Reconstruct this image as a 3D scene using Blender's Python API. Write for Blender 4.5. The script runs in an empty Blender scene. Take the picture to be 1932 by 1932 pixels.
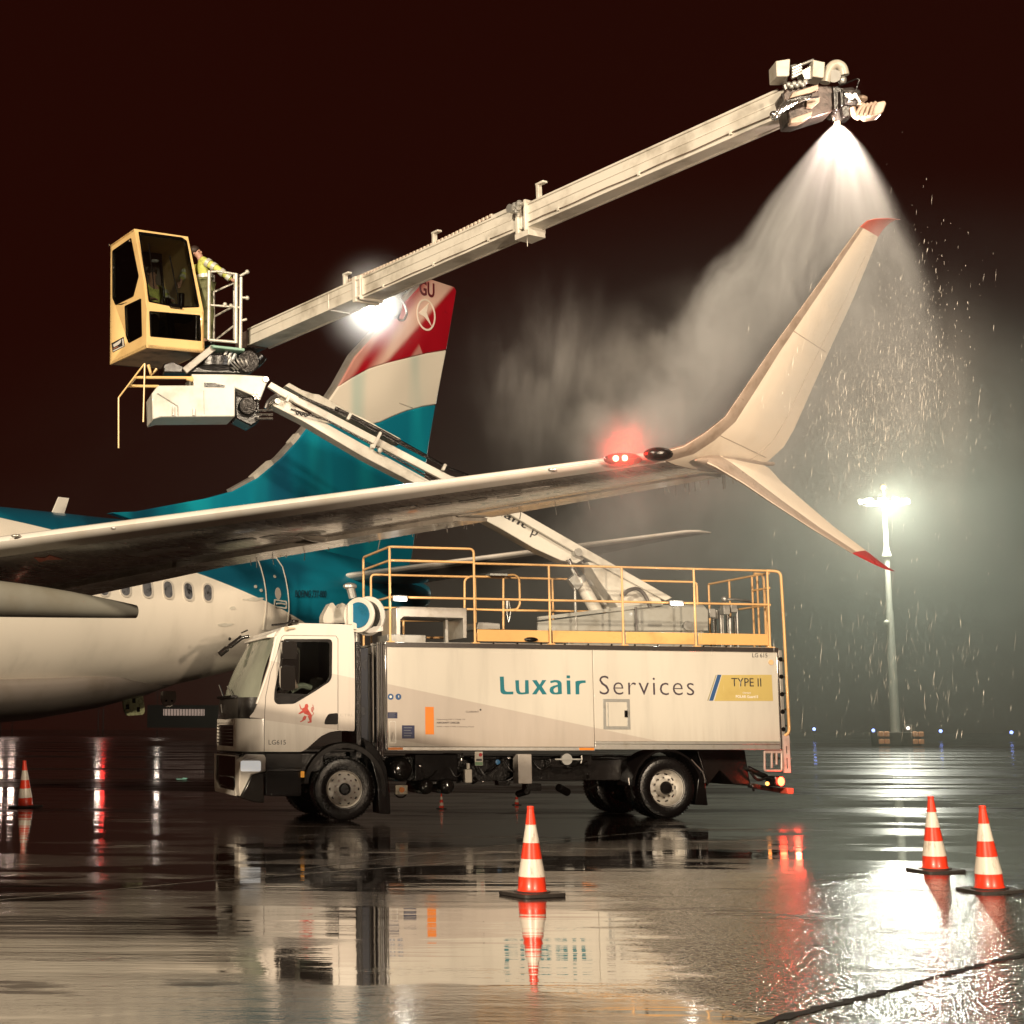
import bpy, bmesh, math, random
import numpy as np
from mathutils import Vector, Matrix, geometry
from mathutils.bvhtree import BVHTree
random.seed(7)
R = math.radians
scn = bpy.context.scene
col = scn.collection

# ------------------------------------------------------------------ camera
F, CX, CY, EYE = 3000.0, 476.0, 966.0, 1.47
PITCH = math.atan(409.0 / 3000.0)
ROLL = 0.004
_X = Vector((1, 0, 0))
_U = Vector((0, -math.sin(PITCH), math.cos(PITCH)))
_Fw = Vector((0, math.cos(PITCH), math.sin(PITCH)))
_Rr = _X * math.cos(ROLL) + _U * math.sin(ROLL)
_Ur = -_X * math.sin(ROLL) + _U * math.cos(ROLL)
cam_d = bpy.data.cameras.new('camera')
cam = bpy.data.objects.new('camera', cam_d)
col.objects.link(cam)
cam.matrix_world = Matrix(((_Rr.x, _Ur.x, -_Fw.x, 0), (_Rr.y, _Ur.y, -_Fw.y, 0), (_Rr.z, _Ur.z, -_Fw.z, EYE), (0, 0, 0, 1)))
cam_d.sensor_width = 36
cam_d.lens = 36 * F / 1932
cam_d.shift_x = (966 - CX) / 1932
cam_d.shift_y = 0
cam_d.clip_end = 3000
scn.camera = cam

# ------------------------------------------------------------------ night sky, exposure
w = bpy.data.worlds.new('World')
scn.world = w
w.use_nodes = True
bg = w.node_tree.nodes['Background']
bg.inputs[0].default_value = (0.0150, 0.0016, 0.0006, 1)
bg.inputs[1].default_value = 1.0
scn.view_settings.view_transform = 'Standard'
scn.view_settings.look = 'None'
scn.view_settings.exposure = 0
scn.view_settings.gamma = 1
scn.cycles.use_denoising = True
scn.cycles.volume_bounces = 0
scn.cycles.max_bounces = 8
scn.cycles.volume_step_rate = 1.0
scn.cycles.volume_max_steps = 256
scn.cycles.sample_clamp_indirect = 6
scn.cycles.caustics_reflective = False
scn.cycles.caustics_refractive = False

# ------------------------------------------------------------------ apron floodlights (masts stand behind the photographer)
def spot(name, loc, target, watts, color, size=0.8, angle=60, blend=0.6):
    l = bpy.data.lights.new(name, 'SPOT')
    l.energy = watts; l.color = color; l.shadow_soft_size = size
    l.spot_size = R(angle); l.spot_blend = blend
    o = bpy.data.objects.new(name, l); col.objects.link(o)
    o.location = loc
    o.rotation_euler = (Vector(target) - Vector(loc)).to_track_quat('-Z', 'Y').to_euler()
    return o
def point(name, loc, watts, color, size=0.1):
    l = bpy.data.lights.new(name, 'POINT')
    l.energy = watts; l.color = color; l.shadow_soft_size = size
    o = bpy.data.objects.new(name, l); col.objects.link(o); o.location = loc
    return o
WARM = (1.0, 0.82, 0.60)
spot('apron_floodlight', (-34, -40, 29), (2, 27, 3), 295000, WARM, 1.2, 50)
spot('apron_floodlight', (22, -42, 29), (3, 27, 4), 125000, (1.0, 0.82, 0.60), 1.2, 50)

spot('winglet_fill_light', (9, -14, 2.6), (5.6, 16.5, 5.3), 44000, (1.0, 0.78, 0.56), 0.4, 20, 0.8)  # added unseen narrow beam that brightens the winglet
# ------------------------------------------------------------------ measuring helpers
def ray(u, v):
    a, b = u - CX, v - CY
    cr, sr = math.cos(ROLL), math.sin(ROLL)
    x = a * cr + b * sr; y = -a * sr + b * cr
    return (_X * x + _U * (-y) + _Fw * F).normalized()
EYEV = Vector((0, 0, EYE))
def P(u, v, Y):
    d = ray(u, v); return EYEV + d * (Y / d.y)
def PZ(u, v, z=0.0):
    d = ray(u, v); return EYEV + d * ((z - EYE) / d.z)
def PP(u, v, p0, n):
    d = ray(u, v); return EYEV + d * ((Vector(p0) - EYEV).dot(n) / d.dot(n))
def crop(x0, y0, s):
    k = 1932 / 2675
    return lambda x, y: ((x0 + x * s) * k, (y0 + y * s) * k)
cA = crop(520, 1540, 600 / 1932); cB = crop(980, 1640, 600 / 1932); cC = crop(1500, 1640, 600 / 1932)
cK = crop(250, 560, 700 / 1932); cK2 = crop(250, 580, 350 / 1932); cR = crop(1250, 1350, 800 / 1932)
cS = crop(900, 1380, 1200 / 1932); cM = crop(850, 440, 700 / 1932); cN = crop(1900, 100, 500 / 1932)
cW = crop(1500, 500, 1000 / 1932); cT = crop(600, 1000, 700 / 1932); cF = crop(0, 1240, 800 / 1932)

# ------------------------------------------------------------------ materials
MATS = {}
def nodes_of(name):
    m = bpy.data.materials.new(name); m.use_nodes = True
    nt = m.node_tree; b = nt.nodes['Principled BSDF']
    return m, nt, b
def N(nt, t, **kw):
    n = nt.nodes.new(t)
    for k, v in kw.items(): setattr(n, k, v)
    return n
def mth(nt, op, a, b=None, c=None, clamp=False):
    n = N(nt, 'ShaderNodeMath', operation=op, use_clamp=clamp)
    for i, x in enumerate((a, b, c)):
        if x is None: continue
        if isinstance(x, (int, float)): n.inputs[i].default_value = x
        else: nt.links.new(x, n.inputs[i])
    return n.outputs[0]
def mixc(nt, f, a, b):
    n = N(nt, 'ShaderNodeMix', data_type='RGBA')
    for i, x in ((0, f), (6, a), (7, b)):
        if isinstance(x, (int, float)): n.inputs[i].default_value = x
        elif isinstance(x, tuple): n.inputs[i].default_value = (*x[:3], 1)
        else: nt.links.new(x, n.inputs[i])
    return n.outputs[2]
def noise(nt, vec, scale, detail=4, rough=0.55):
    n = N(nt, 'ShaderNodeTexNoise'); n.inputs['Scale'].default_value = scale
    n.inputs['Detail'].default_value = detail; n.inputs['Roughness'].default_value = rough
    if vec is not None: nt.links.new(vec, n.inputs['Vector'])
    return n.outputs[0]
def mapping(nt, vec, scale=(1, 1, 1), loc=(0, 0, 0), rot=(0, 0, 0)):
    n = N(nt, 'ShaderNodeMapping'); n.inputs['Scale'].default_value = scale
    n.inputs['Location'].default_value = loc; n.inputs['Rotation'].default_value = rot
    nt.links.new(vec, n.inputs['Vector']); return n.outputs[0]
def objco(nt):
    return N(nt, 'ShaderNodeTexCoord').outputs['Object']
def ramp(nt, f, lo, hi):
    n = N(nt, 'ShaderNodeMapRange'); n.inputs[1].default_value = lo; n.inputs[2].default_value = hi
    n.interpolation_type = 'SMOOTHSTEP'
    nt.links.new(f, n.inputs[0]); return n.outputs[0]
def mat(name, c, rough=0.4, metal=0.0, dirt=0.15, dscale=3.0, coat=0.0, bump=0.0, bscale=30, emit=None, es=0, streak=False, trans=0):
    if name in MATS: return MATS[name]
    m, nt, b = nodes_of(name)
    oc = objco(nt)
    v = mapping(nt, oc, (1, 1, 0.18)) if streak else oc
    n1 = noise(nt, v, dscale, 6, 0.6)
    f = ramp(nt, n1, 0.45, 0.75)
    dark = tuple(x * (1 - dirt * 2.2) * k for x, k in zip(c, (1, .95, .88)))
    colr = mixc(nt, f, c, dark)
    nt.links.new(colr, b.inputs['Base Color'])
    r = mth(nt, 'MULTIPLY_ADD', n1, min(.25, rough * .6), rough - min(.12, rough * .3), clamp=True)
    nt.links.new(r, b.inputs['Roughness'])
    b.inputs['Metallic'].default_value = metal
    b.inputs['Coat Weight'].default_value = coat
    b.inputs['Coat Roughness'].default_value = 0.06
    if trans: b.inputs['Transmission Weight'].default_value = trans
    if bump:
        bn = N(nt, 'ShaderNodeBump'); bn.inputs['Strength'].default_value = bump; bn.inputs['Distance'].default_value = 0.01
        nt.links.new(noise(nt, oc, bscale, 3), bn.inputs['Height']); nt.links.new(bn.outputs[0], b.inputs['Normal'])
    if emit:
        b.inputs['Emission Color'].default_value = (*emit, 1); b.inputs['Emission Strength'].default_value = es
    MATS[name] = m
    return m
WHITE = mat('white_paint', (0.70, 0.66, 0.60), 0.32, 0, 0.10, 1.3, 0.35, streak=True)
BOOMW = mat('boom_paint', (0.62, 0.595, 0.53), 0.38, 0, 0.22, 1.6, 0.2, streak=False)
GREYW = mat('grey_wing_paint', (0.30, 0.275, 0.255), 0.34, 0.1, 0.2, 1.2, 0.3)
FAIR = mat('fairing_grey_paint', (0.26, 0.255, 0.22), 0.4, 0, 0.08, 1.0, 0.2)
BARE = mat('slat_paint', (0.80, 0.76, 0.70), 0.3, 0.0, 0.06, 2, 0.4)
STEEL = mat('galvanised_steel', (0.42, 0.42, 0.40), 0.42, 0.7, 0.15, 6)
ALU = mat('aluminium', (0.62, 0.60, 0.56), 0.35, 0.75, 0.12, 5)
DARKM = mat('dark_machinery', (0.006, 0.0045, 0.004), 0.24, 0.0, 0.2, 8, bump=0.5)
PLAST = mat('black_plastic', (0.004, 0.003, 0.003), 0.20, 0, 0.1, 6, 0.0)
GPLAST = mat('grey_plastic', (0.010, 0.008, 0.007), 0.24, 0, 0.1, 6, 0.0)
RUBBER = mat('tyre_rubber', (0.004, 0.003, 0.003), 0.26, 0, 0.2, 12, 0.0, bump=0.4, bscale=40)
RIM = mat('wheel_rim_paint', (0.62, 0.59, 0.54), 0.38, 0.0, 0.12, 14, 0.3)
YEL = mat('safety_yellow_paint', (0.78, 0.47, 0.20), 0.36, 0, 0.12, 2.5, 0.3)
YELC = mat('cabin_yellow_paint', (0.88, 0.61, 0.27), 0.30, 0, 0.06, 1.5, 0.4)
TEAL = mat('teal_paint', (0.004, 0.16, 0.20), 0.3, 0, 0.1, 1, 0.3)
TEALL = mat('teal_lettering', (0.004, 0.15, 0.19), 0.4, 0, 0.05)
BLACKL = mat('black_lettering', (0.03, 0.028, 0.03), 0.5, 0, 0.05)
REDP = mat('red_paint', (0.42, 0.012, 0.014), 0.35, 0, 0.1, 2, 0.3)
ORANGE = mat('orange_reflector', (0.75, 0.22, 0.02), 0.4, 0, 0.05)
NAVY = mat('navy_sticker', (0.015, 0.02, 0.07), 0.5, 0, 0.05)
GOLD = mat('ochre_sticker', (0.52, 0.40, 0.13), 0.5, 0, 0.05)
BLUE = mat('blue_sticker', (0.02, 0.08, 0.22), 0.5, 0, 0.05)
CHROME = mat('polished_metal', (0.7, 0.68, 0.66), 0.15, 0.95, 0.1, 8)
BEIGE = mat('beige_plastic', (0.5, 0.47, 0.41), 0.5, 0, 0.1, 5)
def emat(name, c, s):
    m, nt, b = nodes_of(name)
    b.inputs['Base Color'].default_value = (*c, 1)
    b.inputs['Emission Color'].default_value = (*c, 1); b.inputs['Emission Strength'].default_value = s
    return m
LAMPW = emat('lit_white_lamp', (1, 0.95, 0.85), 30)
LED = emat('lit_led_strip', (1, 0.98, 0.92), 5)
LAMPR = emat('lit_red_lamp', (1, 0.05, 0.02), 20)
LAMPRW = emat('lit_red_white_core', (1, 0.22, 0.12), 14)
LAMPO = emat('lit_amber_lamp', (1, 0.35, 0.08), 4)
LAMPB = emat('lit_blue_lamp', (0.25, 0.35, 1.0), 6)
MASTL = emat('lit_mast_lamp', (1, 0.97, 0.80), 30)
def glassmat(name, tint, rough=0.02, alpha=0.35):
    m, nt, b = nodes_of(name)
    out = nt.nodes['Material Output']
    g = N(nt, 'ShaderNodeBsdfGlossy'); g.inputs['Roughness'].default_value = rough
    tr = N(nt, 'ShaderNodeBsdfTransparent'); tr.inputs[0].default_value = (*tint, 1)
    fr = N(nt, 'ShaderNodeFresnel'); fr.inputs[0].default_value = 1.5
    mx = N(nt, 'ShaderNodeMixShader')
    sm = noise(nt, mapping(nt, objco(nt), (3, 3, .8)), 2.0, 5)
    nt.links.new(mth(nt, 'ADD', fr.outputs[0], mth(nt, 'MULTIPLY', ramp(nt, sm, .5, .8), alpha), clamp=True), mx.inputs[0])
    nt.links.new(tr.outputs[0], mx.inputs[1]); nt.links.new(g.outputs[0], mx.inputs[2])
    nt.links.new(mx.outputs[0], out.inputs[0])
    return m
GLASS = glassmat('window_glass', (0.75, 0.78, 0.76), 0.03, 0.05)
DGLASS = glassmat('tinted_glass', (0.35, 0.33, 0.32), 0.03, 0.03)
def wetfilm(name, c):
    m, nt, b = nodes_of(name)
    n1 = noise(nt, mapping(nt, objco(nt), (4, 4, 1)), 3, 5)
    nt.links.new(mixc(nt, n1, c, tuple(x * .6 for x in c)), b.inputs['Base Color'])
    b.inputs['Roughness'].default_value = 0.12; b.inputs['Coat Weight'].default_value = .5
    return m

# ------------------------------------------------------------------ mesh builder
I4 = Matrix.Identity(4)
ROOTM = {}
class MB:
    def __init__(s, M=None): s.v = []; s.f = []; s.mi = []; s.st = []; s.M = M or I4; s.cur = 0
    def add(s, vs, fs):
        n = len(s.v); s.st.append((n, len(s.f))); s.v += [Vector(x) for x in vs]
        for f in fs: s.f.append([i + n for i in f]); s.mi.append(s.cur)
        return s
    def box(s, c, size, ax=None):
        c = Vector(c); hx, hy, hz = [x / 2 for x in size]
        ax = ax or (Vector((1, 0, 0)), Vector((0, 1, 0)), Vector((0, 0, 1)))
        vs = [c + ax[0] * (hx * i) + ax[1] * (hy * j) + ax[2] * (hz * k) for i in (-1, 1) for j in (-1, 1) for k in (-1, 1)]
        return s.add(vs, [(0, 1, 3, 2), (4, 6, 7, 5), (0, 4, 5, 1), (2, 3, 7, 6), (0, 2, 6, 4), (1, 5, 7, 3)])
    def bx(s, x0, x1, y0, y1, z0, z1):
        return s.box(((x0 + x1) / 2, (y0 + y1) / 2, (z0 + z1) / 2), (abs(x1 - x0), abs(y1 - y0), abs(z1 - z0)))
    def beam(s, p0, p1, w, h, up=(0, 0, 1), w1=None, h1=None):
        p0, p1 = Vector(p0), Vector(p1); d = (p1 - p0).normalized()
        sd = d.cross(Vector(up)).normalized(); u = sd.cross(d).normalized()
        w1 = w if w1 is None else w1; h1 = h if h1 is None else h1
        vs = [p0 + sd * (a * w / 2) + u * (b * h / 2) for a, b in ((-1, -1), (1, -1), (1, 1), (-1, 1))]
        vs += [p1 + sd * (a * w1 / 2) + u * (b * h1 / 2) for a, b in ((-1, -1), (1, -1), (1, 1), (-1, 1))]
        return s.add(vs, [(0, 3, 2, 1), (4, 5, 6, 7), (0, 1, 5, 4), (1, 2, 6, 5), (2, 3, 7, 6), (3, 0, 4, 7)])
    def cyl(s, p0, p1, r0, r1=None, n=16):
        r1 = r0 if r1 is None else r1
        p0, p1 = Vector(p0), Vector(p1); d = (p1 - p0).normalized()
        a = d.orthogonal().normalized(); b = d.cross(a)
        vs = [p0 + (a * math.cos(t) + b * math.sin(t)) * r0 for t in [2 * math.pi * i / n for i in range(n)]]
        vs += [p1 + (a * math.cos(t) + b * math.sin(t)) * r1 for t in [2 * math.pi * i / n for i in range(n)]]
        fs = [(i, (i + 1) % n, n + (i + 1) % n, n + i) for i in range(n)] + [tuple(range(n))[::-1], tuple(range(n, 2 * n))]
        return s.add(vs, fs)
    def tube(s, pts, r, n=8, rnd=0.0):
        pts = [Vector(p) for p in pts]
        if rnd > 0:
            q = [pts[0]]
            for i in range(1, len(pts) - 1):
                a, b, c = pts[i - 1], pts[i], pts[i + 1]
                ra = min(rnd, (a - b).length * .45); rc = min(rnd, (c - b).length * .45)
                s0 = b + (a - b).normalized() * ra; s1 = b + (c - b).normalized() * rc
                for k in range(6):
                    t = k / 5; q.append(s0 * (1 - t) ** 2 + b * 2 * t * (1 - t) + s1 * t * t)
            q.append(pts[-1]); pts = q
        m = len(pts); vs = []; prev = None
        for i in range(m):
            d = (pts[min(i + 1, m - 1)] - pts[max(i - 1, 0)]).normalized()
            a = d.orthogonal().normalized() if prev is None else (prev - d * prev.dot(d)).normalized()
            prev = a; b = d.cross(a)
            rr = r[i] if isinstance(r, (list, tuple)) else r
            vs += [pts[i] + (a * math.cos(t) + b * math.sin(t)) * rr for t in [2 * math.pi * j / n for j in range(n)]]
        fs = []
        for i in range(m - 1):
            for j in range(n):
                fs.append((i * n + j, i * n + (j + 1) % n, (i + 1) * n + (j + 1) % n, (i + 1) * n + j))
        fs += [tuple(range(n))[::-1], tuple(range((m - 1) * n, m * n))]
        return s.add(vs, fs)
    def lathe(s, prof, o, axis, n=32, cap=True):
        o = Vector(o); d = Vector(axis).normalized(); a = d.orthogonal().normalized(); b = d.cross(a)
        vs = []
        for r, t in prof:
            vs += [o + d * t + (a * math.cos(q) + b * math.sin(q)) * max(r, 1e-4) for q in [2 * math.pi * j / n for j in range(n)]]
        m = len(prof)
        fs = [(i * n + j, i * n + (j + 1) % n, (i + 1) * n + (j + 1) % n, (i + 1) * n + j) for i in range(m - 1) for j in range(n)]
        if cap: fs += [tuple(range(n))[::-1], tuple(range((m - 1) * n, m * n))]
        return s.add(vs, fs)
    def plate(s, outer, holes, fmap, off):
        loops = [outer] + list(holes)
        tri = geometry.tessellate_polygon([[Vector((x, y, 0)) for x, y in L] for L in loops])
        flat = [p for L in loops for p in L]
        f = [Vector(fmap(x, y)) for x, y in flat]; off = Vector(off); n = len(flat)
        fs = [tuple(t) for t in tri] + [tuple(i + n for i in reversed(t)) for t in tri]
        k = 0
        for L in loops:
            m = len(L)
            for i in range(m): fs.append((k + i, k + (i + 1) % m, n + k + (i + 1) % m, n + k + i))
            k += m
        return s.add(f + [p + off for p in f], fs)
    def prism(s, pts, off):
        pts = [Vector(p) for p in pts]; off = Vector(off); n = len(pts)
        fs = [tuple(range(n)), tuple(range(2 * n - 1, n - 1, -1))] + [(i, n + i, n + (i + 1) % n, (i + 1) % n) for i in range(n)]
        return s.add(pts + [p + off for p in pts], fs)
    def loft(s, rings, close=True, cap=True):
        n = len(rings[0]); vs = [p for r_ in rings for p in r_]; fs = []
        for i in range(len(rings) - 1):
            for j in range(n if close else n - 1):
                fs.append((i * n + j, i * n + (j + 1) % n, (i + 1) * n + (j + 1) % n, (i + 1) * n + j))
        if cap and close: fs += [tuple(range(n))[::-1], tuple(range((len(rings) - 1) * n, len(rings) * n))]
        return s.add(vs, fs)
    def sphere(s, c, r, n=12, sc=(1, 1, 1)):
        c = Vector(c); vs = []; m = n // 2
        for i in range(m + 1):
            ph = math.pi * i / m
            for j in range(n):
                t = 2 * math.pi * j / n
                vs.append(c + Vector((math.sin(ph) * math.cos(t) * r * sc[0], math.sin(ph) * math.sin(t) * r * sc[1], math.cos(ph) * r * sc[2])))
        fs = [(i * n + j, i * n + (j + 1) % n, (i + 1) * n + (j + 1) % n, (i + 1) * n + j) for i in range(m) for j in range(n)]
        return s.add(vs, fs)
    def build_each(s, name, m, parent=None, **k):
        out = []; st = s.st + [(len(s.v), len(s.f))]
        for (v0, f0), (v1, f1) in zip(st[:-1], st[1:]):
            q = MB(s.M); q.v = s.v[v0:v1]; q.f = [[i - v0 for i in f] for f in s.f[f0:f1]]; q.mi = s.mi[f0:f1]
            out.append(q.build(name, m, parent, **k))
        return out
    def build(s, name, m, parent=None, bevel=0.0, smooth=35, label=None):
        me = bpy.data.meshes.new(name)
        root = parent
        while root is not None and root.parent is not None: root = root.parent
        T = (ROOTM[root.name].inverted() if root is not None else I4) @ s.M
        me.from_pydata([T @ v for v in s.v], [], s.f)
        ms = m if isinstance(m, (list, tuple)) else [m]
        for q in ms: me.materials.append(q)
        if len(ms) > 1: me.polygons.foreach_set('material_index', s.mi)
        bm = bmesh.new(); bm.from_mesh(me)
        bmesh.ops.remove_doubles(bm, verts=bm.verts, dist=1e-5)
        bmesh.ops.recalc_face_normals(bm, faces=bm.faces)
        bm.to_mesh(me); bm.free()
        if smooth:
            me.polygons.foreach_set('use_smooth', [True] * len(me.polygons))
            try: me.set_sharp_from_angle(angle=R(smooth))
            except Exception: pass
        o = bpy.data.objects.new(name, me); col.objects.link(o)
        if parent is not None: o.parent = parent
        if bevel:
            b = o.modifiers.new('bevel', 'BEVEL'); b.width = bevel; b.segments = 2; b.limit_method = 'ANGLE'; b.angle_limit = R(40)
            b.harden_normals = False
        if label: o['label'] = label
        return o
def tag(o, label=None, cat=None, group=None, kind=None):
    if label: o['label'] = label
    if cat: o['category'] = cat
    if group: o['group'] = group
    if kind: o['kind'] = kind
    return o
def root(name, M, label, cat, group=None):
    o = bpy.data.objects.new(name, None); col.objects.link(o)
    o.matrix_world = M; o.empty_display_size = .3
    ROOTM[o.name] = M.copy()
    return tag(o, label, cat, group)
def text_mesh(body, bold=0.0, space=1.0, shear=0.0):
    c = bpy.data.curves.new('txt', 'FONT'); c.body = body; c.size = 1; c.offset = bold; c.space_character = space; c.shear = shear
    c.resolution_u = 3
    o = bpy.data.objects.new('txt', c); col.objects.link(o)
    dg = bpy.context.evaluated_depsgraph_get()
    me = bpy.data.meshes.new_from_object(o.evaluated_get(dg))
    vs = [v.co.copy() for v in me.vertices]; fs = [tuple(p.vertices) for p in me.polygons]
    bpy.data.objects.remove(o); bpy.data.curves.remove(c); bpy.data.meshes.remove(me)
    return vs, fs
def lettering(name, body, fmap, off, m, parent, M=None, bold=0.0, space=1.0, shear=0.0):
    """fmap(x, y) with x, y in 0..1 over the text's own bounds -> point; extruded by off."""
    vs, fs = text_mesh(body, bold, space, shear)
    x0 = min(v.x for v in vs); x1 = max(v.x for v in vs); y0 = min(v.y for v in vs); y1 = max(v.y for v in vs)
    pts = [Vector(fmap((v.x - x0) / (x1 - x0), (v.y - y0) / (y1 - y0))) for v in vs]
    n = len(pts); off = Vector(off)
    mb = MB(M)
    from collections import Counter
    ec = Counter()
    for f in fs:
        for i in range(len(f)): ec[tuple(sorted((f[i], f[(i + 1) % len(f)])))] += 1
    ff = [f for f in fs] + [tuple(i + n for i in reversed(f)) for f in fs]
    ff += [(a, b, b + n, a + n) for (a, b), k in ec.items() if k == 1]
    mb.add(pts + [p + off for p in pts], ff)
    return mb.build(name, m, parent, smooth=0)
def rrect(x0, x1, y0, y1, r, n=5):
    out = []
    for cx, cy, a0 in ((x1 - r, y1 - r, 0), (x0 + r, y1 - r, 90), (x0 + r, y0 + r, 180), (x1 - r, y0 + r, 270)):
        for k in range(n + 1):
            a = R(a0 + 90 * k / n); out.append((cx + r * math.cos(a), cy + r * math.sin(a)))
    return out
def rpoly(pts, r, n=4):
    out = []; m = len(pts)
    for i in range(m):
        a, b, c = Vector(pts[i - 1]), Vector(pts[i]), Vector(pts[(i + 1) % m])
        ra = min(r, (a - b).length * .45); rc = min(r, (c - b).length * .45)
        s0 = b + (a - b).normalized() * ra; s1 = b + (c - b).normalized() * rc
        for k in range(n + 1):
            t = k / n; q = s0 * (1 - t) ** 2 + b * 2 * t * (1 - t) + s1 * t * t; out.append((q.x, q.y))
    return out
# ------------------------------------------------------------------ wet apron
def ground_mat():
    m, nt, b = nodes_of('wet_asphalt')
    oc = objco(nt); L = nt.links
    sp = N(nt, 'ShaderNodeSeparateXYZ'); L.new(oc, sp.inputs[0]); X, Y = sp.outputs[0], sp.outputs[1]
    big = noise(nt, mapping(nt, oc, (0.16, 0.42, 1), rot=(0, 0, R(-9))), 1.5, 5, 0.52)
    mid = noise(nt, mapping(nt, oc, (0.5, 1.5, 1), loc=(3, 8, 0), rot=(0, 0, R(-6))), 1.2, 5, 0.6)
    tone = noise(nt, mapping(nt, oc, (0.8, 2.2, 1), loc=(9, 1, 0), rot=(0, 0, R(4))), 1.3, 6, 0.65)
    # the drained, coarse crown of the apron (right foreground) against standing water
    xr = mth(nt, 'SUBTRACT', X, mth(nt, 'MULTIPLY', Y, 0.135))
    patch = ramp(nt, mth(nt, 'ADD', xr, mth(nt, 'MULTIPLY', mid, 2.0)), 2.0, 2.5)
    near = ramp(nt, mth(nt, 'ADD', Y, mth(nt, 'MULTIPLY', mid, 5.0)), 21.0, 17.5)
    coarse = mth(nt, 'MULTIPLY', patch, near, clamp=True)
    film = mth(nt, 'MULTIPLY', ramp(nt, big, 0.475, 0.53), mth(nt, 'SUBTRACT', 1.0, coarse))
    strips = ramp(nt, noise(nt, mapping(nt, oc, (0.012, 0.10, 1), rot=(0, 0, R(2))), 1.6, 4, 0.6), 0.47, 0.55)
    farz = mth(nt, 'MULTIPLY', ramp(nt, Y, 24.0, 34.0), strips)
    dryspot = mth(nt, 'MULTIPLY', ramp(nt, mid, 0.56, 0.66), ramp(nt, big, 0.46, 0.56))
    def sum_(*a):
        r_ = a[0]
        for x in a[1:]: r_ = mth(nt, 'ADD', r_, x)
        return r_
    M_ = lambda a, k: mth(nt, 'MULTIPLY', a, k)
    fine = noise(nt, oc, 60, 4, 0.65)
    c = mixc(nt, fine, (0.006, 0.0035, 0.003), (0.026, 0.018, 0.014))
    c = mixc(nt, M_(film, .6), c, (0.035, 0.025, 0.02)); c = mixc(nt, coarse, c, mixc(nt, fine, (0.02, 0.015, 0.012), (0.09, 0.075, 0.06)))
    L.new(c, b.inputs['Base Color'])
    L.new(mth(nt, 'ADD', sum_(M_(film, .12), M_(coarse, .05), M_(dryspot, .2), M_(farz, .25)), .06, clamp=True), b.inputs['Roughness'])
    b.inputs['IOR'].default_value = 1.4
    L.new(mth(nt, 'SUBTRACT', .5, sum_(M_(dryspot, .3), M_(farz, .35)), clamp=True), b.inputs['Specular IOR Level'])
    b.inputs['Coat IOR'].default_value = 2.25
    L.new(mth(nt, 'SUBTRACT', 1.0, sum_(M_(dryspot, .5), M_(farz, .7), M_(coarse, .72), M_(M_(film, tone), .3)), clamp=True), b.inputs['Coat Weight'])
    L.new(mth(nt, 'ADD', sum_(M_(film, .085), M_(coarse, .03), M_(dryspot, .12), M_(farz, .15)), .012, clamp=True), b.inputs['Coat Roughness'])
    swell = noise(nt, mapping(nt, oc, (0.10, 0.9, 1), rot=(0, 0, R(3))), 1.3, 4, 0.55)
    rip = noise(nt, mapping(nt, oc, (3.5, 10, 1)), 1.4, 3, 0.6)
    rain = noise(nt, mapping(nt, oc, (9, 9, 1)), 2.0, 2, 0.6)
    grain = noise(nt, mapping(nt, oc, (30, 16, 1)), 1.0, 2, 0.6)
    b1 = N(nt, 'ShaderNodeBump'); b1.inputs['Distance'].default_value = 0.02; b1.inputs['Strength'].default_value = 0.34
    L.new(swell, b1.inputs['Height'])
    b2 = N(nt, 'ShaderNodeBump'); b2.inputs['Distance'].default_value = 0.0016
    L.new(mth(nt, 'ADD', M_(film, .7), mth(nt, 'MULTIPLY', ramp(nt, mid, .45, .6), .5), clamp=True), b2.inputs['Strength'])
    L.new(mth(nt, 'ADD', rip, M_(rain, .5)), b2.inputs['Height']); L.new(b1.outputs[0], b2.inputs['Normal'])
    b3 = N(nt, 'ShaderNodeBump'); b3.inputs['Distance'].default_value = 0.016
    L.new(mth(nt, 'MULTIPLY_ADD', coarse, 0.62, M_(M_(film, ramp(nt, mid, .5, .62)), 0.10)), b3.inputs['Strength'])
    L.new(grain, b3.inputs['Height']); L.new(b2.outputs[0], b3.inputs['Normal'])
    L.new(b3.outputs[0], b.inputs['Normal']); L.new(b3.outputs[0], b.inputs['Coat Normal'])
    return m
g = MB(); g.add([(-700, -120, 0), (900, -120, 0), (900, 1500, 0), (-700, 1500, 0)], [(0, 1, 2, 3)])
apron = tag(g.build('ground', ground_mat(), smooth=0), 'wet dark asphalt apron mirroring the lit truck and aircraft', kind='structure')
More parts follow.
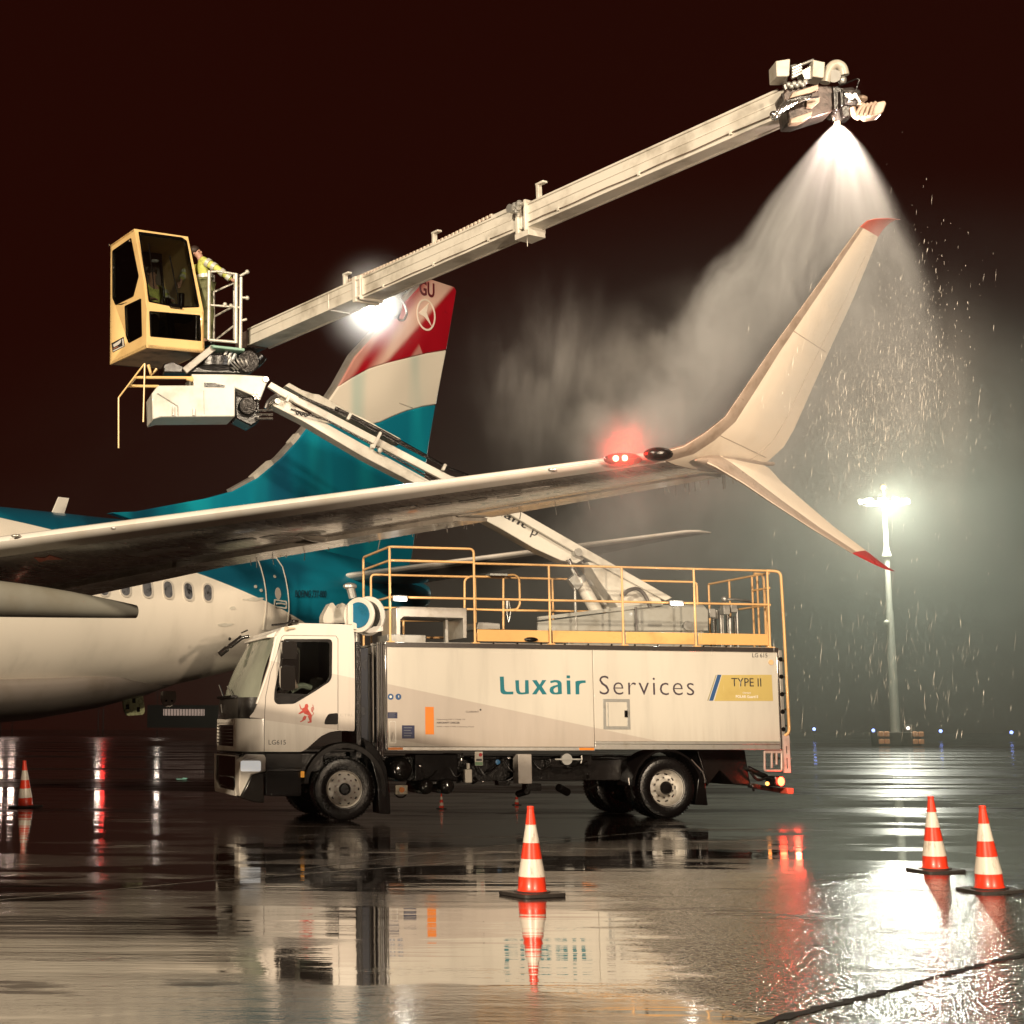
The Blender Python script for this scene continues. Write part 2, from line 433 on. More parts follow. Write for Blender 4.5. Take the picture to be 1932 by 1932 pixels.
# painted taxi line beside the left cone and slab joints
PAINT = mat('worn_line_paint', (0.16, 0.13, 0.10), 0.25, 0, 0.3, 4, 0.4)
JOINT = mat('joint_sealant', (0.004, 0.003, 0.003), 0.75, 0, 0.1, 4, 0.0)
def line(name, p0, p1, wd, m, z=0.004):
    d = (p1 - p0).normalized(); s_ = Vector((-d.y, d.x, 0)) * wd / 2
    a = MB(); q = [p0 + s_, p1 + s_, p1 - s_, p0 - s_]
    a.add([(x.x, x.y, z) for x in q], [(0, 1, 2, 3)])
    return tag(a.build(name, m, smooth=0), kind='structure')
tag(line('ground_marking', PZ(120, 1481), PZ(620, 1468), 0.10, PAINT), 'thin worn line across the dark apron left of the truck')
def crack(name, pts, wd, m, seed, z=0.004, label=''):
    rs = random.Random(seed); L_, R_ = [], []
    P_ = [PZ(*p) for p in pts]
    for a, b_ in zip(P_[:-1], P_[1:]):
        n_ = max(2, int((b_ - a).length / .07)); d = (b_ - a).normalized(); s_ = Vector((-d.y, d.x, 0))
        for k in range(n_):
            c = a.lerp(b_, k / n_); w1 = wd * rs.uniform(.15, 1.0); w2 = wd * rs.uniform(.15, 1.0); o_ = wd * rs.uniform(-.3, .3)
            L_.append(c + s_ * (w1 + o_)); R_.append(c - s_ * (w2 - o_))
    q = MB(); n_ = len(L_); q.add([(p.x, p.y, z) for p in L_ + R_], [(i, i + 1, n_ + i + 1, n_ + i) for i in range(n_ - 1)])
    return tag(q.build(name, m, smooth=0), label, kind='structure')
crack('ground_joint', [(-40, 1702), (420, 1660), (900, 1625)], .03, mat('joint_film', (.05, .04, .033), .3, 0, .2, 6, .2), 1, label='ragged slab joint across the left foreground')
crack('ground_crack', [(1330, 1962), (1500, 1915), (1640, 1880), (1790, 1838), (1985, 1788)], .05, JOINT, 2, label='ragged dark crack in the bottom right foreground')
crack('ground_crack', [(560, 1640), (900, 1600), (1330, 1560)], .02, mat('joint_film', (.05, .04, .033), .3), 3, label='fine seam in the wet ground below the truck')
r_ = MB(); c0 = PZ(342, 1471)
for k, (dx, dy, sz, an) in enumerate(((0, 0, .28, .3), (.12, .03, .16, -.5))):
    a = (Vector((math.cos(an), math.sin(an), 0)), Vector((-math.sin(an), math.cos(an), 0)), Vector((0, 0, 1)))
    r_.box((c0.x + dx, c0.y + dy, 0.018 + k * .02), (sz, sz * .6, .03), a)
tag(r_.build('rag', mat('turquoise_cloth', (0.25, 0.55, 0.48), 0.7, 0, .2, 10, bump=.5), bevel=.012), 'small pale turquoise rag lying on the dark wet apron left of the truck', 'rag')
# ------------------------------------------------------------------ airliner
tv = Vector((0.783, 0.622, 0)).normalized(); sv = Vector((tv.y, -tv.x, 0))
TP = Vector((4.2, 38.1, 0))
M_AC = Matrix(((tv.x, -sv.x, 0, TP.x), (tv.y, -sv.y, 0, TP.y), (0, 0, 1, 0), (0, 0, 0, 1)))
M_ACi = M_AC.inverted()
ac = root('airliner', M_AC, 'white and teal airliner with red white and blue-green tail, being sprayed at the wingtip', 'airliner')
FS = [0, .35, 1.2, 2.4, 3.6, 4.8, 6.0, 7.2, 9.0, 11, 12.8, 15, 18, 24, 30, 33.5, 35.5, 37, 38]
FB = [4.42, 4.2, 3.95, 3.62, 3.28, 2.98, 2.70, 2.43, 2.12, 1.90, 1.78, 1.72, 1.7, 1.7, 1.7, 1.85, 2.15, 2.6, 3.2]
FT = [4.89, 5.0, 5.18, 5.38, 5.52, 5.62, 5.68, 5.71, 5.73, 5.74, 5.74, 5.74, 5.74, 5.74, 5.70, 5.35, 4.7, 4.1, 3.4]
FW = [.14, .34, .58, .86, 1.08, 1.26, 1.42, 1.55, 1.70, 1.80, 1.86, 1.88, 1.88, 1.88, 1.85, 1.65, 1.3, .85, .1]
rings = []; ss = list(np.arange(0, 16, .35)) + list(np.arange(16, 38.01, 1.0))
for s_ in ss:
    zb, zt, hw = (float(np.interp(s_, FS, a)) for a in (FB, FT, FW))
    zc, hh = (zb + zt) / 2, (zt - zb) / 2
    rings.append([(-s_, math.sin(2 * math.pi * k / 64) * hw, zc + math.cos(2 * math.pi * k / 64) * hh) for k in range(64)])
fz = MB(M_AC).loft(rings)
bv = BVHTree.FromPolygons([M_AC @ v for v in fz.v], fz.f)
def fhit(u, v):
    d = ray(u, v); h = bv.ray_cast(EYEV, d)
    if h[0] is None: return None, None
    n = h[1] if h[1].dot(d) < 0 else -h[1]
    return h[0], n
# livery: the teal flows from the crown down and aft over the white belly
lp = []
for u, v in ((5, 978), (83, 996), (347, 1070), (420, 1100), (490, 1129), (559, 1169), (600, 1190)):
    h, n = fhit(u, v)
    if h is not None: q = M_ACi @ h; lp.append((q.x, q.z))
lp.sort(); print('livery pts', [(round(a, 2), round(b, 2)) for a, b in lp])
pc = np.polyfit([a for a, b in lp], [b for a, b in lp], 2)
def fus_mat():
    m, nt, b = nodes_of('fuselage_livery_paint'); L = nt.links
    oc = objco(nt); sp = N(nt, 'ShaderNodeSeparateXYZ'); L.new(oc, sp.inputs[0])
    x, z = sp.outputs[0], sp.outputs[2]
    zb = mth(nt, 'ADD', mth(nt, 'MULTIPLY', mth(nt, 'ADD', mth(nt, 'MULTIPLY', x, float(pc[0])), float(pc[1])), x), float(pc[2]))
    isteal = ramp(nt, mth(nt, 'SUBTRACT', z, zb), -0.008, 0.008)
    isteal = mth(nt, 'MULTIPLY', isteal, mth(nt, 'GREATER_THAN', x, -14.5))
    n1 = noise(nt, mapping(nt, oc, (1, 1, .25)), 1.6, 5)
    n2 = ramp(nt, noise(nt, mapping(nt, oc, (.35, .35, .9), rot=(0, R(25), 0)), 1.0, 2), .42, .62)
    white = mixc(nt, ramp(nt, n1, .5, .8), (0.84, 0.78, 0.68), (0.70, 0.65, 0.56))
    teal = mixc(nt, n2, (0.003, 0.17, 0.26), (0.003, 0.085, 0.145))
    L.new(mixc(nt, isteal, white, teal), b.inputs['Base Color'])
    L.new(mth(nt, 'MULTIPLY_ADD', n1, 0.2, 0.27), b.inputs['Roughness'])
    b.inputs['Coat Weight'].default_value = 0.25; b.inputs['Coat Roughness'].default_value = .1
    return m
FUSM = fus_mat()
fus = fz.build('fuselage', FUSM, ac, smooth=50)
# wing-to-body fairing
fr = MB(M_AC); rg = []
for s_, k in ((7.2, .0), (8.2, .3), (9.5, .62), (11, .85), (13, 1), (15, 1), (18, 1), (22, 1), (25, .6), (27, .05)):
    hb = float(np.interp(s_, FS, FB)); zc_ = hb + .38; zb = hb + .03 - .36 * k ** .8; hw = .3 + 1.25 * k
    rg.append([(-s_, math.sin(a) * hw, zc_ + math.cos(a) * (zc_ - zb if math.cos(a) < 0 else .3)) for a in [2 * math.pi * i / 32 for i in range(32)]])
fr.loft(rg); fr.build('belly_fairing', mat('belly_grey_shaded', (.20, .175, .155), .4, 0, .1, 1.5, .2), ac, smooth=50)  # grey fairing paint, darkened further to put the underside shade into the colour

AF = [(1, 0, 0), (.8, .20, -.16), (.6, .36, -.30), (.4, .46, -.40), (.2, .45, -.42), (.1, .34, -.34), (.045, .23, -.24), (.012, .12, -.13), (0, 0, 0)]
def sections(stn, tr, cmax=1.0, grow=0.0, cmin=0.0):
    """stn: list of (LE, TE) world points -> airfoil rings"""
    out = []; m = len(stn)
    for i, (le, te) in enumerate(stn):
        a = stn[max(i - 1, 0)][0]; b_ = stn[min(i + 1, m - 1)][0]
        sp = (b_ - a).normalized(); c = te - le; n = c.cross(sp).normalized(); L = c.length
        t = L * (tr[i] if isinstance(tr, list) else tr)
        up = [(c_, u_) for c_, u_, l_ in AF if cmin <= c_ <= cmax]; lo = [(c_, l_) for c_, u_, l_ in AF if cmin <= c_ <= cmax]
        ring = [le + c * (c_ - grow * .3 * (c_ < .02)) + n * (t * u_ + grow) for c_, u_ in up]
        ring += [le + c * c_ + n * (t * l_ - grow) for c_, l_ in reversed(lo[:-1] if cmin == 0 else lo)]
        out.append(ring)
    return out
WLE0, WLE1 = P(1240, 857, 15.75), P(0, 1021, 18.9)
WTE0, WTE1 = P(1385, 892, 16.9), P(416, 1062, 20.95)
def wst(k):
    le = WLE0.lerp(WLE1, k); te = WTE0.lerp(WTE1, k)
    if k > 1: te.z = te.z - (k - 1) * .25
    if k > 1.45: te = WTE0.lerp(WTE1, 1.45) + (-sv) * ((k - 1.45) * 7.3) - Vector((0, 0, .1 + (k - 1.45) * .5))
    return le, te
ks = [0, .1, .25, .4, .55, .7, .85, 1, 1.2, 1.45, 1.8, 2.1]
# winglet stations, blended out of the wing
WL = [((1290, 843, 15.70), (1420, 884, 16.95)), ((1330, 818, 15.67), (1446, 873, 16.93)), ((1368, 787, 15.66), (1479, 843, 16.88)),
      ((1412, 722, 15.74), (1498, 810, 16.84)), ((1457, 656, 15.84), (1543, 709, 16.80)), ((1504, 591, 15.95), (1575, 639, 16.78)),
      ((1551, 526, 16.07), (1607, 570, 16.75)), ((1588, 474, 16.17), (1633, 507, 16.74)), ((1622, 428, 16.27), (1657, 447, 16.72))]
wl = [(P(*a), P(*b)) for a, b in WL]
def under_mat():
    m, nt, b = nodes_of('wing_underside_paint'); L = nt.links; oc = objco(nt)
    n1 = noise(nt, mapping(nt, oc, (1, 2.5, 1), rot=(0, 0, R(20))), 1.2, 6, .65)
    n2 = noise(nt, mapping(nt, oc, (2, 9, 1), rot=(0, 0, R(24))), 1.0, 4, .6)
    c = mixc(nt, ramp(nt, n1, .4, .7), (0.22, 0.185, 0.165), (0.12, 0.095, 0.085))
    c = mixc(nt, ramp(nt, n2, .56, .75), c, (0.38, 0.34, 0.30))
    L.new(c, b.inputs['Base Color']); L.new(mth(nt, 'MULTIPLY_ADD', n2, .3, .12), b.inputs['Roughness'])
    b.inputs['Coat Weight'].default_value = .5; b.inputs['Coat Roughness'].default_value = .08
    bn = N(nt, 'ShaderNodeBump'); bn.inputs['Distance'].default_value = .02; bn.inputs['Strength'].default_value = .25
    L.new(n1, bn.inputs['Height']); L.new(bn.outputs[0], b.inputs['Normal'])
    return m
UNDER = under_mat()
wstn = [wst(k) for k in reversed(ks)]
wing = MB().loft(sections(wstn, .105)).build('wing', UNDER, ac, smooth=40)
MB().loft(sections(wstn, .105, cmax=.1, grow=.006)).build('slat', BARE, wing, smooth=40)
# flaps and aileron: proud trailing panels
for k0, k1, nm in ((0.02, .42, 'aileron'), (.43, .98, 'flap'), (.99, 1.44, 'flap')):
    st = [wst(k) for k in (k0, (k0 + k1) / 2, k1)]
    q = MB(); rg = []
    for le, te in st:
        c = te - le; L_ = c.length; up = Vector((0, 0, 1)); t_ = L_ * .105
        dz = -.05 if nm == 'flap' else -.012
        rg.append([le + c * .74 + up * (t_ * .2), le + c * 1.005 + up * (dz * .5), le + c * 1.0 + up * (dz - .012), le + c * .74 + up * (-t_ * .26 + dz)])
    q.loft(rg); q.build(nm, mat('flap_reflected_tone', (0.42, 0.38, 0.33), .28, .1, .25, 2.2, .4), wing, smooth=0)  # lighter colour than the wing imitates light reflected by the aft band
WLM = mat('winglet_paint', (0.80, 0.70, 0.58), 0.36, 0, 0.07, 1.6, 0.3, streak=True)
joined = [wst(0)] + wl
wlo = MB().loft(sections(joined, [.105, .1, .09, .08, .075, .07, .07, .07, .07, .07])).build('winglet', WLM, ac, smooth=50)
MB().loft(sections(joined, [.105, .1, .09, .08, .075, .07, .07, .07, .07, .07], cmax=.1, grow=.004)).build('winglet_leading_edge', mat('dull_leading_edge', (0.42, 0.33, 0.27), .3, .35, .15, 6), wlo, smooth=50)
q = MB()
def on_wl(k, f):
    i = min(int(k), len(wl) - 2); t_ = k - i; le = wl[i][0].lerp(wl[i + 1][0], t_); te = wl[i][1].lerp(wl[i + 1][1], t_); return le.lerp(te, f)
wbvh = BVHTree.FromPolygons([v.co for v in wlo.data.vertices] if 0 else [M_AC @ v.co for v in wlo.data.vertices], [tuple(p.vertices) for p in wlo.data.polygons])
def seam(pts):
    out = []
    for p in pts:
        d = (p - EYEV).normalized(); h = wbvh.ray_cast(EYEV, d)
        if h[0] is not None: out.append(h[0] - d * .003)
    if len(out) > 1: q.tube(out, .0035, 4)
seam([on_wl(.3 + k * .2, .80) for k in range(36)]); seam([on_wl(1.2, .13 + k * .08) for k in range(11)]); seam([on_wl(4.6, .13 + k * .08) for k in range(11)])
q.build('panel_seam', mat('seam_brown', (.30, .22, .17), .5, 0, .1), wlo, smooth=0)
tipst = [wl[-1], (P(1636, 416, 16.32), P(1667, 432, 16.73)), (P(1652, 412.5, 16.40), P(1680, 420, 16.74)), (P(1676, 412, 16.55), P(1690, 415, 16.74)), (P(1697, 413.5, 16.72), P(1699, 414.5, 16.76))]
MB().loft(sections(tipst, .06)).build('winglet_tip', mat('pale_red_tip', (.50, .13, .10), .35, 0, .1, 3, .3), wlo, smooth=50)
# lower scimitar strake
SC = [((630, 1350, 15.92), (905, 1352, 16.9)), ((715, 1390, 15.95), (985, 1398, 16.92)), ((850, 1470, 16.05), (1045, 1465, 16.95)),
      ((1000, 1572, 16.2), (1150, 1556, 17.0)), ((1200, 1702, 16.4), (1305, 1688, 17.0)), ((1405, 1827, 16.62), (1472, 1812, 17.02))]
def wpt(a): u, v = cW(a[0], a[1]); return P(u, v, a[2])
sc = [(wpt(a), wpt(b)) for a, b in SC]
scim = MB().loft(sections(sc, [.13, .11, .09, .08, .07, .06])).build('lower_scimitar', WLM, ac, smooth=50)
MB().loft(sections(sc, [.13, .11, .09, .08, .07, .06], cmax=.2, grow=.004)).build('scimitar_leading_edge', MATS['dull_leading_edge'], scim, smooth=50)
MB().loft(sections([sc[-1], (wpt((1520, 1885, 16.78)), wpt((1535, 1862, 17.04))), (wpt((1575, 1908, 16.9)), wpt((1583, 1896, 17.05))), (wpt((1614, 1918, 17.02)), wpt((1618, 1917, 17.06)))], .07)).build('scimitar_tip', mat('scimitar_tip_red', (.36, .012, .016), .3, 0, .1, 3), scim, smooth=50)
pod = MB(); a0 = wpt((612, 1357, 15.85)); a1 = wpt((1000, 1375, 17.05)); m_ = 14; rg = []
for i in range(m_ + 1):
    t_ = i / m_; c = a0.lerp(a1, t_); r_ = .012 + .07 * math.sin(math.pi * min(1, t_ * 1.1) ** .7) if t_ < .9 else .03
    e = (a1 - a0).normalized(); n1 = Vector((0, 0, 1)); n2 = e.cross(n1).normalized()
    rg.append([c + n1 * (math.cos(q) * r_ * .8) + n2 * (math.sin(q) * r_) for q in [2 * math.pi * j / 12 for j in range(12)]])
pod.loft(rg).build('scimitar_root_fairing', MATS['dull_leading_edge'], scim, smooth=60)
# navigation light housing on the leading edge, and the strobe blister
nl = P(1166, 868, 15.86)
led = (WLE0 - WLE1).normalized()
hs = MB().sphere(nl + led * .05, .09, 16, (2.2, 1, .75)); nav = hs.build('nav_light', DGLASS, ac, smooth=60)
q = MB(); q.sphere(nl + Vector((-.045, -.10, 0)), .032, 12); q.sphere(nl + Vector((.045, -.10, .004)), .032, 12)
q.build_each('lamp', LAMPRW, nav, smooth=60)
point('nav_light_glow', nl + Vector((0, -.25, 0.06)), 22, (1, .004, .002), .04)
bl = P(1242, 857, 15.62)
MB().sphere(bl, .10, 16, (1.5, 1, .7)).build('wing_light_blister', DARKM, ac, smooth=60)

# big flap-track fairing on the left, and smaller ones along the wing
def canoe(p0, p1, h, w_, name='flap_track_fairing', m=FAIR, tailcut=.12):
    q = MB(); rg = []; e = (p1 - p0).normalized(); up = Vector((0, 0, 1)); sd = e.cross(up).normalized()
    for i in range(25):
        t_ = i / 24; k = (1 - abs(2 * t_ - .9) ** 2.6 if t_ < .95 else .12); k = max(k, tailcut if t_ > .5 else .02)
        if t_ > .45: k = 1 - (1 - tailcut) * ((t_ - .45) / .55) ** 1.6
        c = p0.lerp(p1, t_)
        rg.append([c + sd * (math.cos(a) * w_ * k / 2) + up * (math.sin(a) * h * k * .5 - h * .5 * (1 - k) * (.85 if t_ > .45 else 0)) for a in [2 * math.pi * j / 24 for j in range(24)]])
    q.loft(rg); return q.build(name, m, ac, smooth=60)
canoe(P(-420, 1116, 17.6), P(256, 1135, 20.3), .47, .42, tailcut=.36)
canoe(P(560, 1002, 18.6), P(655, 1017, 19.9), .20, .22, m=mat('small_fairing_paint', (.5, .46, .4), .3, 0, .2, 3, .4), tailcut=.5)
canoe(P(700, 975, 18.2), P(815, 990, 19.4), .17, .2, m=MATS['small_fairing_paint'], tailcut=.35)
# access panels and vents on the underside (each hugs the lower skin)
wb = MB().loft(sections(wstn, .105)); wbv = BVHTree.FromPolygons(wb.v, wb.f)
def whit(u, v):
    h = wbv.ray_cast(EYEV, ray(u, v)); return h[0], (h[1] if h[1] is None or h[1].z < 0 else -h[1])
for u, v, a, b_, m, nm in ((445, 1021, .25, .07, DARKM, 'vent'), (508, 1013, .10, .08, DARKM, 'vent'), (580, 1010, .13, .09, DARKM, 'vent'), (588, 1006, .17, .11, FAIR, 'access_panel'),
                           (700, 985, .25, .10, GREYW, 'access_panel'), (760, 958, .16, .06, DARKM, 'access_panel'), (826, 952, .16, .06, DARKM, 'access_panel'),
                           (892, 944, .16, .06, DARKM, 'access_panel'), (960, 936, .13, .05, GREYW, 'access_panel'), (300, 1040, .4, .1, GREYW, 'access_panel'), (1010, 922, .16, .06, GREYW, 'access_panel')):
    h, n = whit(u, v)
    if h is None: continue
    e = led; f_ = n.cross(e).normalized(); e = f_.cross(n).normalized()
    q = MB(); q.prism([h + e * x + f_ * y for x, y in rrect(-a, a, -b_, b_, b_ * .9 if nm == 'access_panel' else .02, 4)], n * .006)
    q.build(nm, m, wing, smooth=0)
q = MB()
for u, v in ((30, 1005), (218, 990), (835, 907), (1045, 880)):
    q.sphere(P(u, v + 6, float(np.interp(u, [0, 1240], [18.85, 15.7]))), .045, 8, (1.4, .6, .5))
q.build_each('slat_stud', ALU, wing, smooth=60)
# emblem patch seen under the wing far left
h, n = whit(88, 1053)
if h is not None:
    q = MB(); e = led; f_ = n.cross(e).normalized()
    q.prism([h + e * x + f_ * y for x, y in ((-.16, -.1), (-.02, -.05), (.16, -.1), (.1, .1), (0, .02), (-.12, .1))], n * .008)
    q.build('wing_marking', mat('coral_marking', (.6, .16, .10), .5, 0, .2, 12), wing, smooth=0)
# drips hanging off the trailing edge
q = MB(); rs = random.Random(3)
for i in range(46):
    k = rs.uniform(-.05, .95) if i > 16 else rs.uniform(-.02, .14); le, te = wst(k); L_ = rs.uniform(.03, .16)
    q.tube([te + Vector((0, 0, -.0)), te + Vector((rs.uniform(-.02, .02), 0, -L_))], [.004, .006], 5)
tag(q.build('drip', CHROME, None, smooth=60), 'glycol drips falling off the trailing edge of the wing', kind='stuff')

# tail fin, in the vertical plane through the axis
finp = TP
def fp(u, v, dy=0): return PP(u, v, finp, sv)
def finplate(name, px, m, th, parent=None):
    pts = [fp(*a) for a in px]
    q = MB(); q.prism([p - (-sv) * 0 + sv * th for p in pts], -sv * 2 * th)
    return q.build(name, m, parent or ac, bevel=.03)
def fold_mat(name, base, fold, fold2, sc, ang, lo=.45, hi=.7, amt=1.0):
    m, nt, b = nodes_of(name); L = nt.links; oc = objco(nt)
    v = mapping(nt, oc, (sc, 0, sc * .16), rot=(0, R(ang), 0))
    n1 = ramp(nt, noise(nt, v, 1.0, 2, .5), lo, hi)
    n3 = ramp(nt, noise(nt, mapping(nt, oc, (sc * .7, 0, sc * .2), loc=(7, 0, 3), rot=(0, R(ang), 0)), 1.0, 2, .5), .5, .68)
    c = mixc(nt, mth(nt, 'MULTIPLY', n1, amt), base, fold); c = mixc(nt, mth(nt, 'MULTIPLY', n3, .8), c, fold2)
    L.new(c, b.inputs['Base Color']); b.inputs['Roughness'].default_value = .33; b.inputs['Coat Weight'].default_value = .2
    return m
def red_mat():
    m, nt, b = nodes_of('fin_red_paint'); L = nt.links; oc = objco(nt); sp = N(nt, 'ShaderNodeSeparateXYZ'); L.new(oc, sp.inputs[0])
    cV = crop(880, 720, 320 / 1932)
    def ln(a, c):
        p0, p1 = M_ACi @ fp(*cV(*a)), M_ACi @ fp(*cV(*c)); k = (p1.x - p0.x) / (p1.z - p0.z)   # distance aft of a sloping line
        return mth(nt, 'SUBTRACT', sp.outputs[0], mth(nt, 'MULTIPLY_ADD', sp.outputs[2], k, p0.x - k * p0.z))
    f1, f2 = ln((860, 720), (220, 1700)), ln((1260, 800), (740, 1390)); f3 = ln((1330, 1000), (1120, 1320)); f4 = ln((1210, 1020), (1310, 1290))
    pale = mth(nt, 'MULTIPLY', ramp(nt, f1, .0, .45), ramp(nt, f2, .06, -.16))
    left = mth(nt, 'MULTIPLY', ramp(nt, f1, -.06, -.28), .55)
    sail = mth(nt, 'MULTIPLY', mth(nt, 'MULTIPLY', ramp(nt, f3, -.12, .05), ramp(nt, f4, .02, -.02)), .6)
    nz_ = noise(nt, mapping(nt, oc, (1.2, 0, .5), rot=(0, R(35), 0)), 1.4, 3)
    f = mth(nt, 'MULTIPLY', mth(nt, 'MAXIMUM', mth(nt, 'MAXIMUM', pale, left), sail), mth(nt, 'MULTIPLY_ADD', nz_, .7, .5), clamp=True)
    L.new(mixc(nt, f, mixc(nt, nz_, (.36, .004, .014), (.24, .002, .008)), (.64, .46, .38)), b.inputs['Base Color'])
    b.inputs['Roughness'].default_value = .33; b.inputs['Coat Weight'].default_value = .2
    return m
FRED = red_mat()
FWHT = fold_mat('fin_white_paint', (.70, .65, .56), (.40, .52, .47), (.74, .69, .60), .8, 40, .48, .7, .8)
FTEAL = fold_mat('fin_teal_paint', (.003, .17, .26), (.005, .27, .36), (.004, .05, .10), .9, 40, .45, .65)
rw = [(836, 662), (800, 668), (762, 677), (725, 686), (690, 697), (655, 716), (632, 731)]
wt = [(816, 765), (790, 769), (760, 777), (735, 787), (711, 798), (680, 806), (640, 803), (596, 799), (580, 801)]
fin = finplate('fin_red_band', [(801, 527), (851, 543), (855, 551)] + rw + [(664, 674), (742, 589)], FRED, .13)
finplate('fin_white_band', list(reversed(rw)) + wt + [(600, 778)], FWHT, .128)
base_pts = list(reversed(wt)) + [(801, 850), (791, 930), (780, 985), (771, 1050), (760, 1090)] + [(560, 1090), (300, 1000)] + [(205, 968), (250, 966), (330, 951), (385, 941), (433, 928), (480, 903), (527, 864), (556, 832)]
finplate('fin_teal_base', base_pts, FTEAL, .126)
q = MB()
lepx = [(801, 525), (740, 587), (662, 672), (630, 730), (598, 778), (577, 803), (553, 832), (524, 864), (478, 902), (433, 927)]
for a, b_ in zip(lepx[:-1], lepx[1:]): q.beam(fp(*a), fp(*b_), .16, .10, up=tuple(sv.cross((fp(*b_) - fp(*a)).normalized())))
q.build('fin_leading_edge', mat('fin_leading_edge_metal', (.40, .38, .35), .35, .5, .1, 3), ac)
q = MB()
for a, b_ in (((511, 873), (477, 903)), ((562, 822), (548, 838))):
    q.beam(fp(*a) - tv * .02, fp(*b_) - tv * .02, .18, .12, up=tuple(sv.cross((fp(*b_) - fp(*a)).normalized())))
q.build_each('fin_edge_joint', BEIGE, ac)
q = MB(); q.tube([fp(712, 1005) + sv * .14, fp(704, 1045) + sv * .14], .012, 6)
q.tube([fp(746, 762) + sv * .135, fp(771, 771) + sv * .135], .012, 6); q.build_each('rudder_hinge_line', BEIGE, ac)
# round tail emblem: ring with an arrow bird, both raised a little off the fin skin
eo = fp(796.5, 596) + sv * .131; ex = tv; ez = Vector((0, 0, 1))
R1, RX = .40, .32
q = MB(); rg = []
for r_, d_ in ((1, 0), (1, .012), (.88, .012), (.88, 0)):
    rg.append([eo + ex * (math.cos(a) * RX * r_ * 1.0) + ez * (math.sin(a) * R1 * r_) + sv * d_ for a in [2 * math.pi * j / 40 for j in range(40)]])
q.loft(rg + [rg[0]], cap=False); q.prism([eo + ex * x * .62 + ez * z * .72 for x, z in ((-.42, .0), (.16, .44), (.02, .08), (.30, -.36), (-.05, -.10))], sv * .012)
q.build('tail_emblem', mat('emblem_white', (.74, .66, .58), .4, 0, .04), ac, smooth=0)
g0 = fp(784, 558) + sv * .131; g1 = fp(812, 537) + sv * .131
lettering('registration', 'GU', lambda x, y: g0 + ex * (x * (g1 - g0).dot(ex)) + ez * (y * (g1 - g0).z), sv * .01, mat('dark_red_lettering', (.10, .004, .012), .5, 0, .03), ac, bold=.02)

# tailplane, port side
stb = [(P(650, 1086, 35.2), P(800, 1100, 37.3)), (P(1060, 1032, 33.6), P(1130, 1046, 35.2)), (P(1295, 1002.5, 32.6), P(1275, 1016, 34.0)), (P(1318, 1002, 32.7), P(1322, 1010, 33.7)), (P(1342, 1005, 33.2), P(1340, 1007, 33.5))]
s2 = []
for (a, b_), (c, d) in zip(stb[:-1], stb[1:]):
    for k in range(4): s2.append((a.lerp(c, k / 4), b_.lerp(d, k / 4)))
s2.append(stb[-1])
stab = MB().loft(sections(s2, .09)).build('tailplane', GREYW, ac, smooth=45)
MB().loft(sections(s2, .09, cmax=.1, grow=.005)).build('tailplane_leading_edge', BARE, stab, smooth=45)
mir = MB(M_AC)
mm = [[M_ACi @ p for p in ring] for ring in sections(s2, .09)]
mir.loft([[Vector((p.x, -p.y, p.z)) for p in ring] for ring in mm]); mir.build('tailplane', GREYW, ac, smooth=45)
wm = [[M_ACi @ p for p in ring] for ring in sections(wstn, .105)]
mir = MB(M_AC); mir.loft([[Vector((p.x, -p.y, p.z)) for p in ring] for ring in wm]); mir.build('wing', UNDER, ac, smooth=45)

# cabin windows, each an oval frame with a pane
for x, y in ((655, 708), (790, 710), (928, 718), (1060, 726), (1187, 736), (1310, 745)):
    h, n = fhit(*cF(x, y))
    up = (Vector((0, 0, 1)) - n * n.z).normalized(); e = up.cross(n).normalized()
    q = MB(); o_ = rrect(-.135, .135, -.195, .195, .12, 5); i_ = rrect(-.105, .105, -.165, .165, .10, 5)
    q.plate(o_, [i_], lambda a, b_: h - n * .004 + e * a + up * b_, n * .016)
    fo = q.build('window', mat('window_frame_paint', (.70, .66, .60), .3, .2, .05), ac, smooth=30)
    q = MB(); q.prism([h + n * .004 + e * a + up * b_ for a, b_ in i_], n * .004)
    q.build('pane', mat('cabin_window_pane', (.14, .145, .16), .08, 0, .5, 9, .6), fo, smooth=0)
# aft door: a panel hugging the hull with a pale surround
dl = [(195, 1262), (225, 1340), (245, 1420), (258, 1500), (262, 1570), (258, 1640), (248, 1720), (240, 1780)]
dr = [(335, 1268), (378, 1330), (402, 1420), (416, 1500), (424, 1580), (424, 1640), (416, 1720), (408, 1780)]
rows = []
for a, b_ in zip(dl, dr):
    row = []
    for k in range(7):
        x = a[0] + (b_[0] - a[0]) * k / 6; y = a[1] + (b_[1] - a[1]) * k / 6
        h, n = fhit(*cT(x, y)); row.append((h + n * .012) if h is not None else None)
    if all(r_ is not None for r_ in row): rows.append(row)
q = MB(); q.loft(rows, close=False, cap=False); door = q.build('door', FUSM, ac, smooth=60)
q = MB(); ol = [r_[0] for r_ in reversed(rows)] + rows[0][1:-1] + [r_[-1] for r_ in rows]
q.tube(ol, .016, 6); q.build('door_surround', BEIGE, door, smooth=60)
h, n = fhit(*cT(362, 1595)); up = (Vector((0, 0, 1)) - n * n.z).normalized(); e = up.cross(n).normalized()
q = MB(); q.plate(rrect(-.2, .2, -.085, .085, .03), [rrect(-.165, .165, -.055, .055, .02)], lambda a, b_: h + n * .014 + e * a + up * (b_ - a * .05), n * .008)
q.tube([h + n * .03 + e * -.13, h + n * .04 + up * .01, h + n * .03 + e * .13], .018, 6); q.build('door_handle', mat('handle_white', (.68, .66, .6), .35, 0, .1, 20), door)
h, n = fhit(*cT(345, 1520)); q = MB(); up = (Vector((0, 0, 1)) - n * n.z).normalized(); e = up.cross(n).normalized()
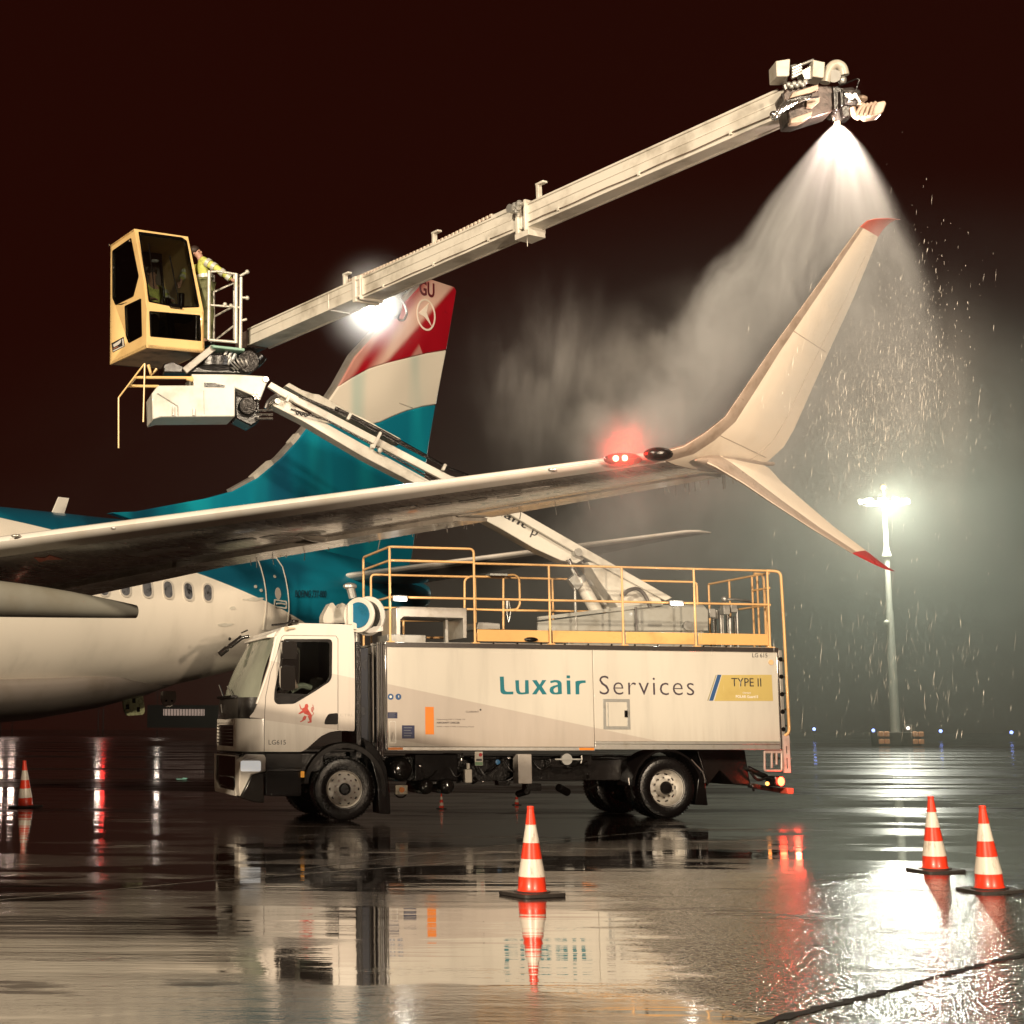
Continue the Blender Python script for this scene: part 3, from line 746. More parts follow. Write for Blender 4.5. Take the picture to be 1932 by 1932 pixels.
q.prism([h + n * .014 + e * a * .09 + up * b_ * .13 for a, b_ in [(math.cos(R(k * 24)), math.sin(R(k * 24))) for k in range(15)]], n * .004)
q.build('door_placard', mat('placard_pink', (.45, .42, .38), .5, 0, .05), door, smooth=0)
for x, y in ((322, 1398), (225, 1497), (185, 1470)):
    h, n = fhit(*cT(x, y)); MB().cyl(h, h + n * .02, .035, n=12).build('vent_plug', BEIGE, ac)
# small dark lettering behind the door
h0, n0 = fhit(*cT(468, 1545)); h1, _ = fhit(*cT(690, 1548)); up = (Vector((0, 0, 1)) - n0 * n0.z).normalized()
lettering('fuselage_lettering', 'BOEING 737-800', lambda x, y: h0.lerp(h1, x) + up * (y * .15) + n0 * (.02), n0 * .01, mat('faint_lettering', (.004, .03, .05), .5, 0, .03), ac, bold=-.005)
# antenna on the crown
an0 = PP(*cF(360, 252), TP, sv)
q = MB(); q.prism([an0 + tv * a + Vector((0, 0, b_)) + sv * .02 for a, b_ in ((-.16, -.04), (.14, -.04), (.27, .36), (.02, .36))], -sv * .04)
q.build('antenna', WHITE, ac, bevel=.008)
# streaks of fluid glinting on the rear hull
FL = mat('clear_fluid_film', (.72, .70, .62), .08, 0, .1, 8, 1)
for x, y, a in ((1600, 785, .34), (1465, 842, .11), (1420, 945, .24)):
    h, n = fhit(*cF(x, y)); up = (Vector((0, 0, 1)) - n * n.z).normalized(); e = up.cross(n).normalized()
    rs = random.Random(int(x)); pts = [(a * math.cos(R(t_)) * rs.uniform(.75, 1.05), .035 * math.sin(R(t_)) * rs.uniform(.5, 1.4)) for t_ in range(0, 360, 20)]
    MB().prism([h + n * .006 + e * p_[0] + up * (p_[1] + p_[0] * .08) for p_ in pts], n * .003).build('fluid_streak', FL, ac, smooth=0)
# service hatch hanging open under the belly, with its placards, and a drain mast
hq = P(*cF(835, 1450), 33.6)
q = MB(); q.plate(rpoly([(-.28, .24), (.22, .24), (.29, -.1), (.26, -.21), (-.16, -.24), (-.24, -.1)], .05), [], lambda a, b_: hq + tv * a + Vector((0, 0, b_)), sv * .05)
ht = q.build('service_hatch', mat('hatch_inside', (.36, .38, .22), .5, 0, .35, 14), ac)
q = MB()
for a, b_ in ((-.16, -.05), (.12, -.1), (.0, .08)): q.prism([hq + tv * (a + c) + Vector((0, 0, b_ + d)) + sv * .052 for c, d in ((-.04, -.05), (.04, -.05), (.04, .05), (-.04, .05))], sv * .008)
q.build_each('connector', DARKM, ht, smooth=0)
q = MB(); q.prism([P(*cF(820, 1392), 33.4), P(*cF(930, 1372), 33.4), P(*cF(945, 1380), 33.6), P(*cF(830, 1420), 33.6)], Vector((0, .3, 0))); q.build('hatch_opening', DARKM, ac, smooth=0)
dq = P(*cF(1058, 1415), 34.6)
q = MB(); q.plate(rpoly([(-.2, .17), (.2, .17), (.2, -.05), (.06, -.17), (-.1, -.17), (-.2, -.02)], .06), [], lambda a, b_: dq + tv * a + Vector((0, 0, b_)), sv * .04)
ht = q.build('access_flap', WHITE, ac)
q = MB()
for a in (-.07, .08): q.cyl(dq + tv * a + sv * .04 + Vector((0, 0, -.04)), dq + tv * a + sv * .05 + Vector((0, 0, -.04)), .025, n=10)
q.build_each('latch_hole', DARKM, ht, smooth=0)
# ------------------------------------------------------------------ de-icing truck
AL = R(11.0)
T0 = PZ(650, 1549, 0)
tx = Vector((math.cos(AL), math.sin(AL), 0)); ty = Vector((-math.sin(AL), math.cos(AL), 0))
M_TR = Matrix(((tx.x, ty.x, 0, T0.x), (tx.y, ty.y, 0, T0.y), (0, 0, 1, 0), (0, 0, 0, 1)))
M_TRi = M_TR.inverted()
tr = root('deicing_truck', M_TR, 'white aircraft de-icing truck with yellow deck rails, operator cabin and raised spray boom', 'truck')
def TL(p, yl=0.0):
    q = PP(p[0], p[1], T0 + ty * yl, ty); l = M_TRi @ q; return (l.x, l.z)
def TF(p, xl):
    q = PP(p[0], p[1], T0 + tx * xl, tx); l = M_TRi @ q; return (l.y, l.z)
def tp(p, yl=0.0):
    x, z = TL(p, yl); return Vector((x, yl, z))
A_ = lambda x, y, yl=0.0: tp(cA(x, y), yl)
B_ = lambda x, y, yl=0.0: tp(cB(x, y), yl)
C_ = lambda x, y, yl=0.0: tp(cC(x, y), yl)
S_ = lambda x, y, yl=0.0: tp(cS(x, y), yl)
R_ = lambda x, y, yl=0.0: tp(cR(x, y), yl)
W_ = 2.45
def band_mat(name, l_up, l_lo, c0, c1, rough=.32):
    """paint with a darker diagonal swoosh between two straight lines (x, z in truck coordinates)"""
    m, nt, b = nodes_of(name); L = nt.links; oc = objco(nt); sp = N(nt, 'ShaderNodeSeparateXYZ'); L.new(oc, sp.inputs[0])
    def side(l, sgn):
        (x0, z0), (x1, z1) = l; k = (z1 - z0) / (x1 - x0)
        zz = mth(nt, 'MULTIPLY_ADD', sp.outputs[0], k, z0 - k * x0)
        d = mth(nt, 'SUBTRACT', zz, sp.outputs[2]) if sgn > 0 else mth(nt, 'SUBTRACT', sp.outputs[2], zz)
        return ramp(nt, d, -.004, .004)
    f = mth(nt, 'MULTIPLY', side(l_up, 1), side(l_lo, -1))
    n1 = noise(nt, mapping(nt, oc, (1.6, 1.6, .22)), 2.2, 6, .6)
    n2 = noise(nt, mapping(nt, oc, (7, 7, .5)), 2.0, 4, .6)
    base = mixc(nt, ramp(nt, n1, .45, .8), c0, tuple(x * .86 for x in c0))
    dk = mixc(nt, ramp(nt, n1, .45, .8), c1, tuple(x * .88 for x in c1))
    c = mixc(nt, f, base, dk)
    c = mixc(nt, mth(nt, 'MULTIPLY', ramp(nt, n2, .62, .75), .12), c, (.75, .72, .66))
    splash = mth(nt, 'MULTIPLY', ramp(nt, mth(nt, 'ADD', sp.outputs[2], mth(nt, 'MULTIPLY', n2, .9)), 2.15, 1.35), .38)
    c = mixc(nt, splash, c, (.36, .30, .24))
    L.new(c, b.inputs['Base Color'])
    L.new(mth(nt, 'MULTIPLY_ADD', n2, .22, rough - .1), b.inputs['Roughness'])
    b.inputs['Coat Weight'].default_value = .3; b.inputs['Coat Roughness'].default_value = .08
    bn = N(nt, 'ShaderNodeBump'); bn.inputs['Distance'].default_value = .012; bn.inputs['Strength'].default_value = .12
    L.new(n1, bn.inputs['Height']); L.new(bn.outputs[0], b.inputs['Normal']); L.new(bn.outputs[0], b.inputs['Coat Normal'])
    return m
xz = lambda p: (p.x, p.z)
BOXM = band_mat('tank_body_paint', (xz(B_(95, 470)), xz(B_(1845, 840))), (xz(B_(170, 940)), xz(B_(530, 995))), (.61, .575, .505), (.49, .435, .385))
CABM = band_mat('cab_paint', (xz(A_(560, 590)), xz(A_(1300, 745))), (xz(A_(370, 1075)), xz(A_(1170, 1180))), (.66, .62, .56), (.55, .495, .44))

# ---- body
x0 = B_(85, 600).x; x1 = C_(1740, 750).x; zt = B_(100, 128).z; zb0 = B_(100, 1000).z; xj = B_(1838, 600).x; zbR = C_(200, 955).z
zr0 = B_(100, 1032).z; zrR = C_(200, 1024).z
print('truck box', x0, x1, zt, zb0, zbR, zr0, zrR, 'joint', xj)
q = MB(M_TR); q.bx(x0 + .02, x1 - .02, .03, W_ - .03, zr0 + .12, zt - .02)
body = q.build('tank_body', WHITE, tr, bevel=.01)
q = MB(M_TR); q.bx(x0 + .03, xj - .006, 0, .032, zb0, zt - .07); body1 = q.build('side_panel', BOXM, body, bevel=.006)
q = MB(M_TR); q.bx(xj + .006, x1 - .03, 0, .032, zbR, zt - .07); body2 = q.build('side_panel', BOXM, body, bevel=.006)
q = MB(M_TR)
q.bx(x0, x1, -.012, .06, zt - .065, zt + .015); q.bx(x0, x1, W_ - .06, W_ + .01, zt - .065, zt + .015)
q.bx(x0, x0 + .035, -.008, .05, zr0, zt - .065); q.bx(x1 - .04, x1, -.01, .05, zrR, zt - .065)
q.build('top_trim', CHROME, body, bevel=.008)
q = MB(M_TR); q.bx(x0 + .035, xj, -.006, .05, zr0, zb0 - .004); q.bx(xj, x1 - .04, -.010, .06, zrR, zbR - .05); q.bx(xj, x1 - .04, -.016, .05, zbR - .045, zbR - .004)
q.build('lower_rail', ALU, body, bevel=.006)
q = MB(M_TR); q.bx(x0 + .04, x0 + .29, -.014, -.004, zr0 + .01, zb0 - .012)
q.bx(xj - .28, xj - .02, -.014, -.004, zr0 + .01, zb0 - .012); q.build_each('marker_reflector', ORANGE, body, smooth=0)
# strapping and tubes on the front wall of the body
q = MB(M_TR)
for k, yy in enumerate((.02, .10, .22, .5)): q.tube([(x0 - .05 - .01 * k, yy, zr0 - .1), (x0 - .05 - .01 * k, yy, zt + .02)], .022, 8)
q.build_each('front_pipe', CHROME, body)
q = MB(M_TR); q.bx(x0 - .16, x0 - .03, .55, 2.3, .9, zt - .15); q.build('front_bulkhead', GPLAST, body, bevel=.02)
# rear corner profile with holes, roller
q = MB(M_TR); q.bx(x1, x1 + .07, 0, .10, zrR, zt - .02); cr_ = q.build('rear_corner_post', ALU, body, bevel=.01)
q = MB(M_TR)
for k in range(5): q.lathe([(0, 0), (.04, 0), (.04, .004), (0, .004)], (x1 + .035, -.004, zrR + .35 + k * .3), (0, 1, 0), 14)
q.build_each('slot', DARKM, cr_)
# wet sheen smear in the lower rear corner
# hatch in the side
q = MB(M_TR); h0, h1 = C_(240, 598), C_(472, 855)
q.plate([(h0.x, h1.z), (h1.x, h1.z), (h1.x, h0.z), (h0.x, h0.z)], [[(h0.x + .05, h1.z + .05), (h1.x - .05, h1.z + .05), (h1.x - .05, h0.z - .05), (h0.x + .05, h0.z - .05)]], lambda a, b_: (a, -.008, b_), (0, .014, 0))
ht = q.build('service_door', STEEL, body, bevel=.003)
q = MB(M_TR); q.bx(h0.x + .05, h1.x - .05, -.003, .01, h1.z + .05, h0.z - .05); q.build('door_leaf', BOXM, ht, bevel=.003)
q = MB(M_TR); a, b_ = C_(420, 695), C_(445, 752); q.bx(a.x, b_.x, -.03, -.003, b_.z, a.z); q.build('handle', PLAST, ht, bevel=.004)
q = MB(M_TR); q.tube([(h0.x + .085, -.008, h1.z + .06), (h0.x + .085, -.008, h0.z - .06)], .008, 8); q.build_each('hinge', STEEL, ht)
# writing
def sidetext(name, s_, c0, c1, m, par=None, **k):
    return lettering(name, s_, lambda x, y: (c0.x + (c1.x - c0.x) * x, -.0035, c1.z + (c0.z - c1.z) * y), (0, .003, 0), m, par or body, M=M_TR, **k)
# heavy teal word: drawn glyphs with flared curves, from thick strokes
c0, c1 = B_(1045, 405), B_(1772, 560)
cL = crop(1290, 1740, 260 / 1932)
def glyph(pts, holes=()):
    q = MB(M_TR); f = lambda L: [xz(tp(cL(*p))) for p in L]
    q.plate(f(pts), [f(h) for h in holes], lambda a, b_: (a, -.0035, b_), (0, .003, 0)); return q.build('lettering', TEALL, body, smooth=0)
glyph([(115, 205), (192, 203), (203, 420), (208, 460), (228, 488), (262, 498), (378, 494), (378, 548), (230, 550), (180, 545), (145, 525), (126, 485), (124, 400)])
glyph([(415, 276), (484, 274), (492, 440), (500, 485), (520, 510), (548, 514), (606, 506), (606, 274), (672, 274), (680, 535), (600, 546), (545, 552), (485, 546), (448, 524), (430, 480), (424, 420)])
glyph([(742, 274), (828, 272), (890, 362), (938, 272), (1018, 272), (932, 398), (1030, 548), (942, 550), (882, 456), (824, 548), (740, 548), (838, 412)])
glyph([(1094, 290), (1180, 268), (1240, 272), (1290, 292), (1314, 330), (1320, 540), (1240, 550), (1160, 550), (1115, 532), (1085, 495), (1082, 450), (1100, 412), (1150, 384), (1238, 362), (1240, 345), (1225, 322), (1190, 312), (1100, 332)], [[(1240, 398), (1190, 420), (1158, 446), (1160, 490), (1190, 518), (1235, 508), (1246, 490)]])
glyph([(1412, 182), (1478, 182), (1478, 236), (1412, 236)]); glyph([(1412, 278), (1482, 278), (1490, 548), (1422, 548)])
glyph([(1582, 300), (1620, 286), (1700, 278), (1778, 278), (1782, 324), (1710, 330), (1668, 348), (1656, 390), (1658, 548), (1588, 548)])
SERV = mat('dark_violet_lettering', (.045, .03, .045), .5, 0, .03)
sidetext('lettering', 'Services', C_(210, 402), C_(1010, 568), SERV, bold=-.011, space=1.12)
sidetext('fleet_number', 'LG 615', C_(1497, 214), C_(1625, 250), BLACKL)
q = MB(M_TR); q.prism([(p.x, -.003, p.z) for p in (C_(1243, 397), C_(1660, 395), C_(1672, 615), C_(1178, 615))], (0, .003, 0)); sk = q.build('fluid_type_sign', GOLD, body, smooth=0)
q = MB(M_TR); q.prism([(p.x, -.003, p.z) for p in (C_(1205, 395), C_(1238, 395), C_(1168, 613), C_(1135, 613))], (0, .003, 0)); q.build('fluid_type_stripe', BLUE, body, smooth=0)
q = MB(M_TR); q.prism([(p.x, -.003, p.z) for p in (C_(1190, 397), C_(1197, 397), C_(1127, 613), C_(1119, 613))], (0, .003, 0)); q.build('fluid_type_stripe', mat('olive_sticker', (.3, .27, .15), .5, 0, .03), body, smooth=0)
def sidetext2(name, s_, c0, c1, m, par, **k):
    return lettering(name, s_, lambda x, y: (c0.x + (c1.x - c0.x) * x, -.0065, c1.z + (c0.z - c1.z) * y), (0, .003, 0), m, par, M=M_TR, **k)
sidetext2('lettering', 'TYPE II', C_(1320, 422), C_(1573, 494), BLACKL, sk)
PALE = mat('pale_lettering', (.75, .72, .66), .5, 0, .02)
sidetext2('lettering', 'POLAR Guard II', C_(1358, 566), C_(1545, 592), PALE, sk, bold=.02)
sidetext2('lettering', 'Clariant', C_(1415, 540), C_(1485, 553), PALE, sk, bold=.02)
q = MB(M_TR); c = C_(1653, 290); q.cyl((c.x, -.02, c.z), (c.x, .0, c.z), .045, n=18); q.build('side_marker_lamp', mat('amber_lens_pale', (.8, .55, .3), .2, 0, .05, 5, .5), body)
q = MB(M_TR); a, b_ = B_(420, 665), B_(495, 897); q.bx(a.x, b_.x, -.003, .0, b_.z, a.z); q.build('orange_panel', ORANGE, body, smooth=0)
GL = mat('grey_lettering', (.13, .11, .10), .5, 0, .03)
sidetext('lettering', 'Safewing MP I 1938 TF', B_(517, 765), B_(757, 780), GL)
sidetext('lettering', 'AIRCRAFT DEICER', B_(517, 790), B_(712, 806), BLACKL, bold=.02)
sidetext('lettering', 'AMS 1424 TYPE I Deicing Fluid', B_(517, 825), B_(828, 840), GL)
sidetext('lettering', 'CLARIANT', B_(762, 698), B_(872, 714), GL, bold=.01)
q = MB(M_TR); c = B_(886, 690); q.cyl((c.x, -.003, c.z), (c.x, 0, c.z), .016, n=12); q.build('sticker', BLACKL, body, smooth=0)
for x, y in ((130, 580), (195, 580)):
    c = B_(x, y); q = MB(M_TR); q.cyl((c.x, -.004, c.z), (c.x, 0, c.z), .05, n=24); st = q.build('safety_sticker', BLUE, body, smooth=0)
    q = MB(M_TR); q.cyl((c.x + (.0 if x < 150 else .012), -.006, c.z), (c.x, -.003, c.z), .022, n=12); q.build('symbol', PALE, st, smooth=0)
for a, b_, m in ((B_(105, 710), B_(187, 762), NAVY), (B_(225, 820), B_(332, 932), NAVY)):
    q = MB(M_TR); q.bx(a.x, b_.x, -.003, 0, b_.z, a.z); st = q.build('notice_sticker', m, body, smooth=0)
    q = MB(M_TR); w2 = b_.x - a.x; h2 = a.z - b_.z
    for k in range(4):
        zz = a.z - h2 * (.18 + .2 * k); q.bx(a.x + w2 * .15, b_.x - w2 * (.2 + .1 * (k % 2)), -.005, -.003, zz - h2 * .03, zz + h2 * .02)
    q.build_each('print_line', mat('sticker_print', (.16, .17, .2), .5, 0, .02), st, smooth=0)
q = MB(M_TR); a, b_ = B_(118, 785), B_(176, 972)
q.plate(rrect(a.x, b_.x, b_.z, a.z, .02), [rrect(a.x + .012, b_.x - .012, b_.z + .012, a.z - .012, .015)], lambda x, y: (x, -.004, y), (0, .003, 0))
q.tube([((a.x + b_.x) / 2 - .02, -.006, b_.z + .05), ((a.x + b_.x) / 2, -.006, (a.z + b_.z) / 2), ((a.x + b_.x) / 2 + .02, -.006, b_.z + .05)], .005, 5)
q.build('grounding_symbol', ALU, body, smooth=0)

# ---- wheels
def wheel(cx, yc, rr, rear, out):
    wd = .30 if not rear else .60
    q = MB(M_TR); s_ = out; y0 = yc
    prof = [(.30, .0), (.34, -.012), (.44, -.022), (.485, -.005), (.505, .035), (.508, .09), (.508, wd - .09), (.505, wd - .035), (.485, wd + .005), (.44, wd + .02), (.30, wd)]
    if rear:
        prof = prof[:5] + [(.508, .08), (.508, .20), (.50, .25), (.46, .28), (.46, .32), (.50, .35), (.508, .40), (.508, .53)] + prof[7:]
    q.lathe([(r_ * rr / .508, t_) for r_, t_ in prof], (cx, y0, rr), (0, s_, 0), 56, cap=False)
    # tread blocks are part of the tyre's surface
    for k in range(60):
        a = 2 * math.pi * k / 60
        for t_ in (.06, wd - .06):
            q.box((cx + math.cos(a) * rr, y0 + s_ * t_, rr + math.sin(a) * rr), (.016, .07, .02), (Vector((math.cos(a), 0, math.sin(a))), Vector((0, 1, 0)), Vector((-math.sin(a), 0, math.cos(a)))))
    tyre = q.build('wheel', RUBBER, tr, smooth=30)
    q = MB(M_TR)
    if not rear:
        rp = [(.318, -.01), (.312, .004), (.292, .012), (.280, .05), (.272, .055), (.262, .03), (.20, .0), (.15, -.028), (.11, -.034), (.10, -.034), (.095, .05), (0, .05)]
    else:
        rp = [(.318, -.012), (.312, .0), (.296, .012), (.288, .09), (.275, .15), (.262, .17), (.24, .185), (.19, .17), (.15, .16), (.145, .10), (.12, .05), (.115, .03), (.0, .028)]
    q.lathe(rp, (cx, y0, rr), (0, s_, 0), 56, cap=False)
    rim = q.build('rim', RIM, tyre, smooth=30)
    q = MB(M_TR)
    for k in range(10):
        a = 2 * math.pi * (k + .5) / 10; r_ = .167 if not rear else .168; t_ = -.045 if not rear else .12
        q.cyl((cx + math.cos(a) * r_, y0 + s_ * t_, rr + math.sin(a) * r_), (cx + math.cos(a) * r_, y0 + s_ * (t_ + .055), rr + math.sin(a) * r_), .017, .021, 8)
    q.build_each('wheel_nut', CHROME, rim)
    q = MB(M_TR)
    for k in range(10):
        a = 2 * math.pi * k / 10; r_ = .232; t_ = .014 if not rear else .180
        q.cyl((cx + math.cos(a) * r_, y0 + s_ * t_, rr + math.sin(a) * r_), (cx + math.cos(a) * r_, y0 + s_ * (t_ + .02), rr + math.sin(a) * r_), .024 if not rear else .03, n=12)
    q.build_each('vent_hole', DARKM, rim)
    q = MB(M_TR); q.lathe([(.094, .05), (.09, -.012), (.07, -.03), (.0, -.03)] if not rear else [(.115, .16), (.112, .02), (.09, -.01), (0, -.015)], (cx, y0, rr), (0, s_, 0), 28)
    q.build('hub', DARKM, rim, smooth=40)
    return tyre
xr = TL(cC(785, 1372))[0]
xf = TL(cA(1225, 1683))[0]
wheel(xf, .02, .508, False, 1); wheel(xf, W_ - .02, .508, False, -1)
wheel(xr, .02, .508, True, 1); wheel(xr, W_ - .02, .508, True, -1)
print('wheels', xf, xr)
q = MB(M_TR); q.cyl((xf, .3, .5), (xf, W_ - .3, .5), .08); q.cyl((xr, .5, .5), (xr, W_ - .5, .5), .1); q.sphere((xr, 1.2, .5), .24, 16)
q.bx(xf - 1.3, x1 - .9, .72, .80, .78, 1.02); q.bx(xf - 1.3, x1 - .9, 1.65, 1.73, .78, 1.02); q.bx(xf - .6, xf + .9, .85, 1.6, .55, 1.1)
q.bx(xf + 1.2, xr - .6, .5, 2.0, .62, .98)
chs = q.build('chassis', DARKM, tr, bevel=.01)
# ---- mudguards
def guard(name, cx, cz, r0, a0, a1, y0, y1, m, flap=None, th=.04, sy=1.0):
    q = MB(M_TR); rg = []
    for k in range(19):
        a = R(a0 + (a1 - a0) * k / 18); c, s_ = math.cos(a), math.sin(a) * sy
        rg.append([(cx + c * r_, y, cz + s_ * r_) for r_, y in ((r0, y0), (r0 + th, y0), (r0 + th * 1.3, y0 + .04), (r0 + th, y1), (r0, y1))])
    q.loft(rg); return q.build(name, m, tr, smooth=50)
guard('front_mudguard', xf, .50, .62, -8, 172, -.02, .42, GPLAST, th=.07, sy=1.08)
q = MB(M_TR); a = A_(1440, 1300); q.prism([(p.x, -.0, p.z) for p in (A_(1380, 1245), A_(1450, 1290), A_(1520, 1370), A_(1580, 1500), A_(1605, 1700), A_(1612, 1890), A_(1515, 1885), A_(1500, 1640), A_(1460, 1480), A_(1400, 1350))], (0, .4, 0)); q.build('mud_flap', PLAST, tr, bevel=.015)
guard('rear_mudguard', xr, .52, .60, 5, 178, -.02, .62, PLAST, th=.035)
q = MB(M_TR); q.prism([(p.x, .02, p.z) for p in (C_(1060, 1200), C_(1105, 1290), C_(1130, 1495), C_(1020, 1490), C_(1040, 1350))], (0, .5, 0)); q.build('mud_flap', PLAST, tr, bevel=.01)
q = MB(M_TR); q.tube([C_(985, 1110, .05), C_(1080, 1210, .0), C_(1105, 1300, .0)], .012, 6); q.tube([C_(455, 1260, .0), C_(463, 1320, .0)], .018, 6); q.build('guard_edge', CHROME, tr)
# ---- chassis equipment
q = MB(M_TR); c = B_(225, 1190, .15); q.lathe([(0, 0), (.10, .0), (.17, .03), (.20, .1), (.20, 1.5), (0, 1.5)], (c.x, .12, c.z), (0, 1, 0), 32, cap=False); q.build('fuel_tank', mat('gloss_black_tank', (.02, .018, .017), .15, .3, .1, 6, .8), tr, smooth=50)
for x, y in ((435, 1335), (612, 1332)):
    c = B_(x, y, .15); q = MB(M_TR); q.lathe([(0, 0), (.06, .008), (.11, .035), (.13, .09), (.13, .8), (0, .8)], (c.x, .12, c.z), (0, 1, 0), 28, cap=False)
    q.cyl((c.x, .10, c.z - .08), (c.x, .14, c.z - .08), .025); at = q.build('air_tank', MATS['gloss_black_tank'], tr, smooth=50)
q = MB(M_TR); a, b_ = B_(165, 1322, .1), B_(268, 1400, .1); q.bx(a.x, b_.x, .06, .10, b_.z, a.z); cl = q.build('outrigger_plate', mat('worn_white_plate', (.6, .55, .42), .5, 0, .3, 12), tr, bevel=.008)
q = MB(M_TR); c = B_(217, 1362, .1); q.cyl((c.x, .04, c.z), (c.x, .07, c.z), .045, n=14); q.build_each('connector', ORANGE, cl)
q = MB(M_TR); q.tube([B_(165, 1395, .08), B_(190, 1425, .08), B_(240, 1425, .08), B_(268, 1390, .08)], .015, 6, .03); q.build('hook_bar', DARKM, cl)
q = MB(M_TR); a, b_ = B_(1200, 1062, .05), B_(1320, 1312, .05); q.bx(a.x, b_.x, .04, .30, b_.z, a.z); q.build('control_box', mat('grey_box_paint', (.36, .33, .30), .4, 0, .1, 5, .1), tr, bevel=.012)
q = MB(M_TR); a, b_ = B_(755, 1190, .05), B_(818, 1305, .05); q.bx(a.x, b_.x, .05, .16, b_.z, a.z); a2 = B_(785, 1170, .08); q.cyl((a2.x, .1, a.z), (a2.x, .1, a.z + .1), .03); q.build('fluid_bottle', BEIGE, tr, bevel=.015)
q = MB(M_TR); a, b_ = B_(836, 1042, .03), B_(905, 1158, .03); q.bx(a.x, b_.x, .02, .03, b_.z, a.z); st = q.build('warning_plate', BEIGE, tr, smooth=0)
q = MB(M_TR); a, b_ = B_(838, 1128, .03), B_(903, 1156, .03); q.bx(a.x, b_.x, .016, .02, b_.z, a.z); q.build('green_band', mat('green_sticker', (.12, .22, .12), .5, 0, .02), st, smooth=0)
q = MB(M_TR); c = B_(884, 1068, .03); q.cyl((c.x, .012, c.z), (c.x, .02, c.z), .03, n=14); q.build('red_spot', REDP, st, smooth=0)
q = MB(M_TR); a, b_ = B_(848, 1102, .03), B_(896, 1120, .03); q.bx(a.x, b_.x, .014, .02, b_.z, a.z); q.build('print_block', BLACKL, st, smooth=0)
q = MB(M_TR); c = B_(1030, 1130, .05); q.lathe([(0, 0), (.04, .005), (.045, .03), (.03, .07), (0, .07)], (c.x, .03, c.z), (0, 1, 0), 20); q.build('coupling_cap', mat('blue_cap', (.04, .16, .34), .3, 0, .05), tr)
q = MB(M_TR); c = B_(1605, 1105, .15); q.cyl((c.x, .10, c.z), (c.x, .16, c.z), .095, n=28); a, b_ = B_(1510, 1102, .1), B_(1735, 1108, .1); q.bx(a.x, b_.x, .07, .10, c.z - .012, c.z + .012); q.tube([B_(1735, 1075, .1), B_(1740, 1105, .1), B_(1730, 1140, .1)], .012, 6); q.build('filler_cap', STEEL, tr)
q = MB(M_TR); a, b_ = B_(330, 1060, .25), B_(700, 1290, .25); q.bx(a.x, b_.x, .25, .8, b_.z, a.z); q.build('battery_box', PLAST, tr, bevel=.02)
q = MB(M_TR); rs = random.Random(5)
for k in range(16):
    xx = xf + 1.35 + rs.random() * 3.2; z_ = .45 + rs.random() * .55
    if k % 2: q.cyl((xx, .2 + rs.random() * .3, z_), (xx + rs.uniform(-.1, .3), .3 + rs.random() * .3, z_ + rs.uniform(-.1, .1)), rs.uniform(.02, .07))
    else: q.box((xx, .35 + rs.random() * .2, z_), (rs.uniform(.08, .3), .2, rs.uniform(.08, .25)))
for k in range(6): q.tube([(xf + 1.3 + k * .5, .3, 1.0), (xf + 1.45 + k * .5, .22, .62 + .04 * k), (xf + 1.8 + k * .5, .3, .95)], .018, 7, .1)
q.build('valve_block', DARKM, tr, bevel=.008)
for x, y in ((910, 1295), (1125, 1095), (380, 1165), (725, 1110)):
    c = B_(x, y, .2); q = MB(M_TR); q.sphere((c.x, .2, c.z), .03, 10, (1.3, 1, .8)); q.build('fitting', CHROME, tr)
# rear underrun: bar frame, tail lamps, tow gear
q = MB(M_TR); a, b_ = C_(1000, 1030, .5), C_(1440, 1340, .5); q.prism([(p.x, .45, p.z) for p in (C_(1030, 1028, .45), C_(1438, 1028, .45), C_(1460, 1180, .45), C_(1490, 1330, .45), C_(1340, 1320, .45), C_(1225, 1200, .45), C_(1120, 1335, .45))], (0, 1.3, 0)); q.build('rear_frame', DARKM, tr, bevel=.02)
q = MB(M_TR); q.tube([C_(1460, 1180, .4), C_(1560, 1230, .4), C_(1640, 1265, .4)], .05, 8, .05); q.beam(C_(1470, 1325, .3), C_(1770, 1375, .3), .1, .08); q.tube([C_(1480, 1210, .3), C_(1540, 1290, .3), C_(1620, 1260, .3)], .025, 8, .1)
q.tube([C_(1500, 1320, .1), C_(1510, 1375, .1)], .02); q.build('tow_coupling', DARKM, tr, bevel=.008)
LADM = mat('ladder_pinkish_grey', (.46, .38, .34), .4, .3, .15, 6)
q = MB(M_TR)
for pts in ([(1600, 1035), (1600, 1200), (1745, 1200), (1745, 1035)], [(1660, 1040), (1660, 1180)], [(1700, 1040), (1700, 1150)]):
    q.tube([C_(x, y, .05) for x, y in pts], .022, 8, .03)
q.beam(C_(1600, 1040, .05), C_(1745, 1040, .05), .04, .06)
q.build('side_underrun_guard', LADM, tr)
q = MB(M_TR); a, b_, = C_(1757, 905, -.02), C_(1825, 1220, -.02)
q.plate([(a.x, a.z), (b_.x, a.z), (b_.x, b_.z), (a.x, b_.z)], [[(a.x + .05, b_.z + .07), (b_.x - .05, b_.z + .07), (b_.x - .05, b_.z + .25), (a.x + .05, b_.z + .25)], [(a.x + .05, b_.z + .33), (b_.x - .05, b_.z + .33), (b_.x - .05, b_.z + .45), (a.x + .05, b_.z + .45)]], lambda x, y: (x, -.02, y), (0, .05, 0)); q.build('rear_step', mat('pink_lit_step', (.52, .40, .36), .45, 0, .15, 5), tr, bevel=.006)
c = C_(1708, 1290, .12); q = MB(M_TR); q.bx(c.x - .10, c.x + .06, .02, .35, c.z - .09, c.z + .09); tlh = q.build('tail_lamp', PLAST, tr, bevel=.02)
q = MB(M_TR); q.sphere((c.x + .01, .01, c.z), .065, 14, (1, .5, 1.2)); q.build('lens', LAMPR, tlh)
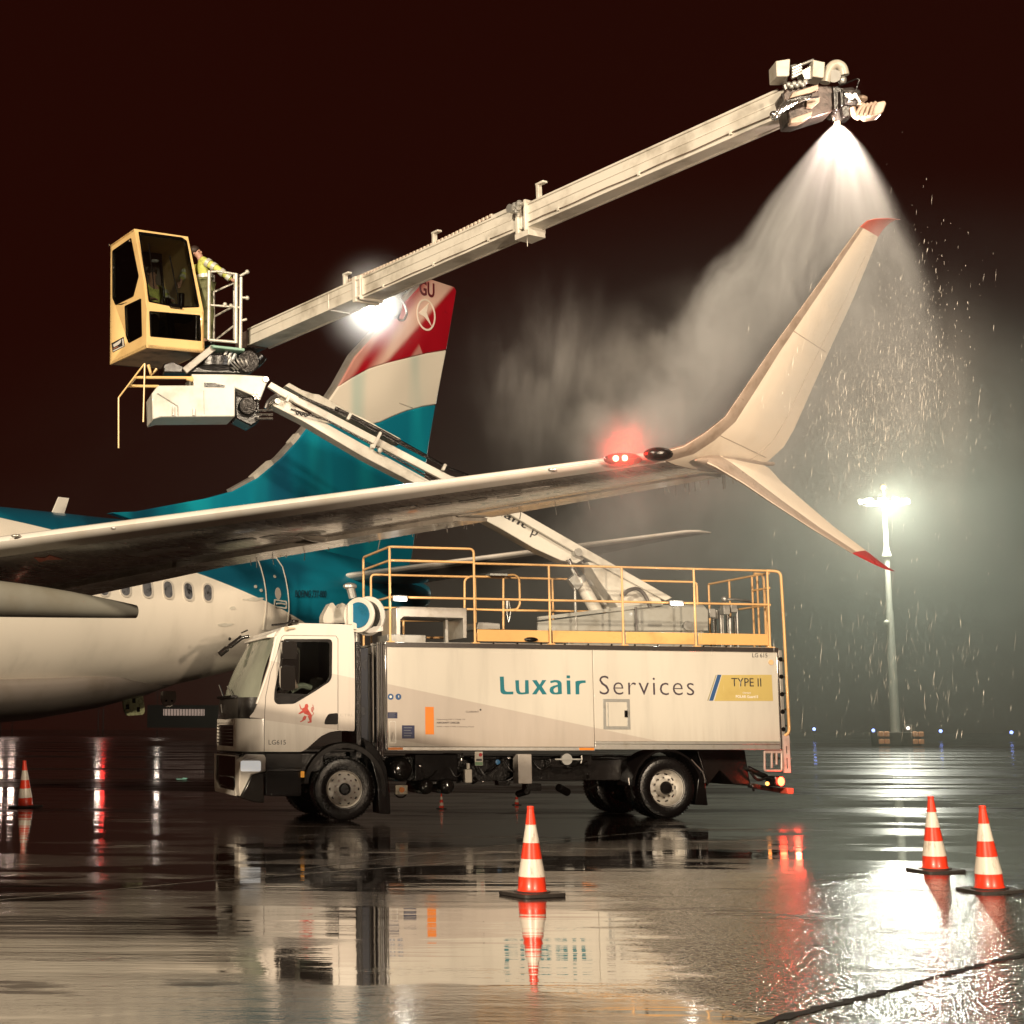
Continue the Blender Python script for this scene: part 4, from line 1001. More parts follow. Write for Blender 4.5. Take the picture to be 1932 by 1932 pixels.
q = MB(M_TR); c2 = C_(1612, 1310, .1); q.sphere((c2.x, .05, c2.z), .035, 10); q.build('lens', LAMPO, tlh)
q = MB(M_TR); c2 = C_(1800, 1372, .1); q.bx(c2.x - .06, c2.x + .06, .02, .3, c2.z - .05, c2.z + .05); q.build('reflector', mat('pale_red_reflector', (.6, .12, .08), .3, 0, .1), tlh, bevel=.01)
pw = M_TR @ Vector((c.x + .12, -.28, c.z)); point('tail_lamp_glow', pw, 9, (1, .06, .03), .05)

# ---- deck rails
RT = .021
def rails(name, segs, m=YEL, r=RT, par=None, rnd=.08):
    q = MB(M_TR)
    for s_ in segs: q.tube(s_, r, 8, rnd)
    return q.build(name, m, par or tr, smooth=60)
deck_z = zt + .015
yn, yf = .07, W_ - .1
q = MB(M_TR); q.bx(x0 + .02, x1 - .02, .06, W_ - .06, deck_z - .02, deck_z + .012); q.build('deck', STEEL, tr)
def dn(p): return Vector((p.x, p.y, deck_z))
S = lambda x, y: S_(x, y, yn)
z1 = S(860, 156).z; z2 = S(860, 303).z; zlo = S(860, 440).z; ztop = S(190, 78).z; zm = S(190, 135).z
xL = S(190, 200).x; xM = S(545, 200).x; xE = S(1778, 200).x
xs = [S(x, 200).x for x in (860, 1166, 1469)]
rl = rails('guard_rail', [[(xL, yn, deck_z), (xL, yn, ztop)], [(xL, 1.75, deck_z), (xL, 1.75, ztop), (xL + .0, yn + .25, ztop), (xL, yn, ztop), (xM, yn, ztop), (xM, yn, deck_z)],
      [(xL, 1.75, zm), (xL, yn, zm), (xM, yn, zm)], [(xL, 1.75, z2), (xL, yn, z2), (xE, yn, z2)], [(xM, yn, z1), (xE + .0, yn, z1)], [(xE, yn, deck_z), (xE, yn, z1)]] +
      [[(x, yn, deck_z), (x, yn, z1)] for x in xs])
yfr = yf
rails('guard_rail', [[(xL + .3, yfr, deck_z), (xL + .3, yfr, z1), (x1 - .3, yfr, z1), (x1 - .3, yfr, deck_z)], [(xL + .3, yfr, z2), (x1 - .3, yfr, z2)],
      [(xL + .3, yfr, deck_z + .5), (xL + .3, yfr, deck_z + .5)] if 0 else [(xM + .8, yfr, deck_z), (xM + .8, yfr, z1)], [(xM + 2.3, yfr, deck_z), (xM + 2.3, yfr, z1)], [(xM + 4.0, yfr, deck_z), (xM + 4.0, yfr, z1)]])
# swing gate of the far rail and the loop at the centre
Sf = lambda x, y: S_(x, y, yfr - .05)
rails('rail_gate', [[Sf(668, 425), Sf(668, 205)], [Sf(505, 420), Sf(505, 218), Sf(525, 203), Sf(668, 205)], [Sf(668, 200), Sf(715, 195), Sf(735, 210), Sf(738, 320), Sf(725, 342), Sf(668, 345)], [Sf(505, 340), Sf(668, 345), Sf(1030, 350)]], rnd=.05)
q = MB(M_TR); c = Sf(655, 197); q.bx(c.x - .24, c.x + .1, c.y - .12, c.y + .12, c.z - .02, c.z + .015); q.tube([Sf(690, 300), Sf(682, 350), Sf(690, 400), Sf(700, 350), Sf(690, 300)], .01, 6, .05); q.tube([Sf(684, 295), Sf(684, 335)], .03); q.build('pendant_control', STEEL, tr)
Sg = lambda x, y: S_(x, y, 1.9)
rails('inner_rail', [[Sg(248, 450), Sg(248, 388), Sg(510, 388), Sg(510, 455)], [Sg(345, 460), Sg(500, 460)], [Sg(158, 384), Sg(248, 388)]], rnd=.03)
# rear end: rails turning across the back and the ladder cage
Rn = lambda x, y, yl=yn: R_(x, y, yl)
xe = xE + .03
def RX_(x, y): a = TF(cR(x, y), xe); return Vector((xe, a[0], a[1]))
rails('rear_rail', [[(xe, yn, z1 - .04), (xe, 1.5, z1 - .04), (xe, 1.5, deck_z)], [(xe, yn, z1 - .3), (xe, .65, z1 - .3)], [(xe, yn, z2), (xe, 2.3, z2)], [(xe, .25, z1 - .04), (xe, .25, deck_z)], [(xe, .48, z1 - .04), (xe, .48, deck_z)], [(xe, .66, z1 - .04), (xe, .66, deck_z)], [(xe, 2.3, deck_z), (xe, 2.3, z1 - .04), (xe, 1.5, z1 - .04)]], rnd=.03)
rails('ladder_rail', [[(xE, yn, z1 - .0), (C_(1765, 0, -.02).x - .02, -.02, S_(1840, 182, -.02).z), C_(1765, 0, -.02), C_(1800, 700, -.02), C_(1810, 880, -.02), C_(1770, 908, .0)]], rnd=.1, r=.026)
rails('ladder_rail', [[(xE + .05, .62, z1), (C_(1765, 0, -.02).x, .62, z1), (C_(1765, 0, -.02).x + .1, .62, .95)]], rnd=.1, r=.024)
q = MB(M_TR)
for k in range(7): q.tube([(x1 + .17, .02, 1.0 + k * .28), (x1 + .17, .60, 1.0 + k * .28)], .014, 6)
q.build_each('ladder_rung', STEEL, tr)
# kick boards
TOE = mat('kickboard_yellow', (.78, .45, .17), .3, 0, .18, 1.5, .4)
q = MB(M_TR); ze = S(860, 430).z
for a, b_ in zip([xM] + xs, xs + [xE]): q.bx(a + .04, b_ - .03, yn - .012, yn + .006, deck_z + .04, ze)
q.build('kick_board', TOE, tr, bevel=.008)
q = MB(M_TR)
for a in [xL, xM] + xs + [xE]: q.bx(a - .06, a + .06, yn - .07, yn + .05, deck_z, deck_z + .02)
q.build_each('rail_foot', YEL, tr, bevel=.004)
q = MB(M_TR)
for k in range(11): q.sphere((xM + .3 + k * .42, -.0, deck_z + .012), .018, 8)
q.sphere(S_(785, 468, .03), .07, 12, (1.8, .5, .6)); q.build_each('deck_bolt', DARKM, tr)
# led work lamps on the rail
for x, y, yy in ((230, 298, yn), (1390, 318, yn)):
    c = S_(x, y, yy); q = MB(M_TR); q.bx(c.x - .13, c.x + .13, yy - .07, yy - .02, c.z - .04, c.z + .06); lm = q.build('work_lamp', STEEL, tr, bevel=.015)
    q = MB(M_TR); q.bx(c.x - .11, c.x + .11, yy - .085, yy - .072, c.z - .035, c.z + .015); q.build('diffuser', LED, lm, bevel=.006)
    point('work_lamp_glow', M_TR @ Vector((c.x, yy - .16, c.z - .02)), 5, (1, .97, .88), .05)
# aluminium step frame at the deck front
q = MB(M_TR); a = S_(215, 330, .5); b_ = S_(518, 375, .5); zt_, zb_ = a.z, S_(215, 372, .5).z
q.prism([(p.x, .45, p.z) for p in (S_(217, 462, .45), S_(217, 335, .45), S_(235, 328, .45), S_(515, 335, .45), S_(515, 462, .45), S_(500, 462, .45), S_(498, 378, .45), S_(250, 372, .45), S_(236, 385, .45), S_(236, 462, .45))], (0, .9, 0)); q.build('hatch_frame', ALU, tr, bevel=.01)
q = MB(M_TR); q.bx(S_(420, 440, .9).x, S_(434, 440, .9).x, .85, .95, deck_z, S_(430, 385, .9).z); q.bx(x0 + .1, S_(335, 455, .3).x, .2, .8, deck_z, S_(335, 450, .3).z); q.prism([(p.x, 1.0, p.z) for p in (S_(555, 425, 1), S_(560, 395, 1), S_(600, 395, 1), S_(655, 400, 1), S_(655, 425, 1))], (0, .7, 0)); q.build_each('deck_box', STEEL, tr, bevel=.01)

# ---- boom turret on the deck
yb = 1.25
TM = mat('turret_grey_paint', (.34, .34, .31), .4, .1, .15, 3, .2)
q = MB(M_TR)
for yy in (.86, 1.56): q.prism([(p.x, yy, p.z) for p in (S_(812, 432, yy), S_(812, 394, yy), S_(1000, 370, yy), S_(1340, 322, yy), S_(1510, 322, yy), S_(1530, 345, yy), S_(1530, 432, yy))], (0, .05, 0))
q.bx(S_(930, 400, 1).x, S_(1500, 400, 1).x, .9, 1.57, deck_z, S_(1500, 425, 1).z)
tu = q.build('boom_cradle', TM, tr, bevel=.012)
q = MB(M_TR); a, b_ = S_(812, 380, .84), S_(1330, 318, .84); q.beam(a, b_, .06, .05, (0, 1, 0)); q.build('cradle_edge', TM, tu)
q = MB(M_TR); c = S_(1440, 410, .84); q.cyl((c.x, .80, c.z), (c.x, 1.66, c.z), .08); c = S_(870, 425, .8); q.cyl((c.x, .7, c.z), (c.x, .84, c.z), .04); q.build_each('pivot_pin', STEEL, tu)
for x_, y_, x2, y2 in ((1062, 352, 985, 215), (1130, 350, 1040, 220)):
    yy = .95 if x_ < 1100 else 1.45
    q = MB(M_TR); q.cyl(S_(x_, y_, yy), S_(x2, y2, yy), .115, .115, 20); cyl = q.build('lift_cylinder', BOOMW, tr)
    q = MB(M_TR); q.cyl(S_(x2, y2, yy), S_(x2 - 45, y2 - 85, yy), .045, .045, 14); q.build('piston_rod', CHROME, cyl)
    q = MB(M_TR); c = S_(x2, y2, yy); q.cyl(S_(x2 - 4, y2 - 8, yy), S_(x2 + 8, y2 + 14, yy), .135, .135, 20); q.build('collar', STEEL, cyl)
q = MB(M_TR); q.beam(S_(950, 205, .9), S_(985, 250, .9), .14, .16); q.tube([S_(968, 232, .88), S_(974, 430, .88)], .028, 8); q.tube([S_(955, 170, .9), S_(968, 195, .9)], .03); q.build('boom_rest', STEEL, tr, bevel=.008)
q = MB(M_TR)
q.tube([S_(1175, 280, .8), S_(1190, 262, .8), S_(1230, 250, .8), S_(1262, 275, .8), S_(1285, 330, .8)], .035, 8, .15)
q.tube([S_(1225, 330, .8), S_(1228, 430, .8)], .02, 8); q.tube([S_(1085, 220, 1.2), S_(1110, 290, 1.2), S_(1165, 350, 1.2)], .018, 7, .1)
q.build('hydraulic_hose', mat('hose_grey', (.10, .09, .085), .4, 0, .1, 8, .3), tr)
q = MB(M_TR); rs = random.Random(9)
for k in range(12):
    x_ = 1540 + k * 10; c = S_(x_, 330 + rs.random() * 60, 1.0 + rs.random() * .5)
    if k % 3: q.cyl((c.x, c.y, deck_z), (c.x, c.y, c.z), rs.uniform(.015, .04))
    else: q.box((c.x, c.y, c.z), (.12, .15, .16))
q.tube([S_(1600, 300, 1.2), S_(1640, 298, 1.2), S_(1740, 312, 1.2)], .025); q.sphere(S_(1598, 298, 1.2), .06, 10)
q.build_each('deck_valves', STEEL, tr, bevel=.006)

# ---- lower boom: main beam, levelling link, cable tray (all in the truck's midplane)
def bt(p, dy=0.0): return tp(p, yb + dy)
def band(name, up_pts, lo_pts, y0, y1, m, par=None, bevel=.012):
    q = MB(M_TR); pts = [bt(p, y0) for p in up_pts] + [bt(p, y0) for p in reversed(lo_pts)]
    off = Vector((0, y1 - y0, 0)); q.prism(pts, off); return q.build(name, m, par or tr, bevel=bevel)
lb = band('lower_boom', [cT(375, 88), cT(470, 165), cT(960, 440), cT(1500, 735), cS(1000, 80), cS(1010, 130)], [cT(305, 160), cT(520, 270), cT(960, 530), cT(1310, 712), cS(655, 0), cS(800, 85), cS(910, 135), cS(975, 148)], -.17, .17, BOOMW)
band('levelling_link', [cT(300, -8), cT(385, 40), cT(1590, 668), cT(1700, 700), cS(985, 68), cS(1380, 292)], [cT(275, 28), cT(360, 85), cT(1560, 712), cT(1660, 740), cS(960, 95), cS(1350, 305)], -.30, -.20, BOOMW, lb)
q = MB(M_TR); pts = [(430, 0), (520, 50), (600, 78), (640, 82), (760, 145), (830, 190), (1010, 275), (1080, 320), (1230, 400), (1245, 430), (1130, 395), (560, 110), (400, 20)]
q.prism([bt(cT(*p), -.2) for p in pts], (0, .4, 0)); q.build('cable_tray', mat('tray_paint', (.50, .47, .40), .45, 0, .2, 5), lb, bevel=.01)
q = MB(M_TR)
q.tube([bt(cT(*p), -.33) for p in ((500, 95), (860, 245), (1130, 390), (1550, 605), (1720, 665))], .02, 6); q.tube([bt(cT(*p), -.25) for p in ((760, 180), (1100, 350), (1420, 530), (1545, 600))], .03, 6)
q.tube([bt(cT(*p), -.30) for p in ((440, 190), (700, 270), (980, 420), (1500, 720))], .018, 6)
q.build_each('hose', DARKM, lb)
q = MB(M_TR)
for p in ((1060, 415), (860, 245), (1545, 610), (420, 115)):
    a = bt(cT(*p), -.36); q.box(a, (.05, .08, .32 if p[0] == 1060 else .12), (Vector((.9, 0, -.44)), Vector((0, 1, 0)), Vector((.44, 0, .9))))
q.sphere(bt(cT(1030, 460), -.3), .05, 10); q.sphere(bt(cT(1085, 485), -.3), .05, 10)
q.build_each('hose_clamp', BOOMW, lb, bevel=.008)
q = MB(M_TR); c = bt(cS(985, 100), -.34); q.cyl(c, c + Vector((0, .7, 0)), .07); c = bt(cT(345, 130), -.25); q.cyl(c, c + Vector((0, .5, 0)), .05); q.build_each('pivot_pin', STEEL, lb)
band('boom_root', [cR(690, 285), cR(900, 320), cR(1150, 520), cR(1170, 560)], [cR(760, 400), cR(830, 500), cR(900, 600), cR(1170, 590)], -.24, .24, BOOMW, lb)
# writing on the lower boom (Elephant beta, partly behind the wing)
def btext(s_, p0, p1, h, **k):
    a, b_ = bt(p0, -.174), bt(p1, -.174); d = (b_ - a); n_ = Vector((-d.z, 0, d.x)).normalized()
    return lettering('lettering', s_, lambda x, y: a + d * x + n_ * (h * y), (0, .004, 0), BLACKL, lb, M=M_TR, **k)
btext('Elephant', cT(1690, 838), cR(290, 92), .20, bold=.01, shear=.1)
btext('\u03b2', cR(322, 128), cR(370, 140), .22, bold=.01, shear=.2)
btext('Vestergaard', cR(220, 5), cR(385, 66), .05)
q = MB(M_TR); q.tube([bt(cT(*p), -.178) for p in ((470, 190), (490, 235), (500, 205), (520, 240), (530, 215), (545, 245), (575, 225))], .012, 5, .03); q.build('signature', BLACKL, lb)

# ---- knuckle housing
q = MB(M_TR)
q.prism([bt(cK(*p), -.32) for p in ((690, 1150), (1000, 1152), (1228, 1166), (1245, 1190), (1186, 1342), (1120, 1300), (1005, 1250), (1005, 1458), (470, 1462), (410, 1480), (405, 1290), (450, 1232), (710, 1232))], (0, .75, 0))
kh = q.build('knuckle_housing', mat('housing_white_paint', (.62, .62, .57), .36, 0, .1, 2.5, .2), tr, bevel=.02)
q = MB(M_TR); q.prism([bt(cK(*p), -.335) for p in ((783, 1212), (860, 1216), (932, 1234), (930, 1246), (783, 1244))], (0, .02, 0)); q.build_each('slot', DARKM, kh, smooth=0)
q = MB(M_TR)
for x_, y0_, y1_ in ((556, 1385, 1450), (705, 1398, 1450)): q.bx(bt(cK(x_ - 5, y0_), -.33).x, bt(cK(x_ + 8, y0_), -.33).x, yb - .36, yb - .325, bt(cK(x_, y1_), -.33).z, bt(cK(x_, y0_), -.33).z)
q.tube([bt(cK(*p), -.34) for p in ((445, 1290), (590, 1380), (592, 1445))], .008, 6)
q.tube([bt(cK(*p), -.328) for p in ((778, 1270), (782, 1440))], .005, 5); q.build('latch', STEEL, kh)
q = MB(M_TR); c = bt(cK(1160, 1308), -.36)
for k in range(7): a = 2 * math.pi * k / 6; q.cyl(c + Vector((math.cos(a) * .05 * (k < 6), 0, math.sin(a) * .05 * (k < 6))), c + Vector((math.cos(a) * .05 * (k < 6), .05, math.sin(a) * .05 * (k < 6))), .018, n=8)
c2 = bt(cK(1228, 1188), -.36); q.cyl(c2, c2 + Vector((0, .1, 0)), .05); q.build('pivot_bolt', CHROME, kh)
q = MB(M_TR); q.prism([bt(cK(*p), -.1) for p in ((1005, 1255), (1125, 1310), (1180, 1350), (1190, 1480), (1120, 1525), (1010, 1470))], (0, .5, 0)); q.cyl(bt(cK(1100, 1380), -.25), bt(cK(1100, 1380), .3), .16); mo = q.build('slew_motor', DARKM, tr, bevel=.02)
q = MB(M_TR); rs = random.Random(11)
for k in range(9):
    c = bt(cK(1180 + (k % 3) * 38, 1415 + (k // 3) * 30), -.2 - .05 * (k % 2)); q.cyl(c - Vector((.04, 0, 0)), c + Vector((.05, 0, .01)), .022, n=8)
q.tube([bt(cK(*p), -.25) for p in ((1225, 1400), (1245, 1350), (1300, 1300), (1330, 1310))], .035, 8, .06)
q.tube([bt(cK(*p), -.22) for p in ((1235, 1410), (1262, 1350), (1320, 1340))], .02, 8, .06)
q.build('hose_coupling', CHROME, mo)
# yellow lower guard frame and feeler rods below the cabin
q = MB(M_TR)
q.tube([bt(cK(*p), -.3) for p in ((290, 1176), (700, 1178))], .026, 8); q.tube([bt(cK(*p), .2) for p in ((235, 1237), (455, 1240))], .026, 8); q.tube([bt(cK(290, 1176), -.3), bt(cK(235, 1237), .2)], .024, 8)
q.tube([bt(cK(655, 1182), -.3), bt(cK(700, 1195), -.3)], .035, 8)
q.build('guard_frame', YELC, kh)
q = MB(M_TR)
for pts in ([(350, 1078), (165, 1322), (165, 1685)], [(354, 1075), (343, 1497)]):
    q.tube([bt(cK(*p), -.35) for p in pts], .014, 7, .02)
q.build_each('feeler_rod', YELC, kh)
q = MB(M_TR); q.tube([bt(cK(*p), -.1) for p in ((380, 1085), (400, 1160), (440, 1115))], .03, 8); q.build('frame_bracket', YELC, kh)
# slewing machinery between housing and cabin
q = MB(M_TR)
q.prism([bt(cK(*p), -.25) for p in ((490, 1075), (560, 1060), (620, 1090), (700, 1140), (490, 1140))], (0, .6, 0))
q.prism([bt(cK(*p), -.15) for p in ((640, 1140), (830, 990), (1070, 985), (1200, 1000), (1240, 1040), (1100, 1150))], (0, .5, 0))
q.cyl(bt(cK(1100, 1060), -.3), bt(cK(1100, 1060), .4), .2); q.cyl(bt(cK(1200, 1020), -.2), bt(cK(1160, 1060), -.2), .1)
q.cyl(bt(cK(860, 1130), .1), bt(cK(860, 1050), .1), .45, .45, 28)
q.build('slew_bearing', DARKM, tr, bevel=.02)
q = MB(M_TR); q.beam(bt(cK(640, 1130), -.3), bt(cK(850, 960), -.3), .06, .12); q.build('platform_brace', mat('brace_paint', (.30, .28, .25), .4, .2, .2, 5), tr, bevel=.01)
q = MB(M_TR); q.prism([bt(cK(*p), -.45) for p in ((835, 940), (1075, 965), (1075, 985), (850, 960))], (0, .9, 0)); pf = q.build('platform', mat('platform_green', (.24, .42, .34), .5, 0, .1, 4), tr, bevel=.012)
q = MB(M_TR)
for k in range(5): c = bt(cK(925 + (k % 3) * 30, 1030 + k * 12), -.3); q.cyl(c, c + Vector((.05, 0, .12)), .03, n=8); q.sphere(c, .035, 8)
for k in range(6): q.tube([bt(cK(900 + 35 * k, 1000), -.2), bt(cK(930 + 30 * k, 1060), -.32), bt(cK(1000 + 25 * k, 1120), -.2)], .016, 6, .1)
q.build_each('hydraulic_fittings', STEEL, tr)
# escape basket rails
q = MB(M_TR); yk = -.42
K = lambda x, y, d=yk: bt(cK(x, y), d)
q.tube([K(815, 905), K(818, 408)], .03, 8); q.tube([K(1010, 930), K(1013, 428)], .034, 8); q.tube([K(1043, 975), K(1048, 455)], .03, 8)
q.tube([K(818, 415), K(880, 410), K(1013, 432)], .022, 8); q.tube([K(826, 654), K(1050, 672)], .02, 8); q.tube([K(815, 905), K(1012, 922)], .026, 8)
q.tube([K(1040, 445), K(1095, 415)], .024, 8); q.tube([K(1045, 600), K(1092, 602)], .022, 8); q.tube([K(1045, 768), K(1088, 756)], .022, 8)
for x_, y_ in ((1092, 415), (1092, 603), (975, 660), (932, 650)): q.sphere(K(x_, y_), .04, 10)
q.tube([K(850, 560, .4), K(1010, 490, .4)], .018, 6); q.tube([K(850, 740, .4), K(1000, 660, .4)], .018, 6); q.tube([K(870, 900, .4), K(1000, 800, .4)], .018, 6)
q.tube([K(850, 900, .4), K(850, 440, .4)], .024, 8); q.tube([K(1000, 900, .4), K(1000, 440, .4)], .024, 8)
q.build('basket_rail', mat('basket_rail_paint', (.60, .58, .52), .35, .2, .1, 6), tr, smooth=60)
# ------------------------------------------------------------------ truck cab
xfn = A_(335, 1300).x; print('front x', xfn, 'z checks', A_(1222, 1943).z, A_(800, 1365).z, A_(900, 290).z)
cabz0, cabzt = A_(800, 1365).z, A_(1000, 285).z
yC = W_ - .06
# near side shell with window opening
outer = [(545, 1365), (860, 1365), (905, 1340), (960, 1290), (1030, 1230), (1100, 1198), (1180, 1186), (1308, 1192), (1312, 900), (1308, 400), (1295, 300), (1170, 290), (860, 292), (700, 318), (655, 380), (640, 470), (600, 640), (550, 800), (505, 935), (460, 1030), (420, 1075), (545, 1085)]
win = [(715, 425), (1095, 425), (1113, 445), (1110, 735), (1090, 775), (960, 860), (800, 955), (660, 958), (637, 930), (640, 850), (690, 600)]
def side_shell(y, m, off):
    q = MB(M_TR); o_ = rpoly([xz(A_(*p)) for p in outer], .03); w_ = rpoly([xz(A_(*p)) for p in win], .04)
    q.plate(o_, [w_], lambda a, b_: (a, y, b_), (0, off, 0)); return q
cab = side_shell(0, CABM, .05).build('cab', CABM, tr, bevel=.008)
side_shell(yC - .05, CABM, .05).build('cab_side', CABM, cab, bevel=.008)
q = MB(M_TR); q.plate(rpoly([xz(A_(*p)) for p in win], .04), [], lambda a, b_: (a, .022, b_), (0, .006, 0)); sw = q.build('side_window', GLASS, cab, smooth=0)
q = MB(M_TR); w_ = [xz(A_(*p)) for p in win]; cx_ = sum(a for a, b_ in w_) / len(w_); cz_ = sum(b_ for a, b_ in w_) / len(w_)
q.plate(rpoly([(cx_ + (a - cx_) * 1.03, cz_ + (b_ - cz_) * 1.03) for a, b_ in w_], .04), [rpoly([(cx_ + (a - cx_) * .94, cz_ + (b_ - cz_) * .95) for a, b_ in w_], .03)], lambda a, b_: (a, -.004, b_), (0, .02, 0)); q.build('window_seal', PLAST, sw)
q = MB(M_TR); q.prism([(p.x, -.002, p.z) for p in (A_(645, 870), A_(900, 880), A_(790, 945), A_(665, 945))], (0, .02, 0)); q.build('lower_trim', PLAST, sw)
# roof, back wall, floor, front lower
xb = A_(1310, 600).x; ya, yz = .0, yC
q = MB(M_TR); zr = lambda x, y: A_(x, y).z
prof = [A_(1300, 300), A_(1170, 288), A_(860, 290), A_(700, 316), A_(655, 372), A_(650, 400), A_(690, 400), A_(870, 345), A_(1290, 340)]
q.prism([(p.x, .048, p.z) for p in prof], (0, yC - .096, 0)); q.build('roof', WHITE, cab, bevel=.015)
q = MB(M_TR); q.bx(A_(870, 290).x, A_(1160, 290).x, .25, yC - .25, zr(1000, 292), zr(1000, 276)); q.build('roof_hatch', WHITE, cab, bevel=.02)
q = MB(M_TR); q.bx(xb - .05, xb, .05, yC - .05, A_(1300, 1190).z, zr(1200, 345)); q.bx(A_(600, 1360).x, xb, .052, yC - .052, cabz0, cabz0 + .04); q.build('back_wall', GPLAST, cab, bevel=.005)
# front: rounded corner panels (near and far), nose panel, windscreen
def corner(y0, sgn):
    q = MB(M_TR); rg = []
    xs0 = A_(545, 1200).x
    for k in range(9):
        a = R(90 * k / 8); rx = xs0 - xfn; ry = .34
        x_ = xs0 - math.sin(a) * rx; y_ = y0 + sgn * (ry - math.cos(a) * ry)
        top = A_(545, 1085).z if k < 2 else A_(430, 1085).z
        rg.append([(x_, y_, cabz0), (x_, y_, top), (x_ + .03, y_ + sgn * .03, top), (x_ + .03, y_ + sgn * .03, cabz0)])
    q.loft(rg); return q
corner(0, 1).build('corner_panel', CABM, cab, bevel=.006); corner(yC, -1).build('corner_panel', CABM, cab, bevel=.006)
xf0 = xfn
zA, zB = cabz0, A_(430, 1085).z
q = MB(M_TR); q.plate([(.33, zA), (yC - .33, zA), (yC - .33, zB), (.33, zB)], [rrect(.5, yC - .30, zA + .08, zB - .10, .05)], lambda a, b_: (xf0, a, b_), (.05, 0, 0)); q.build('nose_panel', WHITE, cab, bevel=.006)
q = MB(M_TR); q.bx(xf0 + .02, xf0 + .10, .42, yC - .28, zA + .03, zB - .05); gr = q.build('grille', PLAST, cab, bevel=.01)
q = MB(M_TR)
for k in range(7): zz = zA + .12 + k * .055; q.bx(xf0 + .0, xf0 + .03, .5, yC - .32, zz, zz + .018)
q.build('grille_slat', GPLAST, gr, bevel=.003)
# dark cowl under the windscreen
zc = A_(430, 905).z
q = MB(M_TR); xcw = xf0 + .02
q.prism([(A_(490, 960).x, .05, A_(490, 960).z), (A_(430, 905).x + .05, .05, zc), (xcw, .22, zc), (xcw, .22, zB + .004), (A_(420, 1078).x, .05, zB + .004)], (0, 0.001, 0))
rg = []
for y_, xx in ((.02, A_(425, 1000).x + .06), (.10, xf0 + .10), (.22, xf0 + .03), (.4, xf0), (yC / 2, xf0 - .03), (yC - .4, xf0), (yC - .22, xf0 + .03), (yC - .10, xf0 + .10), (yC - .02, A_(425, 1000).x + .06)):
    rg.append([(xx, y_, zB + .004), (xx + .03, y_, zc), (xx + .16, y_, zc), (xx + .16, y_, zB + .004)])
q.loft(rg); cw = q.build('cowl', mat('cowl_plastic', (.014, .012, .011), .3, 0, .1, 8, .15, bump=.2), cab, bevel=.01)
q = MB(M_TR); q.tube([(xf0 - .02, .5, zc + .03), (xf0 + .02, 1.2, zc + .20)], .012, 6); q.tube([(xf0 - .03, 1.3, zc + .03), (xf0 + .02, 2.0, zc + .24)], .012, 6); q.bx(xf0 - .04, xf0 + .06, .5, 1.9, zc, zc + .04); q.build('wiper', PLAST, cw)
b0 = A_(420, 1000); 
EM = mat('emblem_silver', (.55, .53, .5), .25, .8, .05)
q = MB(M_TR); c = Vector((xf0 - .035, yC / 2 + .25, (zB + zc) / 2)); q.beam(c + Vector((0, -.05, -.07)), c + Vector((0, .05, .07)), .015, .02, (1, 0, 0)); q.build('front_emblem', EM, cw)
def reflection_glass():  # pale greenish diffuse layer paints the reflection into the windscreen
    m, nt, b = nodes_of('reflection_windscreen_glass'); out = nt.nodes['Material Output']; g = N(nt, 'ShaderNodeMixShader')
    src = GLASS.node_tree; tr_ = N(nt, 'ShaderNodeBsdfTransparent'); tr_.inputs[0].default_value = (.6, .62, .58, 1); gl = N(nt, 'ShaderNodeBsdfGlossy'); gl.inputs['Roughness'].default_value = .04
    fr = N(nt, 'ShaderNodeFresnel'); nt.links.new(fr.outputs[0], g.inputs[0]); nt.links.new(tr_.outputs[0], g.inputs[1]); nt.links.new(gl.outputs[0], g.inputs[2])
    df = N(nt, 'ShaderNodeBsdfDiffuse'); df.inputs[0].default_value = (.40, .42, .34, 1); m2 = N(nt, 'ShaderNodeMixShader')
    n1 = noise(nt, mapping(nt, objco(nt), (1.2, 1.2, .6)), 2.0, 4); nt.links.new(mth(nt, 'MULTIPLY_ADD', n1, .5, .14), m2.inputs[0]); nt.links.new(g.outputs[0], m2.inputs[1]); nt.links.new(df.outputs[0], m2.inputs[2])
    nt.links.new(m2.outputs[0], out.inputs[0]); return m
REFLGLASS = reflection_glass()
# windscreen: curved glass between the pillars
def ws(y, top):
    e = abs(y - yC / 2) / (yC / 2)
    if top: x_ = A_(652, 405).x - .10 + .10 * e ** 3; z_ = A_(652, 402).z
    else: x_ = xf0 + .06 + (A_(505, 950).x - xf0 - .06) * e ** 5; z_ = zc - .02
    return Vector((x_, y, z_))
rg = []
for k in range(17):
    y_ = .012 + (yC - .024) * k / 16; a, b_ = ws(y_, 0), ws(y_, 1)
    row = [a.lerp(b_, t_ / 6) + Vector((-.05 * math.sin(math.pi * t_ / 6), 0, 0)) for t_ in range(7)]
    rg.append(row + [p + Vector((.012, 0, 0)) for p in reversed(row)])
q = MB(M_TR); q.loft(rg); q.build('windscreen', REFLGLASS, cab, smooth=50)
q = MB(M_TR)
for y_ in (.03, yC - .03):
    q.tube([(A_(655, 395).x, y_, A_(655, 395).z), (A_(602, 640).x, y_, A_(602, 640).z), (A_(550, 800).x, y_, A_(550, 800).z), (A_(492, 965).x, y_, A_(492, 965).z)], .035, 8)
q.build('pillar', CABM, cab, smooth=60)
q = MB(M_TR); xt_ = A_(652, 400).x
q.prism([(xt_ - .13, .2, zr(652, 402)), (xt_ - .11, .2, zr(652, 380)), (xt_ + .1, .2, zr(700, 330)), (xt_ + .1, .2, zr(652, 402))], (0, yC - .4, 0)); q.build('roof_front', WHITE, cab, bevel=.02)
